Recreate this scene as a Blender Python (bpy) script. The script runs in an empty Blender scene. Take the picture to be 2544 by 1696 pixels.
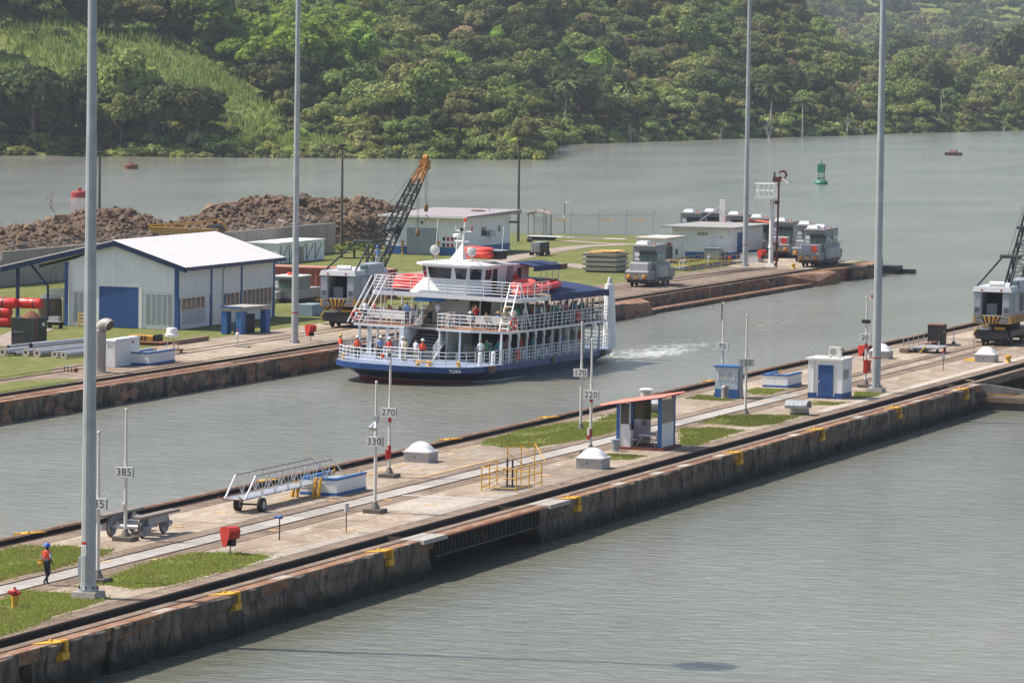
import bpy, bmesh, math, random
import numpy as np
from mathutils import Matrix, Vector
rnd = random.Random(7)
sc = bpy.context.scene
COL = sc.collection
RAD = math.radians
# ------------------------------------------------------------------ camera
F_PX, YAW, PITCH, ROLL = 10922.34, 0.3474, 0.0669, 0.0137
CAM = Vector((83.8296, -305.75, 23.4796)); PW, PH = 2544.0, 1696.0
_f = Vector((-math.sin(YAW)*math.cos(PITCH), math.cos(YAW)*math.cos(PITCH), -math.sin(PITCH)))
_r = Vector((math.cos(YAW), math.sin(YAW), 0)); _u = _r.cross(_f)
_c, _s = math.cos(ROLL), math.sin(ROLL)
CR = _c*_r + _s*_u; CU = -_s*_r + _c*_u; CF = _f
cam_d = bpy.data.cameras.new("camera"); cam = bpy.data.objects.new("camera", cam_d); COL.objects.link(cam)
cam_d.sensor_width = 36; cam_d.lens = F_PX/PW*36; cam_d.clip_start = 1; cam_d.clip_end = 9000
m = Matrix((CR, CU, -CF)).transposed().to_4x4(); m.translation = CAM; cam.matrix_world = m
sc.camera = cam
def G(x, y, z=0.0):
    d = CF + (x-PW/2)/F_PX*CR - (y-PH/2)/F_PX*CU
    t = (z-CAM.z)/d.z
    return CAM + d*t
def GY(x, y, Y):
    d = CF + (x-PW/2)/F_PX*CR - (y-PH/2)/F_PX*CU
    return CAM + d*((Y-CAM.y)/d.y)
def ppm(P): return F_PX/((Vector(P)-CAM).dot(CF))
# ------------------------------------------------------------------ light
SUN_EL, SUN_AZ = RAD(54), RAD(10)      # light travels towards +X, a little +Y
w = bpy.data.worlds.new("World"); sc.world = w; w.use_nodes = True
nt = w.node_tree; nt.nodes.clear()
sky = nt.nodes.new("ShaderNodeTexSky"); sky.sky_type = 'NISHITA'; sky.sun_disc = False
sky.sun_elevation = SUN_EL; sky.sun_rotation = RAD(260); sky.air_density = 1.0; sky.dust_density = 1.7; sky.ozone_density = 1.0
bg = nt.nodes.new("ShaderNodeBackground"); bg.inputs[1].default_value = 0.115
wo = nt.nodes.new("ShaderNodeOutputWorld")
nt.links.new(sky.outputs[0], bg.inputs[0]); nt.links.new(bg.outputs[0], wo.inputs[0])
sd = bpy.data.lights.new("sun", 'SUN'); sd.energy = 5.0; sd.angle = RAD(0.55); sd.color = (1, .935, .84)
so = bpy.data.objects.new("sun", sd); COL.objects.link(so)
sdir = Vector((math.cos(SUN_EL)*math.cos(SUN_AZ), math.cos(SUN_EL)*math.sin(SUN_AZ), -math.sin(SUN_EL)))
so.rotation_euler = sdir.to_track_quat('-Z', 'Y').to_euler(); so.location = (-60, 0, 200)
vs = sc.view_settings; vs.view_transform = 'Standard'; vs.look = 'None'; vs.exposure = 0.46; vs.gamma = 1; vs.use_curve_mapping = False
sc.cycles.max_bounces = 6; sc.cycles.diffuse_bounces = 3; sc.cycles.glossy_bounces = 3; sc.cycles.transparent_max_bounces = 16
sc.cycles.volume_bounces = 0
# ------------------------------------------------------------------ materials
MATS = {}
def sc_(c, k): return tuple(max(0, min(1, v*k)) for v in c)
def mat(name, col, rough=.6, metal=0, var=.12, scale=2.0, bump=0, bscale=25, dirt=None, dk=.35, dscale=(.8, .8, .15), spec=.4, lo=.52):
    """colour with mottled variation, optional stains (colour dirt) in vertical streaks, fine relief"""
    if name in MATS: return MATS[name]
    M = bpy.data.materials.new(name); M.use_nodes = True; t = M.node_tree; N = t.nodes; L = t.links
    b = N["Principled BSDF"]; b.inputs["Roughness"].default_value = rough; b.inputs["Metallic"].default_value = metal
    b.inputs["Specular IOR Level"].default_value = spec
    tc = N.new("ShaderNodeTexCoord"); n = N.new("ShaderNodeTexNoise"); n.inputs["Scale"].default_value = scale; n.inputs["Detail"].default_value = 8; n.inputs["Roughness"].default_value = .65
    L.new(tc.outputs["Object"], n.inputs["Vector"])
    r = N.new("ShaderNodeValToRGB"); r.color_ramp.elements[0].position = .3; r.color_ramp.elements[1].position = .7
    r.color_ramp.elements[0].color = (*sc_(col, 1-var), 1); r.color_ramp.elements[1].color = (*sc_(col, 1+var), 1)
    L.new(n.outputs["Fac"], r.inputs["Fac"]); out = r.outputs["Color"]
    if dirt is not None:
        mp = N.new("ShaderNodeMapping"); mp.inputs["Scale"].default_value = dscale; L.new(tc.outputs["Object"], mp.inputs["Vector"])
        n2 = N.new("ShaderNodeTexNoise"); n2.inputs["Scale"].default_value = 2.2; n2.inputs["Detail"].default_value = 9; n2.inputs["Roughness"].default_value = .7
        L.new(mp.outputs[0], n2.inputs["Vector"])
        r2 = N.new("ShaderNodeValToRGB"); r2.color_ramp.elements[0].position = lo; r2.color_ramp.elements[1].position = min(.98, lo+.2)
        r2.color_ramp.elements[0].color = (0, 0, 0, 1); r2.color_ramp.elements[1].color = (dk, dk, dk, 1); L.new(n2.outputs["Fac"], r2.inputs["Fac"])
        mx = N.new("ShaderNodeMixRGB"); L.new(r2.outputs["Color"], mx.inputs[0]); L.new(out, mx.inputs[1]); mx.inputs[2].default_value = (*dirt, 1); out = mx.outputs[0]
    L.new(out, b.inputs["Base Color"])
    if bump:
        n3 = N.new("ShaderNodeTexNoise"); n3.inputs["Scale"].default_value = bscale; n3.inputs["Detail"].default_value = 5; L.new(tc.outputs["Object"], n3.inputs["Vector"])
        bp = N.new("ShaderNodeBump"); bp.inputs["Strength"].default_value = bump; bp.inputs["Distance"].default_value = .05
        L.new(n3.outputs["Fac"], bp.inputs["Height"]); L.new(bp.outputs[0], b.inputs["Normal"])
    MATS[name] = M; return M
RUST = (.16, .06, .025); GRIME = (.12, .10, .075)
white = mat("white_paint", (.74, .74, .72), .5, var=.05, scale=1.5, dirt=(.35, .30, .24), dk=.4, lo=.56)
white_w = mat("white_wall", (.76, .76, .75), .65, var=.05, scale=.8, dirt=(.34, .30, .25), dk=.45, lo=.54, bump=.1)
blue = mat("blue_paint", (.020, .075, .23), .5, var=.1, dirt=(.10, .14, .20), dk=.4, lo=.55)
blue_d = mat("navy_paint", (.013, .034, .105), .5, var=.1)
blue_b = mat("blue_trim", (.033, .125, .33), .55, var=.1, dirt=(.25, .3, .38), dk=.4)
galv = mat("galvanised", (.40, .42, .43), .5, .35, var=.16, scale=.9, dirt=(.2, .2, .2), dk=.35, bump=.05)
alu = mat("aluminium", (.55, .55, .55), .42, .6, var=.12)
steel_d = mat("dark_steel", (.028, .03, .034), .6, .2, var=.3, scale=4)
black = mat("black_paint", (.018, .02, .024), .5, var=.3, dirt=(.12, .10, .08), dk=.35)
rubber = mat("rubber", (.014, .014, .014), .85, var=.3)
rust = mat("rusty_steel", (.17, .065, .03), .85, var=.4, scale=5, bump=.2)
yellow = mat("yellow_paint", (.62, .33, .022), .6, var=.12, scale=4, dirt=(.20, .09, .03), dk=.5, lo=.56, bump=.1)
red = mat("red_paint", (.42, .025, .015), .5, var=.15, dirt=(.2, .05, .03), dk=.4)
orange = mat("orange_red", (.75, .075, .03), .5, var=.1)
conc = mat("concrete_grey", (.36, .33, .29), .9, var=.18, scale=3, dirt=(.13, .11, .09), dk=.5, bump=.15)
conc_l = mat("concrete_light", (.5, .47, .44), .9, var=.12, scale=2, dirt=(.25, .21, .17), dk=.4, bump=.1)
conc_d = mat("concrete_dark", (.13, .11, .09), .9, var=.3, scale=3, bump=.2)
glass = mat("dark_glass", (.02, .025, .03), .06, var=.3, scale=.6, spec=.8)
glass_g = mat("green_glass", (.06, .11, .10), .08, var=.3, scale=.8, spec=.8)
grey_p = mat("grey_paint", (.26, .285, .32), .5, var=.08, dirt=(.16, .15, .14), dk=.4)
loco_g = mat("locomotive_grey", (.24, .24, .24), .5, .1, var=.12, scale=2, dirt=(.13, .11, .09), dk=.55, lo=.5)
silver_d = mat("dull_aluminium", (.34, .34, .35), .45, .3, var=.12, scale=2, dirt=(.2, .17, .14), dk=.4)
wood_p = mat("timber", (.22, .15, .10), .9, var=.3, scale=4, bump=.2)
skin = mat("skin", (.34, .19, .12), .6, var=.08); skin_d = mat("skin_brown", (.16, .08, .05), .6, var=.08); hair = mat("dark_hair", (.018, .013, .01), .7, var=.2)
# ------------------------------------------------------------------ mesh helpers
class MB:
    def __init__(s): s.v = []; s.f = []
    def add(s, vs, fs):
        o = len(s.v); s.v += [tuple(p) for p in vs]; s.f += [tuple(i+o for i in q) for q in fs]; return s
    def box2(s, x0, x1, y0, y1, z0, z1):
        return s.add([(x0, y0, z0), (x1, y0, z0), (x1, y1, z0), (x0, y1, z0), (x0, y0, z1), (x1, y0, z1), (x1, y1, z1), (x0, y1, z1)],
              [(0, 3, 2, 1), (4, 5, 6, 7), (0, 1, 5, 4), (1, 2, 6, 5), (2, 3, 7, 6), (3, 0, 4, 7)])
    def box(s, c, d): return s.box2(c[0]-d[0]/2, c[0]+d[0]/2, c[1]-d[1]/2, c[1]+d[1]/2, c[2]-d[2]/2, c[2]+d[2]/2)
    def hexa(s, b, t):  # 4 bottom points, 4 top points (ccw)
        return s.add(list(b)+list(t), [(0, 3, 2, 1), (4, 5, 6, 7), (0, 1, 5, 4), (1, 2, 6, 5), (2, 3, 7, 6), (3, 0, 4, 7)])
    def frus(s, x0, x1, y0, y1, z0, z1, i):  # box whose top is inset by i
        return s.hexa([(x0, y0, z0), (x1, y0, z0), (x1, y1, z0), (x0, y1, z0)], [(x0+i, y0+i, z1), (x1-i, y0+i, z1), (x1-i, y1-i, z1), (x0+i, y1-i, z1)])
    def cyl(s, p0, p1, r0, r1=None, n=10, caps=True):
        r1 = r0 if r1 is None else r1
        p0 = Vector(p0); p1 = Vector(p1); a = (p1-p0).normalized()
        h = Vector((0, 0, 1)) if abs(a.z) < .95 else Vector((1, 0, 0))
        e = a.cross(h).normalized(); g = a.cross(e)
        vs = []
        for p, r in ((p0, r0), (p1, r1)):
            for i in range(n):
                t = 2*math.pi*i/n; vs.append(p+(e*math.cos(t)+g*math.sin(t))*r)
        fs = [(i, n+i, n+(i+1) % n, (i+1) % n) for i in range(n)]
        if caps: fs += [tuple(range(n)), tuple(range(2*n-1, n-1, -1))]
        return s.add(vs, fs)
    def tube(s, pts, r, n=5, closed=False):
        pts = [Vector(p) for p in pts]; k = len(pts); rings = []
        for i, p in enumerate(pts):
            if closed: a = pts[(i+1) % k]-pts[i-1]
            else: a = pts[min(i+1, k-1)]-pts[max(i-1, 0)]
            a.normalize(); h = Vector((0, 0, 1)) if abs(a.z) < .95 else Vector((1, 0, 0))
            e = a.cross(h).normalized(); g = a.cross(e)
            rings.append([p+(e*math.cos(2*math.pi*j/n)+g*math.sin(2*math.pi*j/n))*r for j in range(n)])
        vs = [q for ring in rings for q in ring]; fs = []
        for i in range(k if closed else k-1):
            a, b = i*n, ((i+1) % k)*n
            fs += [(a+j, b+j, b+(j+1) % n, a+(j+1) % n) for j in range(n)]
        if not closed: fs += [tuple(range(n)), tuple(range(k*n-1, (k-1)*n-1, -1))]
        return s.add(vs, fs)
    def lathe(s, prof, c=(0, 0, 0), n=16, sq=0):
        vs = []; k = len(prof)
        for r, z in prof:
            for i in range(n):
                t = 2*math.pi*i/n; vs.append((c[0]+r*math.cos(t), c[1]+r*math.sin(t), c[2]+z))
        fs = [(a*n+i, a*n+(i+1) % n, (a+1)*n+(i+1) % n, (a+1)*n+i) for a in range(k-1) for i in range(n)]
        fs += [tuple(range(n-1, -1, -1)), tuple(range((k-1)*n, k*n))]
        return s.add(vs, fs)
    def prism(s, poly, z0, z1):
        n = len(poly); vs = [(x, y, z0) for x, y in poly]+[(x, y, z1) for x, y in poly]
        return s.add(vs, [tuple(range(n-1, -1, -1)), tuple(range(n, 2*n))]+[(i, (i+1) % n, n+(i+1) % n, n+i) for i in range(n)])
    def prismx(s, poly, x0, x1):  # poly in (y,z)
        n = len(poly); vs = [(x0, a, b) for a, b in poly]+[(x1, a, b) for a, b in poly]
        return s.add(vs, [tuple(range(n-1, -1, -1)), tuple(range(n, 2*n))]+[(i, (i+1) % n, n+(i+1) % n, n+i) for i in range(n)])
    def prismy(s, poly, y0, y1):  # poly in (x,z)
        n = len(poly); vs = [(a, y0, b) for a, b in poly]+[(a, y1, b) for a, b in poly]
        return s.add(vs, [tuple(range(n)), tuple(range(2*n-1, n-1, -1))]+[(i, n+i, n+(i+1) % n, (i+1) % n) for i in range(n)])
    def sphere(s, c, r, n=10, m_=7, sc3=(1, 1, 1)):
        prof = []
        vs = []; fs = []
        for a in range(m_+1):
            th = math.pi*a/m_
            for i in range(n):
                t = 2*math.pi*i/n
                vs.append((c[0]+r*sc3[0]*math.sin(th)*math.cos(t), c[1]+r*sc3[1]*math.sin(th)*math.sin(t), c[2]-r*sc3[2]*math.cos(th)))
        for a in range(m_):
            for i in range(n): fs.append((a*n+i, a*n+(i+1) % n, (a+1)*n+(i+1) % n, (a+1)*n+i))
        return s.add(vs, fs)
    def xf(s, M):  # transform all
        s.v = [tuple(M @ Vector(p)) for p in s.v]; return s
    def mesh(s, name, mats, smooth=None):
        me = bpy.data.meshes.new(name); me.from_pydata(s.v, [], s.f)
        for q in (mats if isinstance(mats, (list, tuple)) else [mats]): me.materials.append(q)
        if smooth is not None:
            me.polygons.foreach_set("use_smooth", [True]*len(me.polygons)); me.set_sharp_from_angle(angle=RAD(smooth))
        return me
    def ob(s, name, mats, parent=None, smooth=None, loc=None, rz=None, bevel=0):
        o = bpy.data.objects.new(name, s.mesh(name, mats, smooth)); COL.objects.link(o)
        if parent is not None: o.parent = parent
        if loc is not None: o.location = loc
        if rz is not None: o.rotation_euler = (0, 0, rz)
        if bevel:
            bm = bmesh.new(); bm.from_mesh(o.data); bmesh.ops.bevel(bm, geom=bm.edges[:], offset=bevel, segments=1, affect='EDGES', clamp_overlap=True); bm.to_mesh(o.data); bm.free()
        return o
def tag(o, label=None, cat=None, group=None, kind=None):
    if label: o["label"] = label
    if cat: o["category"] = cat
    if group: o["group"] = group
    if kind: o["kind"] = kind
    return o
def thing(name, label, cat, loc=(0, 0, 0), rz=0, group=None):
    o = bpy.data.objects.new(name, None); COL.objects.link(o); o.location = loc; o.rotation_euler = (0, 0, rz); o.empty_display_size = .3
    return tag(o, label, cat, group, 'thing')
def part(name, mesh, parent, loc=(0, 0, 0), rot=None, scale=None):
    o = bpy.data.objects.new(name, mesh); COL.objects.link(o); o.parent = parent; o.location = loc
    if rot is not None: o.rotation_euler = rot
    if scale is not None: o.scale = scale
    return o
def copy_tree(o, parent=None, loc=None, rz=None, label=None):
    c = o.copy(); COL.objects.link(c); c.parent = parent
    if loc is not None: c.location = loc
    if rz is not None: c.rotation_euler = (c.rotation_euler[0], c.rotation_euler[1], rz)
    if label: c["label"] = label
    for ch in list(o.children): copy_tree(ch, c)
    return c
def B(x0, x1, y0, y1, z0, z1): return MB().box2(x0, x1, y0, y1, z0, z1)
def text_mesh(txt, size, mtl, bold=0):
    cu = bpy.data.curves.new("t", 'FONT'); cu.body = txt; cu.size = size; cu.align_x = 'CENTER'; cu.align_y = 'CENTER'; cu.extrude = .002; cu.space_character = 1.08; cu.offset = bold
    o = bpy.data.objects.new("t", cu); COL.objects.link(o)
    dg = bpy.context.evaluated_depsgraph_get(); me = bpy.data.meshes.new_from_object(o.evaluated_get(dg)); bpy.data.objects.remove(o)
    me.materials.clear(); me.materials.append(mtl); return me
def lettering(txt, size, mtl, parent, loc, rot=(RAD(90), 0, 0), bold=0, name="lettering"):
    return part(name, text_mesh(txt, size, mtl, bold), parent, loc, rot)
ink = mat("black_lettering", (.02, .02, .02), .7, var=.1)
def railing(parent, pts, h, bars, r=.022, step=1.2, mtl=white, post="stanchion", rail="rail", n=5, pr=None):
    """rails through pts (base points) and stanchions at every step"""
    pts = [Vector(p) for p in pts]
    for k in range(bars):
        z = h*(k+1)/bars
        MB().tube([p+Vector((0, 0, z)) for p in pts], r*(1.25 if k == bars-1 else 1), n).ob(rail, mtl, parent)
    pm = MB().cyl((0, 0, 0), (0, 0, h), pr or r*1.3, n=n).mesh(post, mtl)
    for a, b in zip(pts[:-1], pts[1:]):
        L = (b-a).length; k = max(1, round(L/step))
        for i in range(k): part(post, pm, parent, a+(b-a)*(i/k))
    part(post, pm, parent, pts[-1])
# ================================================================== SETTING
ZE, ZW = -1.9, -1.4        # water level east chamber / west chamber and lake
def water_mat(name, foam):
    M = bpy.data.materials.new(name); M.use_nodes = True; t = M.node_tree; N = t.nodes; L = t.links
    b = N["Principled BSDF"]; b.inputs["Roughness"].default_value = .09; b.inputs["IOR"].default_value = 1.33
    tc = N.new("ShaderNodeTexCoord")
    def noise(scale, rot, st, det=4, ro=.55, dist=0.0):
        mp = N.new("ShaderNodeMapping"); mp.inputs["Rotation"].default_value = (0, 0, rot); mp.inputs["Scale"].default_value = st; L.new(tc.outputs["Object"], mp.inputs[0])
        n = N.new("ShaderNodeTexNoise"); n.inputs["Scale"].default_value = scale; n.inputs["Detail"].default_value = det; n.inputs["Roughness"].default_value = ro; n.inputs["Distortion"].default_value = dist
        L.new(mp.outputs[0], n.inputs["Vector"]); return n.outputs["Fac"]
    def math_(op, a, c=None):
        q = N.new("ShaderNodeMath"); q.operation = op
        for i, v in enumerate((a, c)):
            if v is None: continue
            if isinstance(v, (int, float)): q.inputs[i].default_value = v
            else: L.new(v, q.inputs[i])
        return q.outputs[0]
    big = noise(.05, -.35, (1, .35, 1), 3); w1 = noise(.45, -.35, (.7, 1.2, 1), 5, .6, .6); w2 = noise(1.25, -.34, (.8, 1.15, 1), 5, .58, .5)
    r = N.new("ShaderNodeValToRGB"); L.new(math_('ADD', math_('MULTIPLY', big, .7), math_('MULTIPLY', w1, .3)), r.inputs[0])
    r.color_ramp.elements[0].position = .35; r.color_ramp.elements[1].position = .66
    r.color_ramp.elements[0].color = (*((.165, .168, .128) if foam else (.148, .152, .112)), 1); r.color_ramp.elements[1].color = (*((.255, .247, .203) if foam else (.230, .223, .178)), 1)
    col = r.outputs[0]
    h = math_('ADD', math_('MULTIPLY', w1, .42), math_('MULTIPLY', w2, .58))
    if foam:
        # churned water and foam behind and beside the ferry
        sp = N.new("ShaderNodeSeparateXYZ"); L.new(tc.outputs["Object"], sp.inputs[0])
        def band(v, c, hw):
            return math_('MAXIMUM', math_('SUBTRACT', 1.0, math_('DIVIDE', math_('ABSOLUTE', math_('SUBTRACT', v, c)), hw)), 0.0)
        wake = math_('MULTIPLY', band(sp.outputs[0], -27.5, 7.5), band(sp.outputs[1], 36, 26))
        wash = math_('MULTIPLY', band(sp.outputs[0], -30, 15), band(sp.outputs[1], 80, 75))
        f1 = noise(.9, .2, (1, .4, 1), 8, .75, 1.5)
        f = math_('ADD', math_('MULTIPLY', wake, .58), math_('MULTIPLY', wash, .40))
        k = math_('SUBTRACT', math_('ADD', f1, math_('MULTIPLY', f, .62)), .80)
        k = math_('MINIMUM', math_('MAXIMUM', math_('MULTIPLY', k, 5.5), 0.0), .9)
        caps = noise(.33, -.35, (1, .5, 1), 8, .75, .8)
        kc = math_('MINIMUM', math_('MAXIMUM', math_('MULTIPLY', math_('SUBTRACT', caps, .735), 9), 0), .55)
        k = math_('MAXIMUM', k, kc)
        mx = N.new("ShaderNodeMixRGB"); L.new(k, mx.inputs[0]); L.new(col, mx.inputs[1]); mx.inputs[2].default_value = (.52, .53, .48, 1); col = mx.outputs[0]
        L.new(math_('ADD', math_('MULTIPLY', k, .5), .11), b.inputs["Roughness"])
        h = math_('MULTIPLY', h, math_('ADD', math_('MULTIPLY', wash, 1.6), 1.0))
    L.new(col, b.inputs["Base Color"])
    bp = N.new("ShaderNodeBump"); bp.inputs["Strength"].default_value = 1.0; bp.inputs["Distance"].default_value = .24 if foam else .17; L.new(h, bp.inputs["Height"]); L.new(bp.outputs[0], b.inputs["Normal"])
    return M
lw = MB()
lw.add([(-3000, -500, ZW), (-3, -500, ZW), (-3, 4200, ZW), (-3000, 4200, ZW)], [(0, 1, 2, 3)])
lw.add([(-3, 3.2, ZW), (2500, 3.2, ZW), (2500, 4200, ZW), (-3, 4200, ZW)], [(0, 1, 2, 3)])
tag(lw.ob("lake_water", water_mat("lake_water", True)), kind="structure")
tag(MB().add([(3, -330, ZE), (46, -330, ZE), (46, 3.0, ZE), (3, 3.0, ZE)], [(0, 1, 2, 3)]).ob("chamber_water", water_mat("chamber_water", False)), kind="structure")
# ---- paving materials
def pave_mat(name, c1, c2, c3, sc1=.35, bump=.12):
    M = bpy.data.materials.new(name); M.use_nodes = True; t = M.node_tree; N = t.nodes; L = t.links; b = N["Principled BSDF"]; b.inputs["Roughness"].default_value = .9; b.inputs["Specular IOR Level"].default_value = .2
    tc = N.new("ShaderNodeTexCoord"); oi = N.new("ShaderNodeObjectInfo")
    def noise(s, d, ro=.65, st=(1, 1, 1), dist=0):
        mp = N.new("ShaderNodeMapping"); mp.inputs["Scale"].default_value = st; L.new(tc.outputs["Object"], mp.inputs[0])
        n = N.new("ShaderNodeTexNoise"); n.inputs["Scale"].default_value = s; n.inputs["Detail"].default_value = d; n.inputs["Roughness"].default_value = ro; n.inputs["Distortion"].default_value = dist; L.new(mp.outputs[0], n.inputs[0]); return n.outputs[0]
    def ramp(f, a, c, p0, p1):
        r = N.new("ShaderNodeValToRGB"); r.color_ramp.elements[0].position = p0; r.color_ramp.elements[1].position = p1; r.color_ramp.elements[0].color = (*a, 1); r.color_ramp.elements[1].color = (*c, 1); L.new(f, r.inputs[0]); return r.outputs[0]
    def mix(f, a, c, mode='MIX'):
        q = N.new("ShaderNodeMixRGB"); q.blend_type = mode
        for i, v in enumerate((f, a, c)):
            if isinstance(v, tuple): q.inputs[i].default_value = (*v, 1)
            elif isinstance(v, float): q.inputs[i].default_value = v
            else: L.new(v, q.inputs[i])
        return q.outputs[0]
    col = ramp(noise(sc1, 10, .7, (1, .6, 1), .6), c1, c2, .36, .64)
    col = mix(ramp(noise(.8, 12, .75, (1, .45, 1), 1.2), (0, 0, 0), (.9, .9, .9), .50, .62), col, c3)
    col = mix(ramp(noise(2.6, 8, .7), (0, 0, 0), (.7, .7, .7), .52, .70), col, sc_(c1, .42))
    col = mix(ramp(noise(1.1, 9, .75, (1.6, .16, 1), .8), (0, 0, 0), (.62, .62, .62), .54, .68), col, sc_(c1, .5))
    col = mix(ramp(noise(14, 6, .7), (.78, .78, .78), (1.12, 1.12, 1.12), .3, .7), (1., 1., 1.), col, 'MULTIPLY') if False else mix(.55, col, mix(1., col, ramp(noise(14, 6, .7), (.62, .62, .62), (1., 1., 1.), .3, .62), 'MULTIPLY'))
    sh = N.new("ShaderNodeMath"); sh.operation = 'MULTIPLY_ADD'; L.new(oi.outputs["Random"], sh.inputs[0]); sh.inputs[1].default_value = .3; sh.inputs[2].default_value = .84
    vm = N.new("ShaderNodeMixRGB"); vm.blend_type = 'MULTIPLY'; vm.inputs[0].default_value = 1; L.new(col, vm.inputs[1])
    cb = N.new("ShaderNodeCombineXYZ"); [L.new(sh.outputs[0], cb.inputs[i]) for i in range(3)]; L.new(cb.outputs[0], vm.inputs[2])
    L.new(vm.outputs[0], b.inputs["Base Color"])
    bp = N.new("ShaderNodeBump"); bp.inputs["Strength"].default_value = bump; bp.inputs["Distance"].default_value = .04; L.new(noise(9, 8), bp.inputs["Height"]); L.new(bp.outputs[0], b.inputs["Normal"])
    MATS[name] = M; return M
pv_brown = pave_mat("weathered_concrete", (.265, .195, .14), (.40, .325, .25), (.46, .405, .335))
pv_track = pave_mat("track_concrete", (.175, .122, .09), (.27, .205, .155), (.32, .25, .19), .5)
pv_rust = pave_mat("rusty_coping", (.20, .085, .048), (.30, .18, .115), (.40, .29, .215), .7)
pv_path = pave_mat("walkway_concrete", (.36, .33, .30), (.45, .42, .385), (.29, .255, .22), .3)
pv_pale = pave_mat("pale_concrete", (.42, .36, .30), (.50, .44, .38), (.34, .28, .22), .3)
asph = pave_mat("path_asphalt", (.30, .23, .19), (.37, .30, .25), (.42, .36, .30), .2)
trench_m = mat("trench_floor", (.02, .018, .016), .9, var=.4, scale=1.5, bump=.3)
rail_m = mat("rail_steel", (.10, .055, .035), .6, .3, var=.3, scale=3)
def wall_mat():
    M = bpy.data.materials.new("lock_wall_concrete"); M.use_nodes = True; t = M.node_tree; N = t.nodes; L = t.links; b = N["Principled BSDF"]; b.inputs["Roughness"].default_value = .85; b.inputs["Specular IOR Level"].default_value = .25
    tc = N.new("ShaderNodeTexCoord")
    def noise(s, d, ro, st, dist=0):
        mp = N.new("ShaderNodeMapping"); mp.inputs["Scale"].default_value = st; L.new(tc.outputs["Object"], mp.inputs[0])
        n = N.new("ShaderNodeTexNoise"); n.inputs["Scale"].default_value = s; n.inputs["Detail"].default_value = d; n.inputs["Roughness"].default_value = ro; n.inputs["Distortion"].default_value = dist; L.new(mp.outputs[0], n.inputs[0]); return n.outputs[0]
    def ramp(f, a, c, p0, p1):
        r = N.new("ShaderNodeValToRGB"); r.color_ramp.elements[0].position = p0; r.color_ramp.elements[1].position = p1; r.color_ramp.elements[0].color = (*a, 1); r.color_ramp.elements[1].color = (*c, 1); L.new(f, r.inputs[0]); return r.outputs[0]
    def mix(f, a, c):
        q = N.new("ShaderNodeMixRGB")
        for i, v in enumerate((f, a, c)):
            if isinstance(v, tuple): q.inputs[i].default_value = (*v, 1)
            else: L.new(v, q.inputs[i])
        return q.outputs[0]
    base = ramp(noise(1.1, 10, .7, (1, 1, .5)), (.05, .04, .031), (.225, .178, .137), .36, .64)
    base = mix(ramp(noise(1.7, 9, .7, (1, 1, .18), .5), (0, 0, 0), (.85, .85, .85), .50, .60), base, (.028, .023, .02))
    base = mix(ramp(noise(2.3, 8, .65, (1, 1, .12)), (0, 0, 0), (.45, .45, .45), .60, .72), base, (.30, .26, .22))
    base = mix(ramp(noise(1.3, 8, .7, (1, 1, .3)), (0, 0, 0), (.5, .5, .5), .56, .70), base, (.19, .085, .045))
    sp = N.new("ShaderNodeSeparateXYZ"); L.new(tc.outputs["Object"], sp.inputs[0])
    ad = N.new("ShaderNodeMath"); ad.operation = 'MULTIPLY_ADD'; L.new(noise(1.2, 6, .6, (1, 1, 1)), ad.inputs[0]); ad.inputs[1].default_value = -.9; L.new(sp.outputs[2], ad.inputs[2])
    base = mix(ramp(ad.outputs[0], (1, 1, 1), (0, 0, 0), 0, 1), base, (.018, .02, .014)) if False else base
    mr = N.new("ShaderNodeMapRange"); L.new(ad.outputs[0], mr.inputs[0]); mr.inputs[1].default_value = -1.95; mr.inputs[2].default_value = -1.35; mr.inputs[3].default_value = .92; mr.inputs[4].default_value = 0
    q = N.new("ShaderNodeMixRGB"); L.new(mr.outputs[0], q.inputs[0]); L.new(base, q.inputs[1]); q.inputs[2].default_value = (.016, .019, .012, 1)   # weed and wet stain at the waterline
    L.new(q.outputs[0], b.inputs["Base Color"])
    bp = N.new("ShaderNodeBump"); bp.inputs["Strength"].default_value = .5; bp.inputs["Distance"].default_value = .06; L.new(noise(3.5, 10, .7, (1, 1, .7)), bp.inputs["Height"]); L.new(bp.outputs[0], b.inputs["Normal"])
    MATS["wall"] = M; return M
wall_m = wall_mat()
nrng = np.random.RandomState(3)
def vnoise(x, y, seed=0):
    """cheap value noise on numpy arrays"""
    xi = np.floor(x).astype(int); yi = np.floor(y).astype(int); fx = x-xi; fy = y-yi; fx = fx*fx*(3-2*fx); fy = fy*fy*(3-2*fy)
    def hsh(a, b2): 
        v = np.sin(a*127.1+b2*311.7+seed*74.7)*43758.5453; return v-np.floor(v)
    return (hsh(xi, yi)*(1-fx)+hsh(xi+1, yi)*fx)*(1-fy)+(hsh(xi, yi+1)*(1-fx)+hsh(xi+1, yi+1)*fx)*fy
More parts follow.
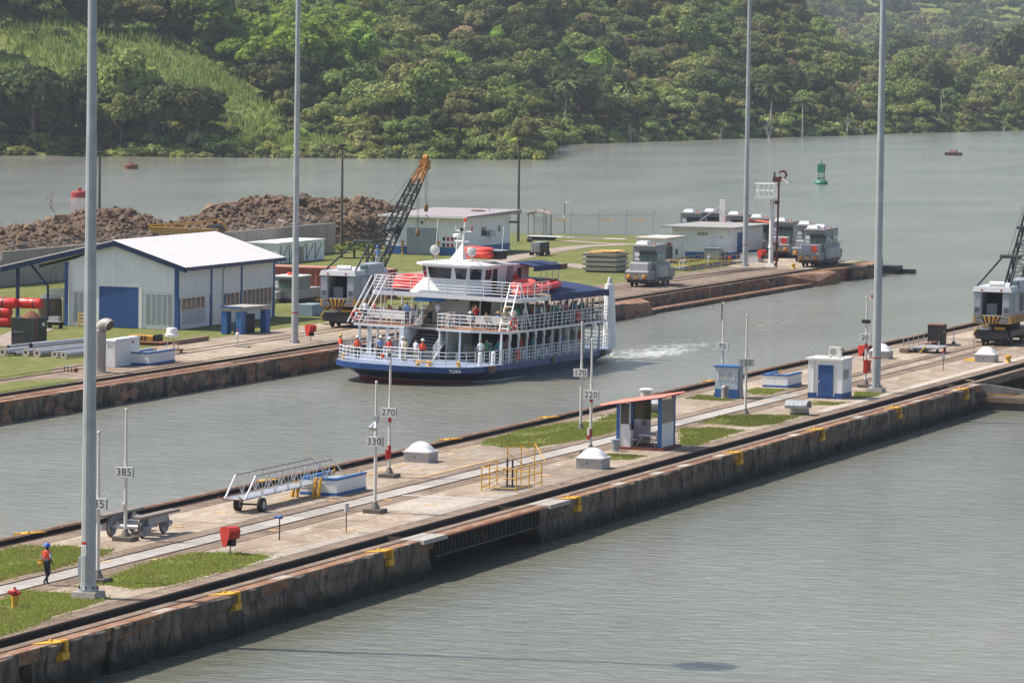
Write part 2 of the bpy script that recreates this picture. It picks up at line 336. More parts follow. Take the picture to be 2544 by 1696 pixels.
def wall_sheet(name, X, sgn, y0, y1, z0, z1, recess, label, step=.28):
    """uneven face of a lock wall looking towards sgn*X, recess = [(ya, yb, depth)]; top edge rolls back to the coping"""
    ys = list(np.arange(y0, y1, step))
    for a, b2, d in recess: ys += [a-.01, a+.01, b2-.01, b2+.01]
    ys = np.array(sorted(v for v in ys if y0 <= v <= y1)); zs = np.concatenate([np.linspace(z0, z1-.08, 11), [z1-.02, z1-.004]])
    Y, Z = np.meshgrid(ys, zs, indexing='ij')
    off = .22*(vnoise(Y*.45, Z*1.3, 1)-.5)+.14*(vnoise(Y*1.7, Z*2.9, 2)-.5)+.06*(vnoise(Y*5.1, Z*6, 5)-.5)
    blk = np.floor(Y/1.55+np.floor((Z+3)/.62)*.37); off += .11*((np.sin(blk*12.9+np.floor((Z+3)/.62)*78.2)*43758.5) % 1-.5)
    off -= .07*((Y % 6.1) < .3)+.05*(np.abs(Z+.78) < .09)
    off[:, -2:] = -.02; off[:, -1] = -.16
    for a, b2, d in recess: off = np.where((Y > a) & (Y < b2), off-d, off)
    Xs = X+sgn*off
    n, k = Y.shape; vs = np.stack([Xs, Y, Z], -1).reshape(-1, 3)
    fs = [(i*k+j, (i+1)*k+j, (i+1)*k+j+1, i*k+j+1) if sgn > 0 else (i*k+j, i*k+j+1, (i+1)*k+j+1, (i+1)*k+j) for i in range(n-1) for j in range(k-1)]
    o = MB().add(vs.tolist(), fs).ob(name, wall_m)
    return tag(o, label, "lock wall")
# ---- centre pier between the two chambers
EN, EF = 9.15, -9.15
Y0, Y1 = -240.0, 120.0
pier = bpy.data.objects.new("pier", None); COL.objects.link(pier); tag(pier, kind="structure")
TR_N, TR_F = (6.85, 7.85), (-8.55, -7.5)      # rack trenches along both edges
MB().box2(-6.4, 6.3, Y0, Y1, -4, -.06).ob("pier_core", conc_d, pier)
MB().box2(-9.0, -6.4, Y0, Y1, -4, -.52).ob("pier_core", conc_d, pier)
MB().box2(6.3, 6.5, Y0, Y1, -4, -.52).ob("pier_core", conc_d, pier)
def slab_row(x0, x1, mtl, z0=-.5, z1=0.0, L=9.2, ya=-175, yb=104, gap=.045, name="paving_slab", jit=0.004):
    me = {}
    y = ya-rnd.random()*L
    while y < yb:
        l = L
        mm = MB().frus(x0+gap/2, x1-gap/2, 0, l-gap, z0, z1, .012).mesh(name, mtl)
        part(name, mm, pier, (0, y, rnd.uniform(-jit, jit))); y += l
slab_row(-9.12, TR_F[0], pv_rust, -.52, 0)
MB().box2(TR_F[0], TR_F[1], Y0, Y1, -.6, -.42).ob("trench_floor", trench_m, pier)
slab_row(TR_F[1], -6.25, pv_track, -.52, 0, 7)
slab_row(-6.25, -1.85, pv_brown, -.3, 0, 9.2)
slab_row(-1.85, -.86, pv_track, -.3, 0, 11)
slab_row(-.86, .48, pv_path, -.3, .012, 4.4, yb=-17)
slab_row(-.86, .48, pv_brown, -.3, 0, 7, ya=-15.5, jit=0)
slab_row(.48, 1.6, pv_track, -.3, 0, 11)
slab_row(1.6, 5.75, pv_brown, -.3, 0, 9.2)
slab_row(5.75, TR_N[0], pv_track, -.52, 0, 7)
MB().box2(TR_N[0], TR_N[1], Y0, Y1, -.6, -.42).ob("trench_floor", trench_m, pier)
slab_row(TR_N[1], 8.42, pv_track, -.52, 0, 7)
slab_row(8.48, 9.13, pv_rust, -.52, 0, 7, yb=-2.5)
for x in (-.93, .53): B(x-.035, x+.035, Y0, Y1, -.05, .035).ob("return_rail", rail_m, pier)
B(8.42, 8.48, Y0, Y1, -.05, .03).ob("tow_rail", rail_m, pier); B(6.74, 6.81, Y0, Y1, -.05, .03).ob("tow_rail", rail_m, pier)
B(-7.42, -7.36, Y0, Y1, -.05, .03).ob("tow_rail", rail_m, pier); B(-8.75, -8.69, Y0, Y1, -.05, .03).ob("tow_rail", rail_m, pier)
for x in (TR_N[0], TR_F[0]): B(x+.001, x+.03, Y0, Y1, -.42, -.012).ob("trench_wall", trench_m, pier)  # greasy dark lining on the shaded side, blackened to deepen the trench shade
for x in (7.3, -8.05):  # toothed rack lying in the trench
    B(x-.13, x+.13, Y0, Y1, -.42, -.3).ob("rack_rail", steel_d, pier)
# pale repaired strips beside the near track
for a, b2 in ((-104, -87), (-125, -108), (-30, 30)):
    MB().box2(5.0, 5.75, a, b2, -.01, .006).ob("pale_strip", pv_pale, pier)
MB().box2(1.9, 5.75, -99.5, -92, -.01, .0055).ob("pale_strip", pv_pale, pier)
# painted lines
yl = mat("road_paint_yellow", (.62, .40, .14), .8, var=.15, scale=6, dirt=(.34, .26, .2), dk=.8, lo=.48, dscale=(1, 1, 1)); wl = mat("road_paint_white", (.50, .49, .48), .8, var=.12, scale=6, dirt=(.34, .28, .23), dk=.6, lo=.5, dscale=(1, 1, 1))
def line(pts, wd, mtl, z=.014):
    pts = [Vector(p) for p in pts]
    for a, b2 in zip(pts[:-1], pts[1:]):
        d = (b2-a).normalized(); n = Vector((-d.y, d.x, 0))*wd/2
        MB().add([(p.x, p.y, z) for p in (a-n, b2-n, b2+n, a+n)], [(0, 1, 2, 3)]).ob("painted_line", mtl, pier)
line([G(1010, 1183), G(1045, 1187)], .13, yl); line([G(1042, 1186), G(1230, 1140)], .16, yl); line([G(905, 1180), G(1010, 1152)], .15, yl); line([G(1090, 1122), G(1190, 1108)], .13, yl)
line([G(985, 1229), G(1225, 1241)], .38, wl, .018)
for q in ((1035, 1167), (1145, 1140), (1120, 1128), (1355, 1181), (1265, 1176), (260, 1394), (388, 1390), (550, 1272), (440, 1307), (680, 1317), (715, 1239), (825, 1243), (960, 1241), (1068, 1254), (865, 1316), (580, 1330), (2030, 1000), (1900, 995), (1575, 1120), (2335, 920), (2410, 945), (2250, 865)):
    p = G(*q); MB().box2(p.x-.3, p.x+.3, p.y-.16, p.y+.16, .006, .021).ob("painted_mark", yl, pier)
for q in ((445, 1518), (760, 1437), (1485, 1198), (1585, 1172), (1680, 1155), (1770, 1130), (1960, 1080), (2125, 1035), (2270, 995), (2360, 968), (2395, 955)):
    p = G(*q); MB().box2(8.5, 9.0, p.y-.8, p.y+.8, .004, .009).ob("painted_mark", pv_pale, pier)
for p in ((970, 1330), (1325, 1246)):
    p = G(*p); MB().frus(8.0, 9.35, p.y-1.6, p.y+1.6, -.16, .03, .05).ob("steel_plate", conc, pier)
# grates with cross bars
for q in ((760, 1268), (850, 1300), (2330, 957), (620, 1282)):
    p = G(*q)
    for i in range(6): B(p.x-.75, p.x+.75, p.y-2+i*.7, p.y-1.9+i*.7, .003, .009).ob("cover_joint", conc_d, pier)
near_recess = [(-110.5, -95.0, 2.45), (-2.6, 125, 2.5), (-154.6, -153.4, .7), (-146.9, -146.2, .3)]
wall_sheet("lock_wall", EN, 1, -180, 60, -3.4, 0, near_recess, "weathered concrete lock wall below the near edge of the centre pier")
wall_sheet("lock_wall", EF, -1, -200, 110, -3.4, 0, [], "far side wall of the centre pier facing the ferry channel", .8)
# ---- steel fender girder bridging the gate recess
fg = thing("fender_girder", "dark ribbed steel girder bridging the gap in the near pier wall", "girder", (9.17, -110.3, 0))
B(-.5, .1, .2, 15.1, -.1, -.02).ob("top_flange", rust, fg); B(-.4, .08, .2, 15.1, -.95, -.87).ob("bottom_flange", steel_d, fg); B(-.02, .02, .2, 15.1, -.87, -.1).ob("web", trench_m, fg)
st = B(.02, .11, -.03, .03, -.87, -.1).mesh("stiffener", mat("girder_recess_shade", (.022, .02, .018), .9))  # near-black web and ribs carry the recess shade in their colour
for i in range(27): part("stiffener", st, fg, (0, .5+i*.55, 0))
MB().cyl((.12, 6.2, -.3), (.12, 7, -.75), .035, n=5).ob("brace", rust, fg)
# ---- lock gate leaf at the right
lg = thing("lock_gate", "grey steel lock gate with curved top beam reaching from the pier wall", "lock gate", (7.6, 1.0, 0))
MB().box2(0, 20, -.9, .9, -4, -1.05).ob("leaf", mat("gate_steel", (.10, .09, .08), .7, .2, var=.3, dirt=RUST, dk=.5), lg); B(0, 20, -1.1, -.86, -1.35, -1.0).ob("fender_beam", wood_p, lg)
MB().prismy([(0, -.95), (1.9, -.95), (4.2, -.62), (20, -.62), (20, -.42), (4.1, -.42), (2.4, -.2), (.9, -.1), (0, -.15)], -.55, -.3).ob("arched_beam", mat("gate_grey", (.20, .19, .17), .7, .1, var=.25, dirt=RUST, dk=.5), lg)
B(1.6, 20, -.62, -.58, -.86, -.8).ob("hand_rail", yellow, lg); B(0, 20, -.95, .8, -1.04, -1.0).ob("walkway", conc_d, lg)
# ---- yellow rope chocks let into the wall edges
def chock(name_y, X, sgn, label, grp):
    t = thing("rope_chock", label, "chock", (X, name_y, 0), 0 if sgn > 0 else math.pi, grp)
    MB().add([(-.75, -.95, .03), (.06, -.15, .03), (.06, .75, .03), (-.45, .75, .03), (-.75, -.95, -.04), (.06, -.15, -.04), (.06, .75, -.04), (-.45, .75, -.04)],
             [(0, 1, 2, 3), (7, 6, 5, 4), (0, 4, 5, 1), (1, 5, 6, 2), (2, 6, 7, 3), (3, 7, 4, 0)]).ob("top_plate", yellow, t)
    MB().hexa([(-.1, .15, -.8), (.2, .15, -.7), (.2, .8, -.7), (-.1, .8, -.8)], [(-.1, .15, -.42), (.2, .15, -.42), (.2, .8, -.42), (-.1, .8, -.42)]).ob("lower_lip", yellow, t)
    B(-.1, .14, .58, .82, -.42, .06).ob("cheek", yellow, t); B(-.12, -.02, -.1, .6, -.42, -.04).ob("back_plate", mat("yellow_worn", (.45, .22, .03), .7, var=.25, dirt=RUST, dk=.6), t)
    MB().cyl((-.35, .2, .03), (-.35, .2, .12), .1, .06, n=8).ob("stud", yellow, t)
    return t
NAMES = ["nearest the bottom left corner", "below the tall left mast", "beside the left end of the steel girder", "beside the right end of the steel girder", "below the blue and white hut, left one", "below the metal vent hood", "left of the lock gate", "right beside the lock gate"]
for q, nm in zip(((140, 1606), (572, 1490), (955, 1375), (1425, 1241), (1830, 1127), (2035, 1072), (2228, 1018), (2395, 968)), NAMES):
    p = GY(*q, 0); 
    d = CF + (q[0]-PW/2)/F_PX*CR - (q[1]-PH/2)/F_PX*CU; p = CAM+d*((EN-CAM.x)/d.x)
    chock(p.y, EN, 1, "yellow rope chock on near wall edge "+nm, "yellow chocks on the pier edges")
for q, nm in zip(((60, 1323), (650, 1192), (1100, 1090), (1350, 1036), (1770, 946)), ("behind the walking worker", "behind the gangway", "behind the white skylight dome", "behind the 170 sign", "beside the small blue booth")):
    p = G(*q); chock(p.y, EF, -1, "yellow rope chock on far pier edge "+nm, "yellow chocks on the pier edges")
# ================================================================== WEST BANK
def lawn_mat(name, c1, c2, c3):
    M = pave_mat(name, c1, c2, c3, .12, .5); return M
lawn = lawn_mat("lawn", (.105, .130, .026), (.18, .195, .048), (.26, .215, .095))
bank = bpy.data.objects.new("west_bank", None); COL.objects.link(bank); tag(bank, kind="structure")
WX = -44.2
main_poly = [(-47.4, -120), (-47.4, 150), (-46.6, 172.5), (-52, 174), (-60, 196), (-75, 226), (-92, 221), (-108, 214), (-150, 205), (-150, -120)]
MB().prism(main_poly, -3, -.03).ob("lawn_ground", lawn, bank)
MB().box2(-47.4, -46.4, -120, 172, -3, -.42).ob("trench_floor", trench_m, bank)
MB().box2(-46.4, WX-.05, -120, 78.5, -3, -.03).ob("coping", pv_rust, bank)
MB().box2(-46.4, -45.9, 78.5, 170, -3, -.03).ob("coping", pv_rust, bank)
MB().prism([(-46.4, 150), (-45.7, 150), (-44.3, 160), (-44.3, 169), (-46.6, 172.5), (-46.4, 172)], -3, -.035).ob("coping", pv_rust, bank)
MB().box2(-45.9, WX-.1, 78.5, 141, -3, -1.0).ob("ledge", pv_rust, bank)
B(-45.75, -45.2, -9, 78, -.02, .004).ob("dark_strip", trench_m, bank)
B(-47.399, -47.36, -110, 172, -.42, -.02).ob("trench_wall", trench_m, bank)  # greasy lining, trench shade put into its dark colour
def strip(x0, x1, y0, y1, mtl, z=.0, L=8.0, name="paving_slab"):
    y = y0
    while y < y1-.1:
        l = min(L, y1-y); MB().frus(x0, x1, y, y+l-.03, -.2, z, .012).ob(name, mtl, bank); y += l
strip(-57.5, -47.4, -9, 62, pv_brown); strip(-56.5, -47.42, 62, 150, pv_track, .002); strip(-54.8, -47.4, -110, -9, pv_track, -.014); strip(-46.4, WX-.02, -110, 78.5, pv_rust, .0, 7); strip(-46.4, -45.92, 78.5, 150, pv_rust, 0, 7)
MB().prism([(-47.4, 150), (-47.4, 171.5), (-52, 173), (-59, 194), (-74, 224), (-90, 219), (-82, 205), (-66, 178), (-58, 158), (-56.5, 150)], -.2, .003).ob("yard_paving", pv_brown, bank)
# the near part of the quay is grass between the rails
MB().prism([(-47.6, -110), (-47.6, -31), (-49.2, -29), (-51.3, -33), (-51.3, -110)], -.2, .012).ob("lawn_strip", lawn, bank)
MB().prism([(-53.0, -110), (-53.0, -24), (-54.9, -20), (-58, -110)], -.2, .009).ob("lawn_strip", lawn, bank)
for x in (-53.7, -52.4): B(x-.04, x+.04, -110, 150, -.05, .04).ob("return_rail", rail_m, bank)
for x in (-48.0, -46.15, -45.1): B(x-.035, x+.035, -110, 78 if x > -46 else 150, -.05, .035).ob("tow_rail", rail_m, bank)
# curving return track towards the locomotive park
for off in (0, 1.45):
    pts = [(-53.7+off, 118, .03)]+[(-53.7+off*(1-.2*t)+5.5*t*t-1.0*t, 118+52*t, .03) for t in np.linspace(.1, .62, 8)]
    MB().tube(pts, .045, 4).ob("return_rail", rail_m, bank)
for i in range(3): MB().tube([(-66+3*i, 176-5*i, .03), (-70-i*1, 200, .03)], .045, 4).ob("return_rail", rail_m, bank)
# paths
def path(pts, wd, name="path", mtl=asph, z=.006):
    pts = [Vector((p[0], p[1], 0)) for p in pts]; L_, R_ = [], []
    for i, p in enumerate(pts):
        d = (pts[min(i+1, len(pts)-1)]-pts[max(0, i-1)]).normalized(); n = Vector((-d.y, d.x, 0))*wd/2; L_.append(p+n); R_.append(p-n)
    k = len(pts); vs = [(p.x, p.y, z) for p in L_+R_]; MB().add(vs, [(k+i, k+i+1, i+1, i) for i in range(k-1)]).ob(name, mtl, bank)
path([G(860, 700), G(960, 690), G(1100, 672), G(1250, 646), G(1330, 630), G(1440, 612), G(1570, 606), G(1660, 607)], 3.0)
path([G(1400, 598), G(1500, 605), G(1570, 606)], 2.4, z=.010)
path([G(1230, 671), G(1330, 652), G(1400, 655), G(1480, 668), G(1620, 672)], 3.2, z=.0045)
path([G(0, 860), G(40, 838), G(90, 815)], 3.0, z=.007)
path([G(140, 742), G(220, 745)], 5.0, z=.007)
for q in ((1480, 592), (1430, 590)):
    p = G(*q); B(p.x-3, p.x+4, p.y-1, p.y+1, -.1, .03).ob("kerb_slab", conc_l, bank)
wall_sheet("lock_wall", WX, 1, -110, 78.5, -3, 0, [(-9.4, -7.6, .8), (40, 41, .5)], "concrete lock wall of the far bank behind the ferry bow", .45)
wall_sheet("lock_wall", -45.9, 1, 78.5, 152, -3, 0, [], "upper concrete wall of the far bank behind the ferry stern", .45)
wall_sheet("ledge_wall", WX-.1, 1, 78.5, 141, -3, -1.0, [], "low concrete ledge at the water along the far bank", .45)
wall_sheet("lock_wall", -44.25, 1, 156, 169, -3, 0, [], "concrete wall end at the tip of the far bank", .45)
for q, lab in (((-45.9, WX+.1, 78.6, 88, 86), "sloping concrete buttress behind the ferry stern"), ((-45.9, -44, 136, 152, 143), "sloping concrete buttress near the tip of the far bank")):
    x0, x1, a, b2, c = q
    tag(MB().hexa([(x0, a, -3), (x1, a, -3), (x1, b2, -3), (x0, b2, -3)], [(x0, a, -.03), (x1-.2, a if a < 100 else a+7, -.06 if a < 100 else -.9), (x1-.2, c+ (0 if a < 100 else 7), -.25), (x0, b2, -.03)]).ob("buttress", pv_rust), lab, "buttress")
tip = thing("pier_fender", "dark timber fender at the tip of the far bank", "fender", (-45.5, 173, 0))
B(-.6, 2.0, -1, 2, -1.6, -.5).ob("fender_block", black, tip); MB().lathe([(.5, -.5), (.5, .3), (.2, .8)], (-.2, -.3, 0), 8).ob("bollard", rust, tip); B(1.5, 3.6, 1, 2, -1.5, -.9).ob("timber", black, tip)
# ================================================================== PIER THINGS
# ---- lawns: green sheets with tufts (stuff)
lawns = []
def lawn_patch(label, poly, dens, hgt, z=.012, wid=.035):
    """an uneven sheet of turf with blades, one stuff object"""
    poly = [Vector((p[0], p[1], 0)) for p in poly]
    cx = sum(p.x for p in poly)/len(poly); cy = sum(p.y for p in poly)/len(poly)
    # ragged outline
    out = []
    for i, p in enumerate(poly):
        q = poly[(i+1) % len(poly)]; k = max(2, int((q-p).length/.35))
        for j in range(k):
            a = p+(q-p)*(j/k); n = Vector((a.x-cx, a.y-cy, 0)).normalized(); out.append(a+n*(rnd.uniform(-.2, .16)+.35*(float(vnoise(np.array(a.x*.8), np.array(a.y*.45), 6))-.5)))
    me = MB().add([(p.x, p.y, z) for p in out], [tuple(range(len(out)))])
    o = me.ob("lawn", lawn); tag(o, kind="stuff")
    xs = np.array([p.x for p in out]); ys = np.array([p.y for p in out])
    A = abs(np.sum(xs*np.roll(ys, -1)-ys*np.roll(xs, -1)))/2; n = int(A*dens)
    x = nrng.uniform(xs.min(), xs.max(), n*4); y = nrng.uniform(ys.min(), ys.max(), n*4); ins = np.zeros(len(x), bool)
    for i in range(len(xs)):
        x0, y0, x1, y1 = xs[i-1], ys[i-1], xs[i], ys[i]
        if y0 == y1: continue
        c = ((y0 > y) != (y1 > y)) & (x < (x1-x0)*(y-y0)/(y1-y0)+x0); ins ^= c
    x = x[ins]; y = y[ins]; kp = (vnoise(x*.75, y*.4, 4) > .27) | (nrng.uniform(size=len(x)) < .3); x = x[kp][:n]; y = y[kp][:n]; n = len(x)
    k_ = max(30, int(n*.10)); jx = nrng.randint(0, len(xs), k_); x = np.concatenate([x, xs[jx]+nrng.normal(0, .22, k_)]); y = np.concatenate([y, ys[jx]+nrng.normal(0, .45, k_)]); n = len(x)
    lush = .55+.9*vnoise(x*.5, y*.5, 4); h = hgt*nrng.uniform(.5, 1.25, n)*lush; a = nrng.uniform(0, math.tau, n); ln = nrng.uniform(-.5, .5, (n, 2))*h[:, None]; ww = wid*nrng.uniform(.6, 1.5, n)
    P = np.stack([x, y, np.full(n, z)], 1); d = np.stack([np.cos(a)*ww, np.sin(a)*ww, np.zeros(n)], 1); T = P+np.concatenate([ln, h[:, None]], 1)
    v = np.stack([P-d, P+d, T], 1).reshape(-1, 3); f = np.arange(3*n).reshape(-1, 3)
    m2 = bpy.data.meshes.new("grass_blades"); m2.from_pydata(v.tolist(), [], f.tolist()); m2.materials.append(blade_m)
    b = bpy.data.objects.new("grass_blades", m2); COL.objects.link(b); b.parent = o; b["kind"] = "stuff"; o["label"] = label
def leaf_mat(name, c, var=.35, trans=.35, hue=.02, rough=.7, scale=.25, low=None):
    M = bpy.data.materials.new(name); M.use_nodes = True; t = M.node_tree; N = t.nodes; L = t.links
    N.remove(N["Principled BSDF"]); out = N["Material Output"]
    tc = N.new("ShaderNodeTexCoord"); n = N.new("ShaderNodeTexNoise"); n.inputs["Scale"].default_value = scale; n.inputs["Detail"].default_value = 6; n.inputs["Roughness"].default_value = .7; L.new(tc.outputs["Object"], n.inputs[0])
    r = N.new("ShaderNodeValToRGB"); r.color_ramp.elements[0].position = .32; r.color_ramp.elements[1].position = .68
    r.color_ramp.elements[0].color = (*(low or sc_((c[0]*1.25, c[1], c[2]), 1-var)), 1); r.color_ramp.elements[1].color = (*sc_(c, 1+var), 1); L.new(n.outputs[0], r.inputs[0])
    oi = N.new("ShaderNodeObjectInfo"); hs = N.new("ShaderNodeHueSaturation")
    def mr(a, b2, src):
        q = N.new("ShaderNodeMapRange"); L.new(src, q.inputs[0]); q.inputs[3].default_value = a; q.inputs[4].default_value = b2; return q.outputs[0]
    L.new(mr(.5-hue, .5+hue, oi.outputs["Random"]), hs.inputs["Hue"])
    mu = N.new("ShaderNodeMath"); mu.operation = 'FRACT'; m7 = N.new("ShaderNodeMath"); m7.operation = 'MULTIPLY'; m7.inputs[1].default_value = 7.31; L.new(oi.outputs["Random"], m7.inputs[0]); L.new(m7.outputs[0], mu.inputs[0])
    L.new(mr(.68, 1.32, mu.outputs[0]), hs.inputs["Value"]); L.new(r.outputs[0], hs.inputs["Color"])
    d = N.new("ShaderNodeBsdfDiffuse"); tr = N.new("ShaderNodeBsdfTranslucent"); mx = N.new("ShaderNodeMixShader"); mx.inputs[0].default_value = trans
    L.new(hs.outputs[0], d.inputs[0]); L.new(hs.outputs[0], tr.inputs[0]); L.new(d.outputs[0], mx.inputs[1]); L.new(tr.outputs[0], mx.inputs[2]); L.new(mx.outputs[0], out.inputs[0])
    MATS[name] = M; return M
blade_m = leaf_mat("grass_blade", (.185, .245, .045), .25, .35, .0, scale=.8, low=(.27, .24, .085))
lawn_patch("lawn patch around the fire hydrant at the lower left", [G(-30, 1500), G(60, 1466), G(170, 1474), G(262, 1490), G(150, 1525), G(60, 1560), G(-30, 1590)], 260, .085)
lawn_patch("lawn patch to the right of the tall left mast", [G(205, 1457), G(250, 1440), G(400, 1390), G(480, 1375), G(560, 1373), G(672, 1382), G(610, 1405), G(430, 1450), G(330, 1462), G(250, 1452)], 260, .085)
lawn_patch("lawn patch behind the walking worker", [G(-30, 1380), G(50, 1357), G(160, 1358), G(275, 1367), G(225, 1390), G(120, 1415), G(40, 1432), G(-30, 1448)], 260, .085)
lawn_patch("lawn patch left of the red roofed shelter", [G(1190, 1103), G(1290, 1070), G(1420, 1049), G(1530, 1048), G(1530, 1070), G(1440, 1092), G(1330, 1111), G(1250, 1110)], 200, .08)
lawn_patch("lawn patch behind the red roofed shelter", [G(1480, 1045), G(1540, 1025), G(1640, 1018), G(1640, 1037), G(1550, 1048)], 180, .08)
lawn_patch("lawn patch right of the red roofed shelter", [G(1690, 1105), G(1690, 1064), G(1760, 1062), G(1845, 1070), G(1800, 1085), G(1730, 1107)], 200, .08)
lawn_patch("lawn patch below the 120 sign", [G(1740, 1050), G(1800, 1033), G(1900, 1030), G(1985, 1033), G(1930, 1052), G(1870, 1060)], 200, .08)
lawn_patch("small lawn patch in front of the blue and white hut", [G(2015, 996), G(2080, 999), G(2120, 1000), G(2060, 1006), G(2020, 1006)], 180, .07)
lawn_patch("small lawn patch right of the blue and white hut", [G(2119, 988), G(2125, 973), G(2195, 976), G(2180, 985), G(2140, 988)], 180, .07)
lawn_patch("small lawn patch beside the small blue booth", [G(1700, 990), G(1740, 980), G(1776, 985), G(1830, 996), G(1790, 996)], 160, .07)
lawn_patch("small lawn patch in front of the white and blue parapet", [G(1855, 972), G(1880, 964), G(1950, 968), G(1920, 978), G(1870, 980)], 160, .07)
lawn_patch("thin lawn strip behind the near skylight dome", [G(1410, 1137), G(1510, 1127), G(1605, 1133), G(1560, 1142), G(1500, 1142)], 160, .06)
# ---- light masts
def mast(base, label, d0=.62, d1=.30, h=34, sticker=False, slab=True):
    t = thing("light_mast", label, "light mast", base, 0, "tall light masts")
    r0, r1 = d0/2, d1/2; z0 = .42 if slab else .1
    zj = (9.3, 19.5, h); a = r0; z = z0
    for i, zz in enumerate(zj):
        b2 = r0+(r1-r0)*(zz/h); MB().cyl((0, 0, z-(0 if i == 0 else .0)), (0, 0, zz), a, b2, n=12).ob("shaft", galv, t, 20); z = zz-.35; a = b2*.97
    MB().cyl((0, 0, z0-.12), (0, 0, z0), r0*1.42, n=14).ob("flange", galv, t, 30); MB().cyl((0, 0, z0), (0, 0, z0+.25), r0*1.1, r0*1.02, n=12).ob("collar", galv, t, 20)
    bm_ = MB().cyl((0, 0, -.06), (0, 0, .1), .03, n=6).mesh("bolt", steel_d)
    for i in range(8): part("bolt", bm_, t, (r0*1.28*math.cos(i*math.pi/4+.2), r0*1.28*math.sin(i*math.pi/4+.2), z0))
    if slab: MB().frus(-.58, .58, -.58, .58, -.05, z0-.12, .05).ob("footing", conc, t)
    if sticker:
        for (za, zb, mm) in ((2.3, 2.42, red), (1.85, 2.28, white)):
            MB().add([(-.20, -.262, za), (.03, -.325, za), (.03, -.325, zb), (-.20, -.262, zb)], [(0, 1, 2, 3)]).ob("sticker", mm, t)
        for i in range(5): MB().add([(-.17, -.275, 1.92+i*.07), (0, -.322, 1.92+i*.07), (0, -.322, 1.94+i*.07), (-.17, -.275, 1.94+i*.07)], [(0, 1, 2, 3)]).ob("sticker_print", ink, t)
        B(-.42, -.26, -.14, .1, .75, 1.75).ob("switch_box", galv, t)
    else: MB().cyl((0, 0, 2.35), (0, 0, 2.43), r0*1.02, n=12).ob("red_band", red, t)
    MB().lathe([(.5, 0), (1.3, .2), (1.3, .45), (.3, .6)], (0, 0, h), 12).ob("lamp_ring", galv, t)
    return t
mast(G(219, 1485), "tall grey light mast nearest the camera, with a red and white sticker", .64, .30, sticker=True)
mast(G(2176, 974), "tall grey light mast at the right beside the 20 sign", .64, .38)
mast(G(732, 852), "tall grey light mast on the far quay in front of the crane", .56, .32, slab=False)
mast(G(1851, 662), "tall grey light mast on the far bank before the small white building", .62, .34, slab=False)
# ---- distance signs
post_m = mat("cream_post", (.60, .57, .52), .55, var=.08, dirt=(.3, .22, .15), dk=.4); board_m = mat("sign_board", (.62, .61, .57), .6, var=.06, dirt=(.35, .30, .24), dk=.35); board_g = mat("sign_board_grey", (.36, .37, .37), .6, var=.06)
SGN = {"435": " half hidden behind the tall left mast", "385": " in front of the rail bogie", "330": " nearest the walkway beside the gangway", "270": " with red bands and a red lamp arm", "220": " rising behind a skylight dome", "170": " on the lawn by the ferry channel", "120": " on a darker board beside the walkway", "70": " in front of the small blue booth", "20": " beside the right mast and red call box"}
def sign(txt, q, h, hb, slab=1, bands=(), extra="", bw=.9, off=0.0, bm=None):
    p = G(*q); t = thing("distance_sign", "white distance post with number board "+txt+SGN[txt], "sign", p, 0, "distance posts along the pier")
    z = 0
    if slab: B(-.48, .48, -.48, .48, -.02, .2).ob("slab", conc_d, t); z = .2
    MB().lathe([(.24, z), (.22, z+.1), (.15, z+.22), (.12, z+.34)], n=10).ob("base", mat("post_base", (.16, .14, .12), .8, var=.3, dirt=(.4, .38, .34), dk=.5), t, 30)
    MB().cyl((0, 0, z+.2), (0, 0, h*.62), .085, n=10).ob("lower_post", post_m, t, 30); MB().cyl((0, 0, h*.62), (0, 0, h), .068, .055, n=10).ob("upper_post", post_m, t, 30)
    MB().sphere((0, 0, h+.03), .085, 8, 5).ob("cap", post_m, t, 60)
    bd = B(-bw/2+off, bw/2+off, -.24, -.10, hb-.24, hb+.24).ob("board", bm or board_m, t); B(bw/2+off, bw/2+off+.012, -.24, -.1, hb-.23, hb+.23).ob("board_edge", grey_p, t)
    lettering(txt, .50, ink, bd, (off, -.2435, hb), bold=-.002)
    for a, b2, mm in bands: MB().cyl((0, 0, a), (0, 0, b2), .092, n=10).ob("band", mm, t, 30)
    return t
brk = mat("bracket_red", (.35, .03, .025), .6, var=.2)
sign("435", (243, 1446), 6.5, 3.45, extra=" half hidden behind the tall left mast", bw=.95)
s = sign("385", (311.6, 1342), 6.15, 3.25); B(-.2, -.06, -.12, .12, 1.45, 1.75).ob("switch_box", post_m, s)
s = sign("330", (931.6, 1273), 6.55, 3.6); MB().cyl((0, -.12, 4.6), (-.12, -.45, 4.25), .05, .16, n=8).ob("loudspeaker", galv, s); MB().cyl((0, -.12, 4.6), (.14, -.4, 4.25), .05, .15, n=8).ob("loudspeaker", galv, s); B(-.12, .12, -.16, .1, 4.55, 4.9).ob("bracket", galv, s)
s = sign("270", (966.7, 1185), 6.9, 3.55, bands=((1.0, 1.75, red), (3.0, 3.25, red))); MB().tube([(0, 0, 6.55), (-.7, -.1, 6.5)], .03).ob("arm", post_m, s); MB().lathe([(.09, 0), (.09, .16), (.04, .2)], (-.42, -.06, 6.52), 8).ob("red_lamp", orange, s); MB().lathe([(.09, 0), (.09, .16), (.04, .2)], (-.05, -.1, 6.6), 8).ob("green_lamp", mat("green_lens", (.02, .12, .09), .3), s); B(-.2, -.06, -.1, .1, 1.0, 1.5).ob("fire_box", red, s)
s = sign("220", (1467, 1127), 6.6, 3.45, bands=((1.0, 1.45, brk), (3.0, 3.2, red)), off=.05); B(-.2, -.02, -.14, .1, .85, 1.05).ob("fire_box", red, s); MB().cyl((-.1, -.1, 1.1), (-.1, -.1, 1.5), .07, n=8).ob("lamp", white, s)
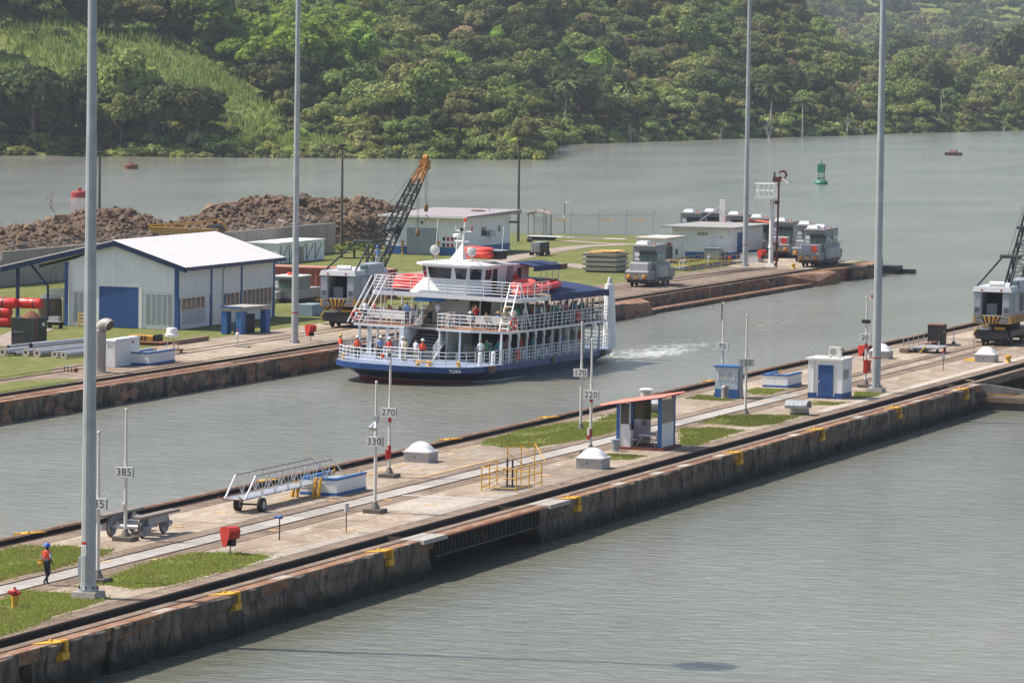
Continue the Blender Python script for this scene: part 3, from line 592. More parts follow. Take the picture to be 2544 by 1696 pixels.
sign("170", (1442.7, 1066), 6.55, 3.5, slab=0); sign("120", (1852, 1028), 6.35, 3.35, slab=0, bm=board_g, bw=.98, off=.03)
s = sign("70", (1794, 984), 6.3, 3.4, off=.02); MB().cyl((0, 0, 6.2), (0, 0, 7.25), .015, n=5).ob("antenna", steel_d, s); MB().cyl((-.1, 0, 5.2), (-.1, 0, 6.3), .05, n=6).ob("bracket", steel_d, s)
s = sign("20", (2150, 962), 6.3, 3.5, bands=((2.75, 3.1, red),), off=-.03, bw=.85); B(-.14, .14, -.16, .12, 1.0, 1.95).ob("fire_box", red, s); B(.16, .34, -.12, .12, 1.1, 1.9).ob("hose_box", brk, s); MB().tube([(0, 0, 6.25), (.5, 0, 6.25)], .03).ob("arm", post_m, s); MB().lathe([(.06, 0), (.06, .25), (.02, .3)], (.35, 0, 6.25), 8).ob("red_lamp", red, s); B(-.3, .28, -.18, .05, 4.5, 4.75).ob("camera_box", steel_d, s)
# ---- skylights
dome_m = mat("white_dome", (.80, .79, .78), .35, var=.03, spec=.5); cb = mat("skylight_curb", (.42, .40, .37), .85, var=.15, scale=4, dirt=(.22, .2, .18), dk=.5)
def skylight(q, label):
    p = G(*q); t = thing("skylight", label, "skylight", (p.x, p.y, 0), 0, "domed skylights on the pier")
    B(-1.5, 0, 0, 1.5, -.02, .58).ob("curb", cb, t); B(-1.57, .07, -.07, 1.57, .56, .63).ob("rim", dome_m, t)
    v = []; f = []; n = 12
    for i in range(n+1):
        for j in range(n+1):
            a, b2 = i/n*2-1, j/n*2-1; rr0 = min(1, math.sqrt(a*a+b2*b2)/1.12); h = .52*math.cos(rr0*math.pi/2)**.85*(1-max(abs(a), abs(b2))**8)
            v.append((-.75+a*.78, .75+b2*.78, .63+h))
    f = [(i*(n+1)+j, (i+1)*(n+1)+j, (i+1)*(n+1)+j+1, i*(n+1)+j+1) for i in range(n) for j in range(n)]
    MB().add(v, f).ob("dome", dome_m, t, 60); MB().cyl((-.85, -.012, .3), (-.85, 0, .3), .05, n=8).ob("vent_hole", black, t)
skylight((1064, 1150), "white domed skylight left of the yellow railing, behind the walkway"); skylight((1494, 1166), "white domed skylight at the foot of the 220 sign"); skylight((2206, 892), "white domed skylight behind the right mast"); skylight((2469, 901), "white domed skylight below the right crane")
# ---- blue and white hut
p = G(2007, 988); hut = thing("guard_hut", "white hut with blue door, blue skirting and roof air conditioner", "hut", (1.5, p.y, 0))
W_, D_, H_ = 2.4, 2.4, 2.6
B(0, W_, 0, D_, .38, H_).ob("wall", white_w, hut); B(-.012, W_+.012, -.012, D_+.012, 0, .38).ob("skirting", blue, hut); B(-.16, W_+.1, -.16, D_+.1, H_, H_+.14).ob("roof", white, hut)
d = B(.72, 1.78, -.05, .02, .16, 2.28).ob("door", blue, hut); MB().sphere((.8, -.09, 1.15), .05, 8, 5).ob("knob", alu, d); B(.64, 1.86, -.03, .01, 2.28, 2.34).ob("door_frame", white, hut); B(.64, .71, -.03, .01, .16, 2.28).ob("door_frame", white, hut); B(1.79, 1.86, -.03, .01, .16, 2.28).ob("door_frame", white, hut); B(.34, .42, -.1, 0, .38, 2.6).ob("conduit", white, hut)
B(.9, 1.5, -.2, -.04, H_-.03, H_+.02).ob("canopy", white, hut) if False else None
wn = B(W_-.03, W_+.02, .3, 1.55, 1.35, 1.95).ob("window", glass, hut); B(W_, W_+.035, .9, .95, 1.35, 1.95).ob("mullion", alu, wn); B(W_, W_+.03, .24, 1.61, 1.29, 1.35).ob("window_frame", alu, wn); B(W_, W_+.03, .24, 1.61, 1.95, 2.01).ob("window_frame", alu, wn)
ac = thing("air_conditioner", "cream air conditioner unit on the roof of the white hut", "air conditioner", (1.5+1.2, p.y+.75, H_+.14))
B(0, .86, 0, .38, .06, .74).ob("case", mat("cream_plastic", (.62, .6, .54), .5, var=.05), ac); MB().cyl((.3, -.02, .4), (.3, 0, .4), .23, n=18).ob("fan_guard", mat("fan_grey", (.3, .27, .25), .6), ac); B(.05, .15, .02, .36, 0, .06).ob("foot", steel_d, ac); B(.7, .8, .02, .36, 0, .06).ob("foot", steel_d, ac)
for i in range(3): MB().tube([(.86, .1+.06*i, .5), (1.0, .1+.06*i, .62), (1.08, .1+.06*i, .3), (.98, .1+.06*i, .02)], .025).ob("hose", black, ac)
an = thing("roof_antenna", "thin antenna on the front edge of the white hut roof", "antenna", (1.5+.28, p.y+.05, H_+.14)); MB().cyl((0, 0, 0), (0, 0, .62), .025, n=6).ob("rod", galv, an); MB().sphere((0, 0, .66), .075, 8, 5).ob("head", galv, an)
# ---- small blue booth
p = G(1776, 988); bo = thing("booth", "small weathered white booth with blue base and blue roof edge", "booth", (-4.1, p.y, 0))
B(0, 1.6, 0, 1.25, .62, 2.1).ob("wall", mat("booth_wall", (.42, .50, .55), .7, var=.1, dirt=(.6, .6, .58), dk=.7, lo=.45), bo); B(-.01, 1.61, -.01, 1.26, 0, .62).ob("skirting", blue_b, bo); B(-.1, 1.7, -.12, 1.35, 2.1, 2.2).ob("roof", blue_b, bo)
w_ = B(.25, 1.28, -.03, .02, 1.25, 1.85).ob("window", mat("pale_glass", (.42, .43, .42), .2, var=.15), bo); B(.76, .8, -.04, 0, 1.25, 1.85).ob("mullion", white, w_); B(.19, .25, -.045, 0, 1.2, 1.9).ob("window_frame", white, w_); B(1.28, 1.34, -.045, 0, 1.2, 1.9).ob("window_frame", white, w_)
B(1.6, 1.63, .15, 1.0, .05, 2.0).ob("door", blue_d, bo); B(1.63, 1.9, .12, .16, .05, 2.0).ob("open_door", grey_p, bo)
dr = thing("water_barrel", "grey barrel with rust stain in front of the small blue booth", "barrel", (-4.1+.85, p.y-.45, 0)); MB().lathe([(.26, 0), (.27, .03), (.26, .05), (.26, .8), (.2, .9), (.05, .92)], n=14).ob("barrel_body", mat("barrel_grey", (.30, .29, .28), .5, .3, var=.15, dirt=RUST, dk=.9, lo=.5), dr, 30)
# ---- U-shaped parapets
def parapet(x, y, wd, dp, h, label, rot=0):
    t = thing("stair_parapet", label, "parapet", (x, y, 0), rot, "white and blue stairwell parapets"); k = .2
    for nm, a in (("front_wall", (0, wd, 0, k)), ("side_wall", (0, k, k, dp)), ("side_wall", (wd-k, wd, k, dp))):
        o = B(a[0], a[1], a[2], a[3], .16, h-.12).ob(nm, white_w, t); B(a[0]-.03, a[1]+.03, a[2]-.03 if nm == "front_wall" else a[2]+.031, a[3]+.03, h-.12, h).ob("cap", blue_b, o); B(a[0]-.02, a[1]+.02, a[2]-.02 if nm == "front_wall" else a[2]+.021, a[3]+.02, 0, .16).ob("plinth", blue_b, o)
    B(k, wd-k, k, dp, -.02, .012).ob("stairwell_floor", conc_d, t)
    for x_ in (.3, wd-.3): MB().tube([(x_, dp-.1, 0), (x_, dp-.1, h+.1), (x_, dp-.7, h-.1), (x_, dp-.7, .0)], .025).ob("hand_rail", yellow, t)
parapet(-4.35, -94.4, 2.05, 4.1, .92, "white stairwell parapet with blue trim beside the wheeled gangway"); parapet(-4.0, -11.6, 1.8, 3.5, .92, "white stairwell parapet with blue trim left of the white hut"); parapet(-51.3, -14.9, 1.75, 4.6, .95, "white stairwell parapet with blue trim on the far quay by the white cabinet")
# ---- red-roofed shelter
p = G(1530, 1114); kx, ky = 1.95, -61.4
ki = thing("shelter", "open blue and white shelter with sloping red tin roof", "shelter", (kx, ky, 0))
B(-.1, 3.05, -.35, 3.1, 0, .14).ob("floor_slab", mat("red_floor", (.17, .05, .035), .8, var=.2), ki)
for (x_, y_, hh) in ((0, 0, 2.72), (2.55, 0, 3.12), (2.55, 2.6, 3.12), (0, 2.6, 2.72)): B(x_, x_+.2, y_, y_+.2, .14, hh).ob("corner_post", blue_b, ki)
B(.2, .82, .04, .1, .14, 1.4).ob("front_panel", white, ki); w_ = B(.24, .80, .05, .08, 1.46, 2.66).ob("window", glass, ki); 
for a in ((.2, .25, 1.4, 2.75), (.79, .84, 1.4, 2.75)): B(a[0], a[1], .03, .1, a[2], a[3]).ob("window_frame", white, w_)
B(.2, .84, .03, .1, 1.4, 1.46).ob("window_frame", white, w_); B(.25, .79, .03, .1, 2.68, 2.75).ob("window_frame", white, w_)
B(.82, .88, .04, .62, .14, 1.1).ob("door_leaf", white, ki)
B(.04, .1, .2, 2.6, .14, 1.4).ob("left_panel", white, ki); B(.2, 1.25, 2.66, 2.72, .14, 1.55).ob("rear_panel", white, ki); B(.2, 1.25, 2.67, 2.71, 1.55, 2.75).ob("rear_window", mat("tinted_pane", (.10, .11, .07), .1), ki); B(.7, .95, 2.5, 2.65, 1.2, 1.5).ob("electric_box", grey_p, ki)
B(2.65, 2.71, .2, 2.6, .14, 1.5).ob("right_panel", white, ki); w_ = B(2.67, 2.70, .28, 2.5, 1.56, 2.9).ob("side_window", mat("brown_pane", (.16, .13, .10), .12, var=.3, scale=.8), ki); B(2.64, 2.73, 1.35, 1.4, 1.5, 2.95).ob("mullion", alu, w_); B(2.64, 2.73, .2, .28, 1.5, 2.98).ob("window_frame", alu, w_); B(2.64, 2.73, 2.52, 2.6, 1.5, 2.98).ob("window_frame", alu, w_); B(2.64, 2.73, .28, 2.52, 1.5, 1.55).ob("window_frame", alu, w_)
rm = mat("red_tin", (.52, .12, .085), .5, .1, var=.12, scale=1.5, dirt=(.6, .25, .2), dk=.5, lo=.5); n = 40; v = []; f = []
for i in range(n+1):
    y_ = -.55+3.95*i/n; dz = .035*math.sin(i*math.pi/1.0*.5*2/1)
    dz = .04*(1 if i % 2 else -1)
    v += [(-.85, y_, 2.58+dz), (3.15, y_, 3.24+dz)]
f = [(2*i, 2*i+1, 2*i+3, 2*i+2) for i in range(n)]
rf = MB().add(v, f); o_ = rf.ob("roof", rm, ki); md = o_.modifiers.new("thick", 'SOLIDIFY'); md.thickness = .03
for y_ in (.05, 2.7): MB().hexa([(-.6, y_, 2.5), (3.0, y_, 3.08), (3.0, y_+.08, 3.08), (-.6, y_+.08, 2.5)], [(-.6, y_, 2.58), (3.0, y_, 3.17), (3.0, y_+.08, 3.17), (-.6, y_+.08, 2.58)]).ob("rafter", blue_d, ki)
pt = thing("picnic_table", "pale picnic table inside the red roofed shelter", "table", (kx+1.75, ky+.85, .14)); gp = mat("table_grey", (.42, .47, .48), .6, var=.1)
B(-.4, .4, -.8, .8, .68, .74).ob("table_top", gp, pt)
for s_ in (-1, 1):
    B(s_*.68-.13, s_*.68+.13, -.8, .8, .4, .45).ob("bench", gp, pt)
    for y_ in (-.55, .55): MB().tube([(s_*.2, y_, .68), (s_*.62, y_, 0)], .035, 4).ob("leg", gp, pt)
for y_ in (-.55, .55): B(-.75, .75, y_-.03, y_+.03, .35, .4).ob("cross_bar", wood_p, pt)
p = G(1529, 1119); tb = thing("trash_can", "grey plastic trash can beside the red roofed shelter", "trash can", p); bgm = mat("bin_grey", (.26, .31, .33), .5, var=.08)
MB().lathe([(.19, 0), (.23, .55), (.25, .6)], n=14).ob("can", bgm, tb, 30); MB().lathe([(.26, .58), (.27, .66), (.2, .68)], n=14).ob("lid", bgm, tb, 30)
# ---- yellow hatch railing
p = G(1201, 1219); cg = thing("hatch_railing", "yellow tube railing around a hatch with raised ladder rails", "railing", (3.45, -88.2, 0))
def ring(z, pts): 
    for a, b2 in zip(pts, pts[1:]): MB().cyl((a[0], a[1], z), (b2[0], b2[1], z), .03, n=6).ob("rail", yellow, cg)
cp = [(0, 0), (1.95, 0), (1.95, 4.0), (-.6, 4.0)]
ring(1.25, cp[:3]); ring(.72, cp); ring(.2, cp[:3]); ring(1.25, [(0, 0), (-.6, 4.0)]); ring(.2, [(0, 0), (-.6, 4.0)]); ring(.72, [(0, 0), (-.6, 4.0)])
for a in cp+[(1.95, 2.0), (-.3, 2.0)]: MB().cyl((a[0], a[1], 0), (a[0], a[1], 1.27), .035, n=6).ob("post", yellow, cg)
for a, h in (((.2, 3.4), 2.1), ((.55, 4.6), 2.1), ((.9, 5.8), 2.1)): MB().cyl((a[0], a[1], 0), (a[0], a[1], h), .033, n=6).ob("ladder_post", yellow, cg)
MB().tube([(.2, 3.4, 2.1), (.9, 5.8, 2.1), (2.0, 4.4, 1.3)], .03).ob("ladder_rail", yellow, cg); MB().tube([(.2, 3.4, 1.75), (1.1, 3.9, 1.0)], .025).ob("ladder_rail", yellow, cg); MB().tube([(.55, 4.6, 2.1), (1.5, 4.2, 1.25)], .025).ob("ladder_rail", yellow, cg)
for x_ in (.5, .8): MB().cyl((x_, 2.6, 0), (x_, 2.6, 1.5), .05, n=6).ob("dark_post", steel_d, cg)
B(.25, 1.75, .6, 3.6, -.01, .016).ob("hatch", black, cg)
# ---- wheeled gangway
gw = thing("gangway", "aluminium truss gangway on two rubber wheels", "gangway", (-4.2, -104.2, 0)); z0 = .72
B(-.05, 1.05, -.3, 13.5, z0-.06, z0).ob("deck", alu, gw)
for x_, dx in ((-.05, 0), (1.05, 0)):
    MB().tube([(x_, -.2, z0), (x_, 13.5, z0)], .035, 4).ob("bottom_chord", alu, gw); MB().tube([(x_, 1.1, z0+1.05), (x_, 11.2, z0+1.05)], .035, 4).ob("top_chord", mat("aged_aluminium", (.30, .25, .24), .5, .4, var=.2), gw)
    MB().tube([(x_, -.2, z0), (x_, 1.1, z0+1.05)], .055, 5).ob("end_post", white, gw); MB().tube([(x_, 13.2, z0), (x_, 11.2, z0+1.05)], .04, 5).ob("end_post", alu, gw)
    for i in range(6):
        y_ = 1.1+i*1.68; MB().tube([(x_, y_, z0+1.05), (x_, y_+.84, z0)], .024, 4).ob("diagonal", alu, gw); MB().tube([(x_, y_+.84, z0), (x_, y_+1.68, z0+1.05)], .024, 4).ob("diagonal", alu, gw); MB().tube([(x_, y_+.84, z0), (x_, y_+.84, z0+1.05)], .018, 4).ob("upright", alu, gw)
for i in range(4): y_ = 1.9+i*2.6; MB().tube([(1.05, y_, z0), (1.55, y_-.6, z0-.02)], .02, 4).ob("outrigger", alu, gw)
for x_ in (.18, 1.48):
    o_ = MB().cyl((x_-.11, .9, .36), (x_+.11, .9, .36), .37, n=18).ob("wheel", rubber, gw, 40); MB().cyl((x_-.12, .9, .36), (x_+.125, .9, .36), .2, n=12).ob("rim", galv, o_, 40)
MB().cyl((.1, .9, .36), (1.4, .9, .36), .05, n=6).ob("axle", steel_d, gw); MB().tube([(-.3, -.5, z0+.12), (-.1, -.3, z0-.05), (1.0, -.3, z0-.05), (.9, -.7, z0+.14)], .03).ob("hitch", rust, gw)
for x_ in (-.1, .15, 1.1, 1.35): MB().hexa([(x_, 8.3, 0), (x_+.1, 8.3, 0), (x_+.1, 8.6, 0), (x_, 8.6, 0)], [(x_+.1, 8.5, .78 if x_ < 1 else 1.05), (x_+.2, 8.5, .78 if x_ < 1 else 1.05), (x_+.2, 8.7, .78 if x_ < 1 else 1.05), (x_+.1, 8.7, .78 if x_ < 1 else 1.05)]).ob("stand_leg", yellow, gw)
B(0, 1.3, 8.5, 8.65, .42, .5).ob("stand_bar", alu, gw)
# ---- rail bogie
bg_ = thing("rail_bogie", "grey railway bogie with spoked wheels and two channel beams", "bogie", (-4.8, -116.6, 0)); bgy = mat("bogie_grey", (.28, .31, .34), .45, .4, var=.15, dirt=RUST, dk=.4)
for y_ in (0, 2.4):
    for x_ in (0, 1.65):
        o_ = MB().lathe([(.46, -.05), (.5, -.05), (.5, .0), (.46, .01), (.46, .09), (.4, .09), (.34, .05), (.16, .05), (.12, .12)], n=22).xf(Matrix.Translation((x_, y_, .5)) @ Matrix.Rotation(RAD(90), 4, 'Y')).ob("wheel", bgy, bg_, 30); MB().lathe([(.485, -.045), (.503, -.04), (.503, .003), (.485, .005)], n=22).xf(Matrix.Translation((x_, y_, .5)) @ Matrix.Rotation(RAD(90), 4, 'Y')).ob("tyre", rust, o_, 30)
    MB().cyl((0, y_, .5), (1.65, y_, .5), .11, n=12).ob("axle", alu, bg_, 30)
    for x_ in (-.22, 1.87): MB().cyl((x_, y_-.3, .45), (x_, y_+.3, .5), .17, .12, n=8).ob("axle_box", bgy, bg_, 30)
for x_ in (-.35, 1.55): MB().prismy([(x_, .98), (x_+.5, .98), (x_+.5, 1.1), (x_, 1.1)], -1.0, 3.4).ob("channel_beam", mat("channel_steel", (.22, .19, .16), .7, .2, var=.25, dirt=RUST, dk=.4), bg_)
B(-.1, 1.75, .9, 1.5, .42, .72).ob("cross_member", bgy, bg_); B(.3, 1.3, 1.6, 2.2, .5, .85).ob("gear_case", bgy, bg_)
for x_ in (-.15, 1.8): B(x_-.1, x_+.1, .1, 2.3, .62, .98).ob("side_frame", bgy, bg_)
# ---- hydrant
hy = thing("fire_hydrant", "fire hydrant with red cap and yellow barrel on the lawn", "fire hydrant", G(36, 1508))
MB().lathe([(.13, 0), (.12, .2), (.16, .42), (.16, .5)], n=12).ob("barrel", yellow, hy, 30); hd = MB().lathe([(.16, .5), (.19, .58), (.17, .68), (.1, .74), (.05, .78), (.05, .86)], n=12).ob("bonnet", red, hy, 30)
for a in ((-.3, 0), (.26, 0), (0, -.28)): MB().cyl((0, 0, .62), (a[0], a[1], .62), .085, n=8).ob("outlet", red, hd, 30)
# ---- red call boxes
def callbox(q, label, s=1.0, rz=0.0):
    t = thing("call_box", label, "call box", G(*q), rz, "red hooded call boxes")
    poly = [(-.42, 1.12), (-.3, 1.24), (0, 1.3), (.3, 1.24), (.42, 1.12), (.3, .72), (.12, .38), (-.12, .38), (-.3, .72)]
    hd = MB(); n = len(poly); v = [(x*s, -.30*s, z*s) for x, z in poly]+[(x*s*.8, .32*s, (z*.9+.12)*s) for x, z in poly]
    hd.add(v, [tuple(range(n))]+[(i, n+i, n+(i+1) % n, (i+1) % n) for i in range(n) if i not in (5, 6)]); o_ = hd.ob("hood", red, t); md = o_.modifiers.new("t", 'SOLIDIFY'); md.thickness = .03
    B(-.15*s, .18*s, -.05, .2, .4*s, 1.0*s).ob("telephone", black, t); MB().cyl((0, 0, 0), (0, 0, .5*s), .03, n=6).ob("post", rust, t); MB().tube([(.2*s, 0, .7*s), (.33*s, -.05, .45*s), (.12*s, 0, .3*s)], .015).ob("cord", black, t)
callbox((572, 1377), "red hooded call box at the edge of the lawn patch", 1.0, -.6); callbox((772, 847), "red hooded call box on the far quay below the left crane", 1.0, -.6); callbox((2145, 896), "red hooded call box beside the 20 sign", .9, -.6); callbox((1893, 652), "red hooded call box on the far bank below the signal mast", 1.1, -.6)
# ---- little posts
t = thing("tap_post", "thin post with blue valve on top near the red call box", "post", G(694, 1341)); MB().cyl((0, 0, 0), (0, 0, 1.05), .03, n=6).ob("post", steel_d, t); MB().cyl((-.26, 0, 1.1), (.1, 0, 1.08), .07, n=8).ob("valve", blue_b, t); MB().sphere((.08, 0, 1.1), .1, 8, 5).ob("valve_head", blue_b, t)
t = thing("meter_post", "thin rusty post with grey box near the 330 sign", "post", G(860, 1322)); MB().cyl((0, 0, 0), (0, 0, 1.0), .028, n=6).ob("post", rust, t); MB().cyl((0, 0, .98), (0, 0, 1.42), .13, n=8).ob("box", conc_l, t)
t = thing("signal_post", "thin post with small grey signal head right of the right mast", "post", G(2343, 920)); MB().cyl((0, 0, 0), (0, 0, 1.3), .03, n=6).ob("post", steel_d, t); B(-.1, .1, -.1, .1, .85, 1.25).ob("head", galv, t); MB().lathe([(.07, 1.3), (.07, 1.5), (.03, 1.55)], n=8).ob("red_lamp", red, t)
t = thing("marker_post", "short thin grey post by the return rails before the right crane", "post", G(2419, 876)); MB().cyl((0, 0, 0), (0, 0, .95), .035, n=6).ob("post", galv, t); B(-.08, .08, -.05, .05, .8, .95).ob("head", galv, t)
t = thing("lamp_post", "short post on a slab between black cabinet and right crane", "post", G(2369, 858)); B(-.5, .5, -.4, .4, 0, .12).ob("slab", conc, t); MB().lathe([(.2, .12), (.18, .22), (.06, .36)], n=8).ob("base", conc_d, t); MB().cyl((0, 0, .3), (0, 0, 1.25), .035, n=6).ob("post", galv, t)
def bollard(q, label, s=1, z=0.0):
    t = thing("bollard", label, "bollard", G(q[0], q[1], z)); MB().lathe([(.28*s, 0), (.26*s, .06*s), (.17*s, .12*s), (.17*s, .34*s), (.3*s, .42*s), (.3*s, .5*s), (.1, .54*s)], n=12).ob("casting", yellow, t, 30)
bollard((2505, 900), "yellow bollard right of the right skylight"); 
t = thing("yellow_block", "low yellow block left of the right skylight", "block", G(2410, 896)); MB().frus(-.42, .42, -.25, .25, 0, .17, .06).ob("casting", yellow, t)
bollard((1955, 632), "small yellow bollard among the parked locomotives", .9); bollard((1971, 667), "yellow bollard in front of the rearmost quay locomotive", 1.0); bollard((1767, 735), "orange bollard on the low ledge of the far bank", 1.0, -1.0)
# ---- black cabinet
cbn = thing("cabinet", "tall black cabinet with rusty top at the pier edge", "cabinet", G(2304, 858)); B(0, 1.25, 0, 1.2, .05, 1.62).ob("body", black, cbn); B(-.02, 1.27, -.02, 1.22, 1.62, 1.7).ob("top", rust, cbn); B(1.25, 1.265, .2, .5, 1.0, 1.2).ob("label_plate", galv, cbn); B(.05, 1.2, .1, 1.1, 0, .05).ob("skid", steel_d, cbn)
# ---- gangway rails lying by the edge and hose trolley
p = G(2235, 872); ld = thing("guard_rails", "old grey steel guard rail frame lying along the pier edge", "guard rail", (p.x+.3, p.y, 0))
for i in range(7): MB().cyl((0, i*1.55, 0), (0, i*1.55, 1.05), .03, n=5).ob("upright", galv, ld)
for z in (.1, .55, 1.02): MB().cyl((0, 0, z), (0, 9.3, z), .025, n=5).ob("rail", galv, ld)
B(.2, .9, -2, 8.5, .05, .35).ob("timber_base", wood_p, ld); B(.95, 1.25, 0, 6, .05, .5).ob("rusty_beam", rust, ld)
p = G(2260, 876); tr = thing("trolley", "low aluminium trolley with yellow handle near the black cabinet", "trolley", p)
B(.2, 2.4, -.1, 2.6, .38, .5).ob("frame", alu, tr); MB().tube([(-.3, -.2, .1), (.6, .2, .5)], .04).ob("drawbar", alu, tr); MB().tube([(1.0, -.9, .05), (1.35, -.2, .62)], .06, 4).ob("handle", yellow, tr)
for a in ((.4, .1), (2.2, .1), (.4, 2.4), (2.2, 2.4)): MB().cyl((a[0]-.06, a[1], .2), (a[0]+.06, a[1], .2), .2, n=10).ob("wheel", rubber, tr)
for a in (1.6, 2.3): MB().cyl((a, .2, .5), (a, .2, .95), .05, n=6).ob("stake", alu, tr)
B(-.2, .7, .4, 1.3, .05, .38).ob("winch", galv, tr)
# ---- curved vent hoods
def hood(q, label, wd=1.55):
    p = G(*q); t = thing("vent_hood", label, "vent", (p.x, p.y, 0)); B(.28, wd-.2, .1, .75, 0, .42).ob("box", mat("vent_box", (.38, .35, .31), .8, var=.1), t); B(.27, wd-.19, .09, .76, 0, .14).ob("plinth", conc_d, t)
    pr = [(-.28, .42), (-.3, .62), (-.2, .82), (.05, .92), (.6, .92), (.85, .82), (.95, .62), (.93, .42), (.85, .42), (.83, .7), (.55, .84), (.1, .84), (-.12, .75), (-.22, .42)]
    k = 5; step = wd*.96/k
    for i in range(k): MB().prismx([(y_, z) for y_, z in pr], i*step, (i+1)*step-.02).ob("hood_panel", mat("zinc", (.46, .47, .49), .45, .45, var=.1), t, 30)
hood((1952, 1029), "curved zinc vent hood in front of the white hut"); hood((1590, 1024), "zinc vent hood partly hidden behind the red roofed shelter")
t = thing("vent_stack", "white round vent behind the red tin roof of the shelter", "vent", (G(1605, 1015).x, G(1605, 1015).y, 0)); MB().lathe([(.36, 0), (.36, 1.2)], n=14).ob("stack", conc_l, t, 30); MB().lathe([(.44, 1.2), (.46, 1.28), (.3, 1.34)], n=14).ob("cap", white, t, 30)
# ================================================================== WEST BANK THINGS
# ---- workshop
wk = thing("workshop", "white workshop with blue frame, blue roller door and pale metal roof", "building", (-74.4, 22.6, 0))
WW, WD, WH, RH = 10.3, 20.0, 5.35, 7.2   # width, depth, eave, ridge
rx = 4.55                                 # ridge offset from the left wall
clad = mat("cladding", (.72, .73, .75), .6, var=.04, scale=.6, dirt=(.42, .41, .39), dk=.35, lo=.5)
def corrug(pts0, axis, length, z0, ztop, name, mtl, parent, pitch=.3, d=.014):
    """corrugated sheet standing from z0 to ztop(s) along axis"""
    v = []; n = int(length/pitch*2)
    for i in range(n+1):
        s = length*i/n; o_ = d if i % 2 else 0; x_ = pts0[0]+(s if axis == 'x' else o_); y_ = pts0[1]+(-o_ if axis == 'x' else s); v += [(x_, y_, z0), (x_, y_, ztop(s))]
    f = [(2*i, 2*i+2, 2*i+3, 2*i+1) for i in range(n)]
    return MB().add(v, f).ob(name, mtl, parent)
gable = lambda s: WH+(RH-WH)*(s/rx if s < rx else (WW-s)/(WW-rx))-.2
corrug((0, -.02), 'x', WW, 2.95, gable, "gable_cladding", clad, wk); corrug((WW+.02, 0), 'y', WD, 2.6, lambda s: WH-.15, "side_cladding", clad, wk)
B(.1, WW-.1, .02, .2, 0, 2.95).ob("lower_wall", clad, wk); B(.02, .2, .2, WD, 0, WH-.3).ob("left_wall", clad, wk); B(.1, WW-.1, WD-.2, WD, 0, WH-.3).ob("rear_wall", clad, wk)
B(WW-.2, WW-.02, .2, WD, 0, 2.6).ob("side_wall", clad, wk); B(.2, WW-.2, .2, WD-.2, 0, .03).ob("floor_slab", conc, wk)
MB().prismy([(-5.7, 4.78), (rx, RH), (rx, RH-.1), (-5.7, 4.68)], -.55, WD+.5).ob("roof_sheet", mat("pale_roof", (.72, .68, .66), .5, .15, var=.05, scale=.5, dirt=(.5, .42, .4), dk=.4), wk)
n = 46; v = []
for i in range(n+1):
    y_ = -.55+(WD+1.05)*i/n; dz = .025 if i % 2 else 0
    v += [(rx, y_, RH+dz), (WW+.85, y_, WH-.22+dz)]
MB().add(v, [(2*i, 2*i+1, 2*i+3, 2*i+2) for i in range(n)]).ob("roof_sheet", MATS["pale_roof"], wk)
MB().prismy([(rx, RH-.03), (WW+.85, WH-.25), (WW+.85, WH-.3), (rx, RH-.09)], -.5, WD+.48).ob("roof_deck", blue_d, wk)
def beam(a, b2, y0, y1, h, name="fascia"): MB().prismy([a, b2, (b2[0], b2[1]-h), (a[0], a[1]-h)], y0, y1).ob(name, blue_d, wk)
beam((-5.7, 4.66), (rx, RH-.09), -.5, -.3, .42); beam((rx, RH-.1), (WW+.85, WH-.3), -.5, -.3, .36); B(WW+.7, WW+.9, -.5, WD+.5, WH-.52, WH-.28).ob("gutter", blue_d, wk)
for x_ in (0, WW-.36): B(x_, x_+.36, -.08, .3, 0, WH if x_ else 4.95+.3).ob("column", blue, wk)
for y_ in (6.3, 12.6, WD-.4): B(WW-.3, WW+.06, y_, y_+.36, 0, WH-.3).ob("column", blue, wk)
for x_, y_ in ((-4.6, .2), (-1.6, 6.5)): B(x_, x_+.24, y_, y_+.24, 0, 4.9 if x_ < -3 else 5.4).ob("lean_to_post", blue_d, wk)
for y_ in (6.4, 13, 19.5): MB().prismy([(-5.5, 4.6), (0, 6.0), (0, 5.75), (-5.5, 4.35)], y_, y_+.2).ob("lean_to_rafter", blue_d, wk)
MB().tube([(-3.3, .4, 4.9), (-1.75, .4, 3.2), (-1.7, .4, .2)], .1, 6).ob("downpipe", blue_d, wk)
dr = B(3.15, 6.7, -.06, .03, 0, 3.35).ob("roller_door", blue, wk)
sl = MB().prismx([(-.03, 0), (-.038, .02), (-.038, .19), (-.03, .21)], 3.15, 6.7).mesh("door_slat", blue)
for i in range(16): part("door_slat", sl, dr, (0, -.045, i*.21))
for a in ((2.85, 3.15, 0, 3.65), (6.7, 7.0, 0, 3.65), (3.15, 6.7, 3.35, 3.65)): B(a[0], a[1], -.07, .03, a[2], a[3]).ob("door_frame", white, wk)
slot = B(-.18, .18, -.05, .0, -.026, .026).mesh("vent_slot", mat("slot_shadow", (.10, .10, .10), .9)); 
for x0, nc in ((.75, 5), (7.3, 5)):
    for i in range(nc):
        for j in range(15): part("vent_slot", slot, wk, (x0+.25+i*.49, .022, .42+j*.165))
slot2 = B(-.05, 0.0, -.18, .18, -.026, .026).mesh("vent_slot", MATS["slot_shadow"])
for i in range(9):
    for j in range(7): part("vent_slot", slot2, wk, (WW-.0, 1.0+i*.52, .42+j*.165))
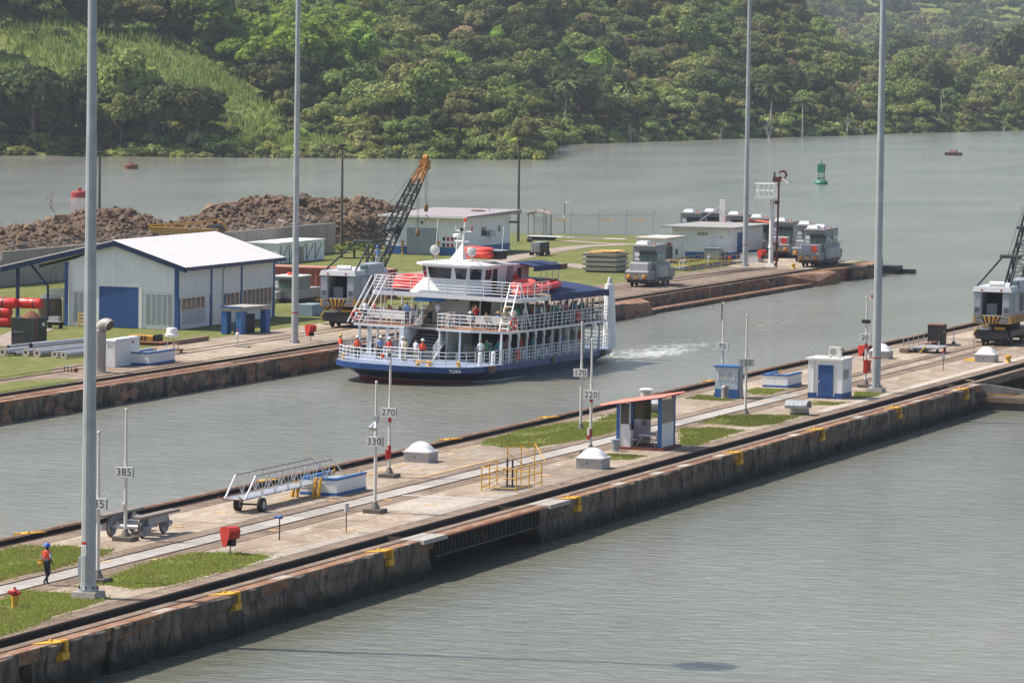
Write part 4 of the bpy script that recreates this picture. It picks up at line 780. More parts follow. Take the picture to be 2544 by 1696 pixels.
def strip_window(y0, y1, z0, z1, n):
    w_ = B(WW-.05, WW+.0, y0, y1, z0, z1).ob("window", glass, wk)
    for i in range(n+1): y_ = y0+(y1-y0)*i/n; B(WW-.02, WW+.04, y_-.035, y_+.035, z0, z1).ob("mullion", white, w_)
    B(WW-.02, WW+.035, y0, y1, z1, z1+.08).ob("lintel", white, w_); B(WW-.02, WW+.06, y0, y1, z0-.08, z0).ob("sill", white, w_)
strip_window(.5, 5.2, 1.55, 2.5, 5); strip_window(9.6, 12.3, 1.2, 2.5, 3); strip_window(13.1, 19.3, 1.2, 2.6, 7)
B(WW-.03, WW+.02, 7.0, 8.4, 0, 2.3).ob("side_door", white, wk); MB().tube([(WW+.1, 8.8, 0), (WW+.1, 8.8, 4.4), (WW+.1, 9.1, 4.8), (WW+.1, 9.6, 4.9)], .05).ob("conduit", galv, wk); B(WW, WW+.05, 9.0, 9.5, 1.6, 2.5).ob("notice_panel", blue, wk)
MB().tube([(.45, -.15, 0), (.45, -.15, 5.0)], .06).ob("downpipe", white, wk)
yj = [(WW-.6, 3.2), (WW-.7, 4.2), (WW-.5, 11), (WW-.5, 15.0), (WW-.6, 17)]
for i, (x_, y_) in enumerate(yj): t = thing("machine_frame", "yellow machine part behind the workshop windows, number %s from the front" % ["one", "two", "three", "four", "five"][i], "machine", (-74.4+x_-.8, 22.6+y_, .03)); MB().tube([(0, -.4, 0), (0, 0, 2.2), (.1, .5, 0)], .08).ob("leg", yellow, t); B(-.3, .3, -.4, .4, .8, 1.6).ob("body", yellow, t)
# ---- things under and around the lean-to
rg = mat("float_red", (.60, .02, .015), .35, var=.1, spec=.6)
for i, (a, z, ln, lab) in enumerate((((8, 790), 1.95, 3.4, "top red float in the stack left of the workshop"), ((2, 800), 1.2, 2.4, "middle red float in the stack left of the workshop"), ((0, 812), .45, 2.6, "bottom red float in the stack left of the workshop"), ((45, 786), 1.95, 2.0, "small red float at the right end of the stack"))):
    p = G(a[0], 812); t = thing("rescue_float", lab, "float", (p.x+(.0 if i < 3 else 1.35), p.y+.4, z), 0, "red floats stacked by the workshop"); r = .44
    MB().lathe([(.1, 0), (r*.9, .04), (r, .15), (r, ln/2-.1), (r*.97, ln/2), (r, ln/2+.1), (r, ln-.15), (r*.9, ln-.04), (.1, ln)], n=16).xf(Matrix.Rotation(RAD(90), 4, 'Y') @ Matrix.Translation((0, 0, -ln*.7))).ob("float_body", rg, t, 40)
    MB().cyl((-ln*.05, 0, 0), (.03-ln*.02, 0, 0), r*1.02, n=16).ob("strap", black, t, 40)
    if i == 2: B(-1.8, .8, -.3, .3, -.45, -.4).ob("cradle", wood_p, t)
p = G(28, 858); t = thing("dumpster", "black open steel bin heaped with rusty scrap", "bin", (p.x, p.y, 0)); MB().box2(0, 2.0, 0, 2.1, .03, 2.15).ob("bin_body", mat("bin_black", (.022, .026, .03), .6, var=.3, dirt=(.10, .08, .05), dk=.5), t); B(.2, 1.0, -.03, 0, 1.05, 1.1).ob("seam_bar", grey_p, t); MB().lathe([(.8, 0), (.55, .25), (.2, .5), (.02, .55)], (1.2, 1.0, 2.14), 9).ob("scrap_heap", rust, t); B(2.0, 2.02, .1, .5, .2, 2.1).ob("side_plate", rust, t); B(2.0, 2.06, 1.2, 1.6, 1.5, 1.75).ob("notice", white, t)
p = G(42, 806); t = thing("water_tote", "white plastic tank on a frame under the lean-to", "tank", (p.x, p.y+6, 0)); B(0, 1.4, 0, 1.2, 1.95, 2.65).ob("tank", white, t); 
for a in ((.05, .05), (1.25, .05), (.05, 1.1), (1.25, 1.1)): B(a[0], a[0]+.1, a[1], a[1]+.1, 0, 1.95).ob("leg", white, t)
MB().cyl((.7, .6, 2.65), (.7, .6, 4.9), .02, n=5).ob("pipe", white, t)
p = G(95, 806); t = thing("wooden_vat", "brown round vat under the lean-to", "vat", (p.x, p.y+2.2, 0)); MB().lathe([(.95, 0), (1.0, .1), (1.0, 2.0), (.9, 2.08)], n=18).ob("vat", mat("vat_brown", (.20, .15, .10), .7, var=.2), t, 30); MB().lathe([(.8, 2.05), (.75, 2.3), (.3, 2.42)], n=14).ob("lid", dome_m, t, 40)
p = G(70, 803); t = thing("dark_crate", "dark brown crate left of the round vat", "crate", (p.x, p.y+4.2, 0)); B(-.6, .5, -.5, .5, 0, 1.9).ob("crate_body", wood_p, t); B(-.65, .55, -.55, .55, 1.9, 1.98).ob("lid", wood_p, t)
p = G(130, 795); t = thing("cream_tank", "cream round tank behind the lean-to post", "tank", (p.x, p.y+4, 0)); MB().lathe([(.6, 0), (.65, .1), (.65, 1.5), (.5, 1.8), (.1, 1.9)], n=16).ob("tank_body", mat("cream_tank", (.55, .50, .40), .6, var=.08), t, 40); B(.2, .45, -.7, -.55, .6, 1.3).ob("pump", rust, t)
p = G(142, 815); t = thing("work_bench", "small pale work bench beside the workshop corner", "bench", p); B(-.8, .4, -.3, .4, .5, .58).ob("bench_top", conc_l, t); B(-.7, .2, -.2, .3, .58, .95).ob("engine", galv, t); B(-.75, -.65, -.25, .35, 0, .5).ob("leg", steel_d, t); B(.25, .35, -.25, .35, 0, .5).ob("leg", steel_d, t)
p = G(203, 814); t = thing("yellow_rack", "yellow tube rack against the workshop vents", "rack", p)
for x_ in (-.2, .3): MB().cyl((x_, 0, 0), (x_, 0, 1.25), .05, n=5).ob("upright", yellow, t)
for z_ in (.3, .6, .9, 1.15): MB().cyl((-.35, 0, z_), (.45, 0, z_), .045, n=5).ob("shelf_bar", yellow, t)
# ---- pipes
pm = mat("zinc_pipe", (.40, .40, .42), .5, .25, var=.08); pfm = mat("pipe_flange", (.42, .38, .33), .8, var=.15)
for i, (q, z, r, ln, fl, lab) in enumerate((((64, 884), .27, .27, 9, 1, "left flanged grey pipe on the grass"), ((92, 886), .27, .27, 9, 1, "second flanged grey pipe from the left"), ((136, 888), .25, .25, 9, 1, "third flanged grey pipe from the left"), ((158, 890), .25, .25, 8, 1, "right flanged grey pipe on the grass"), ((76, 884), .78, .25, 9, 0, "grey pipe lying across the top of the flanged pipes"), ((22, 882), .18, .18, 7, 0, "thin grey pipe in the left pile"), ((36, 884), .17, .17, 7, 0, "second thin grey pipe in the left pile"), ((6, 884), .3, .28, 7, 1, "flanged pipe cut by the left picture edge"), ((20, 876), .46, .15, 6, 0, "thin grey pipe on top of the left pile"))):
    p = G(q[0], q[1]); p.z = 0; t = thing("pipe", lab, "pipe", (p.x, p.y, z), -.09 if i != 4 else -.14, "grey pipes on the grass"); pr = [(-x, y) for x, y in ()]
    MB().cyl((0, 0, 0), (0, ln, 0), r*.82, n=14, caps=False).ob("tube", pm, t, 40); MB().cyl((0, ln-.02, 0), (0, ln, 0), r*.8, n=14).ob("end_cap", pm, t); MB().cyl((0, .25, 0), (0, .27, 0), r*.78, n=14).ob("bore", black, t)
    if fl:
        v = []; n = 18
        for rr in (r*1.2, r*.42):
            for y_ in (-.03, .04):
                v += [(rr*math.cos(k*math.tau/n), y_, rr*math.sin(k*math.tau/n)) for k in range(n)]
        f = [(a*n+k, a*n+(k+1) % n, b2*n+(k+1) % n, b2*n+k) for a, b2 in ((0, 2), (1, 3), (0, 1), (2, 3)) for k in range(n)]
        MB().add(v, f).ob("flange", pfm, t)
# ---- big vent elbow
p = G(248, 925); t = thing("vent_elbow", "large grey elbow vent pipe behind the left mast", "vent pipe", p); pts = [(0, 0, 0), (0, 0, 2.85)]+[(.55*(1-math.cos(a)), -.1*(1-math.cos(a)), 2.85+.62*math.sin(a)) for a in np.linspace(.25, 2.15, 7)]
MB().tube(pts, .43, 18).ob("elbow", mat("vent_grey", (.36, .33, .31), .6, .1, var=.1, scale=1, dirt=(.2, .18, .16), dk=.5), t, 40); MB().lathe([(.41, 0), (.41, .06)], (0, 0, 2.0), 18).ob("joint_band", steel_d, t); MB().lathe([(.41, 0), (.41, .05)], (0, 0, .95), 18).ob("joint_band", steel_d, t); MB().lathe([(.75, 0), (.75, .05)], (0, 0, 0), 18).ob("base_ring", conc, t)
e = Vector(pts[-1]); d_ = (e-Vector(pts[-2])).normalized(); MB().cyl(e+d_*.01, e+d_*.02, .39, n=18).ob("mouth", mat("vent_mouth", (.10, .08, .06), .9), t); MB().cyl((.48, -.1, 0), (.45, -.1, 2.0), .02, n=5).ob("ladder_rod", galv, t)
# ---- white cabinet
p = G(262, 911); t = thing("white_cabinet", "white metal cabinet beside the elbow vent", "cabinet", (p.x, p.y, 0)); B(0, .75, 0, 4.2, 0, 1.9).ob("case", white, t); MB().frus(-.06, .82, -.06, 4.26, 1.9, 2.0, .06).ob("lid", white, t); B(.12, .5, -.015, 0, 1.45, 1.6).ob("name_plate", white, t); lettering("AM-1", .14, ink, t, (.31, -.02, 1.52)); B(.75, .765, 2.9, 3.2, 1.55, 1.75).ob("side_plate", red, t)
# ---- yellow/black spreader beams and rails in the grass
p = G(312, 852); t = thing("spreader_beam", "yellow and black striped steel block on the grass before the workshop", "steel block", (p.x, p.y, 0)); B(0, 2.3, 0, 1.6, .05, .6).ob("beam", MATS["yellow_worn"], t); 
for i in range(3): MB().hexa([(.9+i*.3, -.02, .1), (1.02+i*.3, -.02, .1), (1.02+i*.3, 0, .1), (.9+i*.3, 0, .1)], [(1.05+i*.3, -.02, .65), (1.17+i*.3, -.02, .65), (1.17+i*.3, 0, .65), (1.05+i*.3, 0, .65)]).ob("stripe", black, t)
B(2.3, 2.5, .1, 1.5, .05, .7).ob("end_plate", steel_d, t)
p = G(345, 856); t = thing("rusty_tray", "rusty flat steel tray behind the white cabinet", "tray", (p.x-.2, p.y, 0)); MB().frus(0, 2.1, 0, 2.0, 0, .22, -.08).ob("tray", rust, t)
p = G(428, 856); t = thing("timber_beam", "brown timber beam lying on the quay before the workshop", "beam", (p.x, p.y, 0)); B(0, .45, 0, 6, 0, .34).ob("beam", wood_p, t)
p = G(427, 875); t = thing("white_lantern", "white round lantern on a rusty stand on the far quay", "lantern", p); MB().lathe([(.1, 1.1), (.52, 1.22), (.55, 1.38), (.42, 1.42), (.42, 1.75), (.36, 1.85), (.05, 1.88)], n=16).ob("lantern", dome_m, t, 40)
for a in ((-.35, -.3), (.35, -.3), (0, .35)): MB().cyl((a[0], a[1], 0), (a[0]*.6, a[1]*.6, 1.2), .03, n=5).ob("leg", galv, t)
t = thing("rusty_cart", "small rusty hand cart beside the white lantern", "cart", G(440, 878)); B(-.3, .35, -.3, .4, .25, .35).ob("tray", rust, t); [MB().cyl((a, 0, .15), (a+.06, 0, .15), .15, n=8).ob("wheel", rust, t) for a in (-.33, .32)]; MB().tube([(.1, 0, .3), (.1, -.1, .8), (.4, -.1, .8)], .03).ob("handle", rust, t)
t = thing("alarm_post", "thin post with white horn on the far quay", "post", G(590, 862)); MB().cyl((0, 0, 0), (0, 0, 1.1), .03, n=5).ob("post", galv, t); MB().lathe([(.14, .8), (.17, 1.05), (.1, 1.15)], n=8).ob("horn", white, t); MB().lathe([(.08, 1.15), (.08, 1.35)], n=8).ob("red_lamp", red, t); B(0, 1.0, -.3, .3, 0, .12).ob("slab", conc, t)
t = thing("valve_box", "small steel bracket on the grass beside the near rails of the far quay", "bracket", G(170, 923)); B(-.3, .35, -.2, .2, .35, .42).ob("plate", galv, t); [B(a, a+.06, -.15, -.1, 0, .35).ob("leg", rust, t) for a in (-.28, .0, .28)]; MB().sphere((.55, .1, .15), .18, 8, 5).ob("cap", rust, t)
# ---- blue and white pump frame
p = G(549, 829); t = thing("pump_shelter", "blue and white concrete pump frame before the workshop", "shelter", (p.x, p.y, 0)); 
for x_, y_ in ((0, 0), (1.3, 0), (0, 3.2), (1.9, 3.6)): B(x_, x_+.5, y_, y_+.9, 0, 1.85).ob("pillar", blue_b, t)
MB().prism([(-.05, -.05), (1.8, -.05), (2.45, 4.2), (-.05, 4.2)], 1.85, 2.2).ob("top_slab", conc, t); B(-.1, 1.85, -.1, -.04, 2.1, 2.25).ob("trim", blue_b, t); B(.6, 1.5, 1.8, 3.4, 0, 1.5).ob("pump_back", black, t); MB().lathe([(.4, 0), (.45, .6), (.3, .9)], (1.0, 1.3, 0), 12).ob("pump", blue, t); MB().sphere((.75, 1.2, 1.1), .17, 10, 6).ob("white_ball", dome_m, t, 60)
p = G(705, 790); t = thing("concrete_block", "grey blue concrete block right of the pump frame", "block", (p.x-.2, p.y+4, 0)); MB().frus(-.5, 1.2, 0, 3, 0, .95, .1).ob("block", mat("block_blue", (.20, .27, .31), .8, var=.12), t)
p = G(745, 775); t = thing("scrap_tray", "rusty orange skip beside the left crane", "skip", (p.x, p.y+4, 0)); MB().frus(0, 2.4, 0, 3, .1, .85, -.12).ob("tray", rust, t); B(0, .15, .1, .2, .85, 1.15).ob("lug", rust, t)
# ---- container
cm = mat("container_red", (.30, .075, .05), .6, var=.1, dirt=(.4, .25, .2), dk=.5)
ct = thing("container", "long rust red shipping container behind the left crane", "container", (-79.4, 73.0, 0))
def csheet(p0, axis, ln):
    v = []; pat = [(0, 0), (.1, 0), (.2, .09), (.3, .09)]; s = 0
    while s < ln:
        for ds, o_ in pat:
            q = min(s+ds, ln); v += [(p0[0]+(q if axis == 'x' else o_), p0[1]+(-o_ if axis == 'x' else q), .15), (p0[0]+(q if axis == 'x' else o_), p0[1]+(-o_ if axis == 'x' else q), 2.6)]
        s += .58
    k = len(v)//2; return MB().add(v, [(2*j, 2*j+2, 2*j+3, 2*j+1) for j in range(k-1)])
csheet((0, 0), 'x', 13.6).ob("side_panel", cm, ct); csheet((13.6, 0), 'y', 2.5).ob("end_panel", cm, ct); B(0.02, 13.58, .02, 2.5, .15, 2.6).ob("core", cm, ct); B(-.05, 13.75, -.14, 2.6, 2.6, 2.72).ob("roof", mat("container_roof", (.45, .2, .15), .7, var=.1), ct); B(-.05, 13.72, -.12, 2.6, 0, .15).ob("sill", cm, ct)
t = thing("orange_ring", "orange life ring on the roof of the low rail service car", "life ring", (G(676, 750).x+1.3, G(676, 750).y+1.5, 2.55)); MB().tube([(.35*math.cos(a), .35*math.sin(a), 0) for a in np.linspace(0, math.tau, 13)[:-1]], .12, 6, True).ob("ring", orange, t, 60)
# ---- white tanks by the wall
p = G(650, 652); wt = thing("tank_store", "low white store with barred doors by the old concrete wall", "store", (-103, 126.5, 0))
B(0, 3.6, 0, 13, 0, 2.1).ob("wall", white_w, wt); B(-.1, 3.7, -.1, 13.1, 2.1, 2.25).ob("roof", white, wt); B(.0, 3.62, -.02, 0, 0, .8).ob("skirting", blue_b, wt)
for i in range(5): B(3.6, 3.65, .6+i*2.4, 2.6+i*2.4, .1, 1.9).ob("door", white, wt); MB().tube([(3.67, .7+i*2.4, .2), (3.67, 2.5+i*2.4, 1.8)], .04, 4).ob("door_brace", steel_d, wt); MB().tube([(3.67, .65+i*2.4, .1), (3.67, .65+i*2.4, 1.9)], .05, 4).ob("door_post", steel_d, wt)
B(3.6, 4.2, 5.2, 5.8, 0, 1.7).ob("pillar", conc, wt)
# ---- old concrete wall along the bank
ow = thing("boundary_wall", "old pale concrete wall with barbed wire along the rubble", "wall", (-105, 0, 0)); wm2 = mat("old_wall", (.36, .31, .27), .95, var=.12, scale=.4, dirt=(.18, .15, .13), dk=.6, lo=.5, bump=.3, bscale=6)
for i in range(12):
    y_ = 30+i*10.5; o_ = B(-.2, .2, y_, y_+10.44, -.2, 3.3 if i > 3 else 2.5).ob("wall_panel", wm2, ow)
    MB().tube([(0, y_+2, 3.2 if i > 3 else 2.4), (0, y_+2, 3.9 if i > 3 else 3.1), (.35, y_+2, 4.2 if i > 3 else 3.4)], .04, 4).ob("wire_post", galv, ow)
for k in range(3): MB().tube([(.1*k, 72, 3.5+.25*k), (.1*k, 155, 3.5+.25*k)], .012, 3).ob("wire", galv, ow)
t = thing("camera_mast", "white pole with floodlight by the concrete wall", "mast", G(697, 622)); MB().tube([(0, 0, 0), (.25, 0, 2.7), (.2, 0, 3.4)], .08, 5).ob("pole", white, t); B(-.3, .4, -.15, .15, 3.3, 3.5).ob("lamp", white, t)
# ---- white pump building
wb = thing("pump_house", "white flat roofed building with grey roller door behind the ferry", "building", (-98.6, 155.7, 0)); ZB = 4.25
B(0, 9.3, 0, 15.5, .9, ZB).ob("wall", white_w, wb); B(-.01, 9.31, -.01, 15.51, 0, .9).ob("skirting", blue_b, wb)
MB().hexa([(-.6, -.9, ZB), (10.1, -.9, ZB), (10.1, 17.2, ZB), (-.6, 17.2, ZB)], [(-.6, -.9, ZB+.18), (10.1, -.9, ZB+.18), (10.1, 17.2, ZB+.45), (-.6, 17.2, ZB+.45)]).ob("roof", mat("roof_grey", (.30, .27, .28), .8, var=.12), wb); B(-.62, 10.12, -.93, -.9, ZB-.05, ZB+.16).ob("fascia", white, wb)
d = B(2.6, 6.3, -.05, .03, 0, 3.0).ob("roller_door", grey_p, wb); sl = MB().prismx([(0, 0), (-.02, .05), (-.02, .14), (0, .19)], 2.6, 6.3).mesh("door_slat", mat("shutter_grey", (.28, .32, .33), .5, var=.05))
for i in range(15): part("door_slat", sl, d, (0, -.05, .02+i*.197))
for x_ in (2.25, 6.55):
    t = thing("bollard_post", "yellow and black striped post %s of the grey roller door" % ("left" if x_ < 5 else "right"), "bollard", (-98.6+x_, 155.2, 0)); MB().cyl((0, 0, 0), (0, 0, 1.6), .13, n=8).ob("post", yellow, t)
    for k in range(4): MB().cyl((0, 0, .35+k*.33), (0, 0, .5+k*.33), .135, n=8).ob("stripe", black, t)
for i in range(3):
    for k in range(2): B(6.9+i*.5, 7.2+i*.5, -.04, 0, .95+k*.7, 1.35+k*.7).ob("notice_board", (steel_d, brk, brk)[i], wb)
B(8.4, 8.55, -.05, 0, 1.8, 2.2).ob("meter", steel_d, wb); MB().cyl((4.4, -.2, 3.6), (4.4, 0, 3.6), .12, n=8).ob("wall_lamp", steel_d, wb)
w_ = B(9.3, 9.34, 6.0, 7.4, 2.0, 3.0).ob("window", glass, wb); B(9.3, 9.35, 11.5, 12.2, 2.3, 3.0).ob("window", glass, wb); B(9.3, 9.85, 7.5, 9.2, 1.9, 2.55).ob("cooling_unit", galv, wb)
B(9.3, 10.3, 15.2, 15.6, 3.2, 3.4).ob("lamp_arm", steel_d, wb); MB().lathe([(.8, 0), (.85, .12), (.5, .2)], (7.0, 11, ZB+.32), 12).ob("roof_fan", rust, wb); MB().cyl((8.4, 11, ZB+.3), (8.4, 11, ZB+1.3), .05, n=5).ob("roof_pipe", galv, wb)
# ---- small white building and annex
sb = thing("control_house", "white house with blue skirting and blue side door before the locomotives", "building", (-68.0, 166.2, 0))
B(0, 6.9, 0, 12.5, .75, 3.45).ob("wall", white_w, sb); B(-.01, 6.91, -.01, 12.51, 0, .75).ob("skirting", blue_b, sb); B(-1.0, 7.6, -1.1, 13.4, 3.45, 3.62).ob("roof", mat("roof_flat", (.30, .28, .27), .8, var=.1), sb)
for i in range(3): B(3.0+i*.42, 3.34+i*.42, -.03, 0, 2.6, 2.95).ob("vent_block", conc, sb)
lettering("C - SM", .3, ink, sb, (5.55, -.02, 2.4)); B(6.9, 6.95, 2.4, 4.4, .05, 2.9).ob("side_door", blue, sb); B(.9, 1.0, -.06, 0, 1.8, 2.6).ob("hook", steel_d, sb)
rr = thing("red_canopy", "low red tin roof behind the white house", "roof", (-64, 181, 0)); MB().prismy([(-3, 3.3), (1, 3.85), (5.5, 3.35), (5.5, 3.27), (1, 3.75), (-3, 3.2)], 0, 7).ob("roof_sheet", mat("red_canopy", (.55, .13, .07), .6, var=.08), rr); [B(a, a+.15, 1, 1.15, 0, 3.25).ob("post", white, rr) for a in (-2.5, 4.9)]
wp = thing("white_pylon", "white slim pylon with stay behind the white house roof", "pylon", (-67.0, 182, 0)); B(-.33, .33, -.2, .2, 0, 6.1).ob("pylon", white, wp); MB().tube([(-2.2, -2, 3.62), (-.3, 0, 5.4)], .05, 4).ob("stay", galv, wp)
sa = thing("annex_shed", "small white annex with red door beside the white house", "shed", (-68.7, 155.4, 0)); B(0, 3.4, 0, 7.2, 0, 2.5).ob("wall", white_w, sa); B(-.1, 3.5, -.15, 7.4, 2.5, 2.68).ob("roof", mat("annex_roof", (.55, .48, .42), .8, var=.1), sa); B(3.4, 3.44, .5, 2.0, .05, 2.1).ob("door", mat("door_red", (.26, .05, .045), .6), sa); B(3.4, 3.43, 2.5, 4.4, .05, 2.2).ob("door", white, sa); B(3.4, 3.43, 4.6, 6.6, .05, 2.2).ob("door", white, sa); B(3.4, 3.5, 3.6, 4.1, .7, 1.3).ob("meter", steel_d, sa)
t = thing("switch_cabinet", "dark green cabinet in front of the annex", "cabinet", (-65.0, 153.2, 0)); B(0, .85, 0, 1.2, 0, 1.85).ob("cabinet", mat("dark_green", (.035, .055, .05), .6), t); B(.05, .8, -.02, 0, .9, 1.7).ob("cabinet_door", mat("dark_green2", (.05, .07, .065), .6), t)
t = thing("transformer_box", "grey green transformer box before the white house", "box", (-63.6, 164.3, 0)); B(0, 1.75, 0, 1.1, 0, 1.25).ob("box", mat("box_green", (.24, .28, .27), .7, var=.1), t); B(-.04, 1.8, -.04, 1.14, 1.25, 1.32).ob("lid", galv, t); MB().sphere((.5, -.03, .55), .1, 8, 5).ob("dial", white, t)
t = thing("standpipe", "red standpipe valve by the pit", "standpipe", G(1813, 655)); MB().lathe([(.12, 0), (.1, .2), (.1, .5), (.25, .55), (.25, .7), (.1, .75)], n=10).ob("valve", red, t, 30); t = thing("valve_column", "tall dark red valve column by the white house", "valve", G(1816, 640)); MB().lathe([(.13, 0), (.11, 1.2), (.2, 1.25), (.2, 1.6), (.05, 1.75)], n=10).ob("column", mat("dark_red", (.16, .02, .02), .6), t, 30)
t = thing("white_box", "white box on the quay behind the far mast", "box", G(1838, 650)); B(0, 2.1, 0, 2.2, 0, .85).ob("box", white, t); B(-.03, 2.13, -.03, 2.23, .85, .95).ob("lid", mat("lid_teal", (.12, .2, .2), .6), t)
t = thing("plank_ramp", "cream plank leaning beside the far mast", "plank", G(1785, 658)); MB().hexa([(0, 0, 0), (0, .4, 0), (3.0, .8, .9), (3.0, .4, .9)], [(0, 0, .08), (0, .4, .08), (3.0, .8, 1.0), (3.0, .4, 1.0)]).ob("plank", mat("cream_plank", (.5, .45, .33), .8), t)
# ---- inspection pit with yellow railing
pt_ = thing("pit_railing", "yellow railing around the dark inspection pit on the far quay", "railing", (-60.3, 139, 0))
B(0, 2.9, .3, 23, .0, .014).ob("pit", mat("pit_dark", (.012, .012, .012), .9), pt_); B(-.25, 0, 0, 23.3, 0, .05).ob("kerb", conc_l, pt_)
for x_ in (-.15, 3.0):
    for z_ in (.55, 1.05): MB().cyl((x_, 0, z_), (x_, 23, z_), .035, n=5).ob("rail", yellow, pt_)
    for k in range(9): MB().cyl((x_, k*23/8, 0), (x_, k*23/8, 1.07), .04, n=5).ob("post", yellow, pt_)
for z_ in (.55, 1.05): MB().cyl((-.15, 0, z_), (3, 0, z_), .035, n=5).ob("rail", yellow, pt_)
for k in (2, 3.2, 12): MB().tube([(1.3, k, .0), (1.3, k, .9), (1.3, k+.6, 1.0), (1.3, k+.9, .6)], .07, 5).ob("white_pipe", white, pt_)
# ---- signal mast with white platform and red arm
p = G(1915, 662); sm = thing("signal_mast", "white mast with railed platform and rusty red arm signal", "signal mast", (p.x, p.y, 0))
MB().cyl((0, 0, .3), (0, 0, 7.4), .27, .24, n=12).ob("mast", white, sm, 30); MB().frus(-.6, .6, -.6, .6, 0, .35, .2).ob("base", conc_l, sm); MB().lathe([(.34, 2.0), (.36, 2.1), (.34, 2.2)], n=12).ob("collar", white, sm)
B(-1.75, .5, -.9, .9, 7.35, 7.5).ob("platform", white, sm); B(-1.75, .5, -.93, -.9, 7.35, 7.75).ob("kick_board", white, sm)
railing(sm, [(-1.72, -.88, 7.5), (.48, -.88, 7.5), (.48, .88, 7.5), (-1.72, .88, 7.5), (-1.72, -.88, 7.5)], 1.5, 2, .04, .55)
rm_ = mat("arm_red", (.11, .026, .022), .6, var=.2, dirt=RUST, dk=.5)
MB().tube([(.62, 0, 0), (.62, 0, 2.2), (.70, 0, 5), (.75, 0, 9.2)], .11, 8).ob("red_shaft", rm_, sm, 40)
for z_ in (.6, 2.3, 6.8): MB().cyl((.55, 0, z_), (.6, 0, z_+.35), .28, n=10).ob("coupling", rm_, sm)
MB().tube([(1.15+.42*math.cos(a), 0, 10.0+.42*math.sin(a)) for a in np.linspace(-2.6, 2.6, 12)], .13, 7).ob("arrow_ring", rm_, sm, 40); B(.1, .9, -.2, .2, 9.2, 9.75).ob("gear_case", rm_, sm); MB().cyl((.25, 0, 9.7), (.25, 0, 10.3), .1, n=6).ob("pivot", rm_, sm); MB().cyl((1.2, -.1, 9.6), (1.9, -.3, 9.0), .12, n=8).ob("counterweight", conc_l, sm)
# ---- far fence
mesh_m = bpy.data.materials.new("chain_link"); mesh_m.use_nodes = True; t_ = mesh_m.node_tree; b_ = t_.nodes["Principled BSDF"]; b_.inputs["Base Color"].default_value = (.4, .41, .4, 1); b_.inputs["Roughness"].default_value = .6
tc_ = t_.nodes.new("ShaderNodeTexCoord"); sp_ = t_.nodes.new("ShaderNodeSeparateXYZ"); t_.links.new(tc_.outputs["Object"], sp_.inputs[0])
def _m(op, a, b2):
    q = t_.nodes.new("ShaderNodeMath"); q.operation = op
    for i, v in enumerate((a, b2)):
        if isinstance(v, (int, float)): q.inputs[i].default_value = v
        else: t_.links.new(v, q.inputs[i])
    return q.outputs[0]
u_ = _m('ADD', sp_.outputs[0], sp_.outputs[1]); k1 = _m('FRACT', _m('MULTIPLY', _m('ADD', u_, sp_.outputs[2]), 11), 0); k2 = _m('FRACT', _m('MULTIPLY', _m('SUBTRACT', u_, sp_.outputs[2]), 11), 0)
al = _m('MAXIMUM', _m('LESS_THAN', k1, .09), _m('LESS_THAN', k2, .09)); t_.links.new(al, b_.inputs["Alpha"])
def fence(pts, label, h=2.9, step=3.6, sign_=()):
    t = thing("chain_link_fence", label, "fence", (0, 0, 0)); pts = [Vector(p) for p in pts]
    for a, b2 in zip(pts, pts[1:]):
        MB().add([a, b2, b2+Vector((0, 0, h)), a+Vector((0, 0, h))], [(0, 1, 2, 3)]).ob("wire_mesh", mesh_m, t); MB().cyl(a+Vector((0, 0, h)), b2+Vector((0, 0, h)), .04, n=5).ob("top_rail", galv, t)
        L = (b2-a).length; k = max(1, round(L/step))
        for i in range(k+1):
            q = a+(b2-a)*(i/k); MB().tube([q, q+Vector((0, 0, h+.05)), q+Vector((.25, -.1, h+.55))], .045, 5).ob("post", galv, t)
    for q in sign_: B(q[0]-1.0, q[0]+1.0, q[1]-.08, q[1]-.02, 2.1, 2.45).ob("sign_plate", mat("cream_sign", (.6, .47, .33), .7), t)
fa, fb, fc = G(1265, 588), G(1350, 590), G(1690, 592)
fence([fb, fc], "chain link fence along the water behind the lawn", sign_=[tuple(fb.lerp(fc, k))[:2] for k in (.13, .45, .68)]); fence([fa, fb], "short chain link fence beside the gate porch", 3.2)
gp_ = thing("gate_porch", "small grey gate porch with faded red roof", "gate", G(1333, 588)); [B(a, a+.14, b2, b2+.14, 0, 3.0).ob("post", galv, gp_) for a in (-1.2, 1.1) for b2 in (0, 2)]; MB().prismy([(-1.4, 2.75), (-.1, 3.3), (1.4, 2.85), (1.4, 2.78), (-.1, 3.2), (-1.4, 2.68)], -.2, 2.3).ob("roof", mat("faded_red", (.36, .24, .21), .8), gp_); B(-1.1, 1.1, 2, 2.05, 0, 2.4).ob("gate_panel", mesh_m, gp_)
t = thing("stacked_sheets", "low stack of sheets with pale top near the gate porch", "stack", G(1345, 596)); B(-1.6, 1.6, -.5, 1, .1, .4).ob("stack", steel_d, t); B(-1.7, 2.6, -.6, 1.2, .4, .47).ob("pale_sheet", white, t); B(-1.4, 1.4, -.4, .8, 0, .1).ob("skid", wood_p, t)
t = thing("camera_pole", "thin white camera pole at the fence", "pole", G(1402, 581)); MB().cyl((0, 0, 0), (0, 0, 3.9), .06, n=6).ob("pole", conc_d, t); MB().cyl((0, 0, 3.9), (0, 0, 6.0), .025, n=5).ob("antenna", galv, t); B(0, .6, -.1, .1, 3.9, 4.1).ob("camera_body", white, t); B(-.3, .1, -.15, .1, 1.8, 2.3).ob("box", white, t)
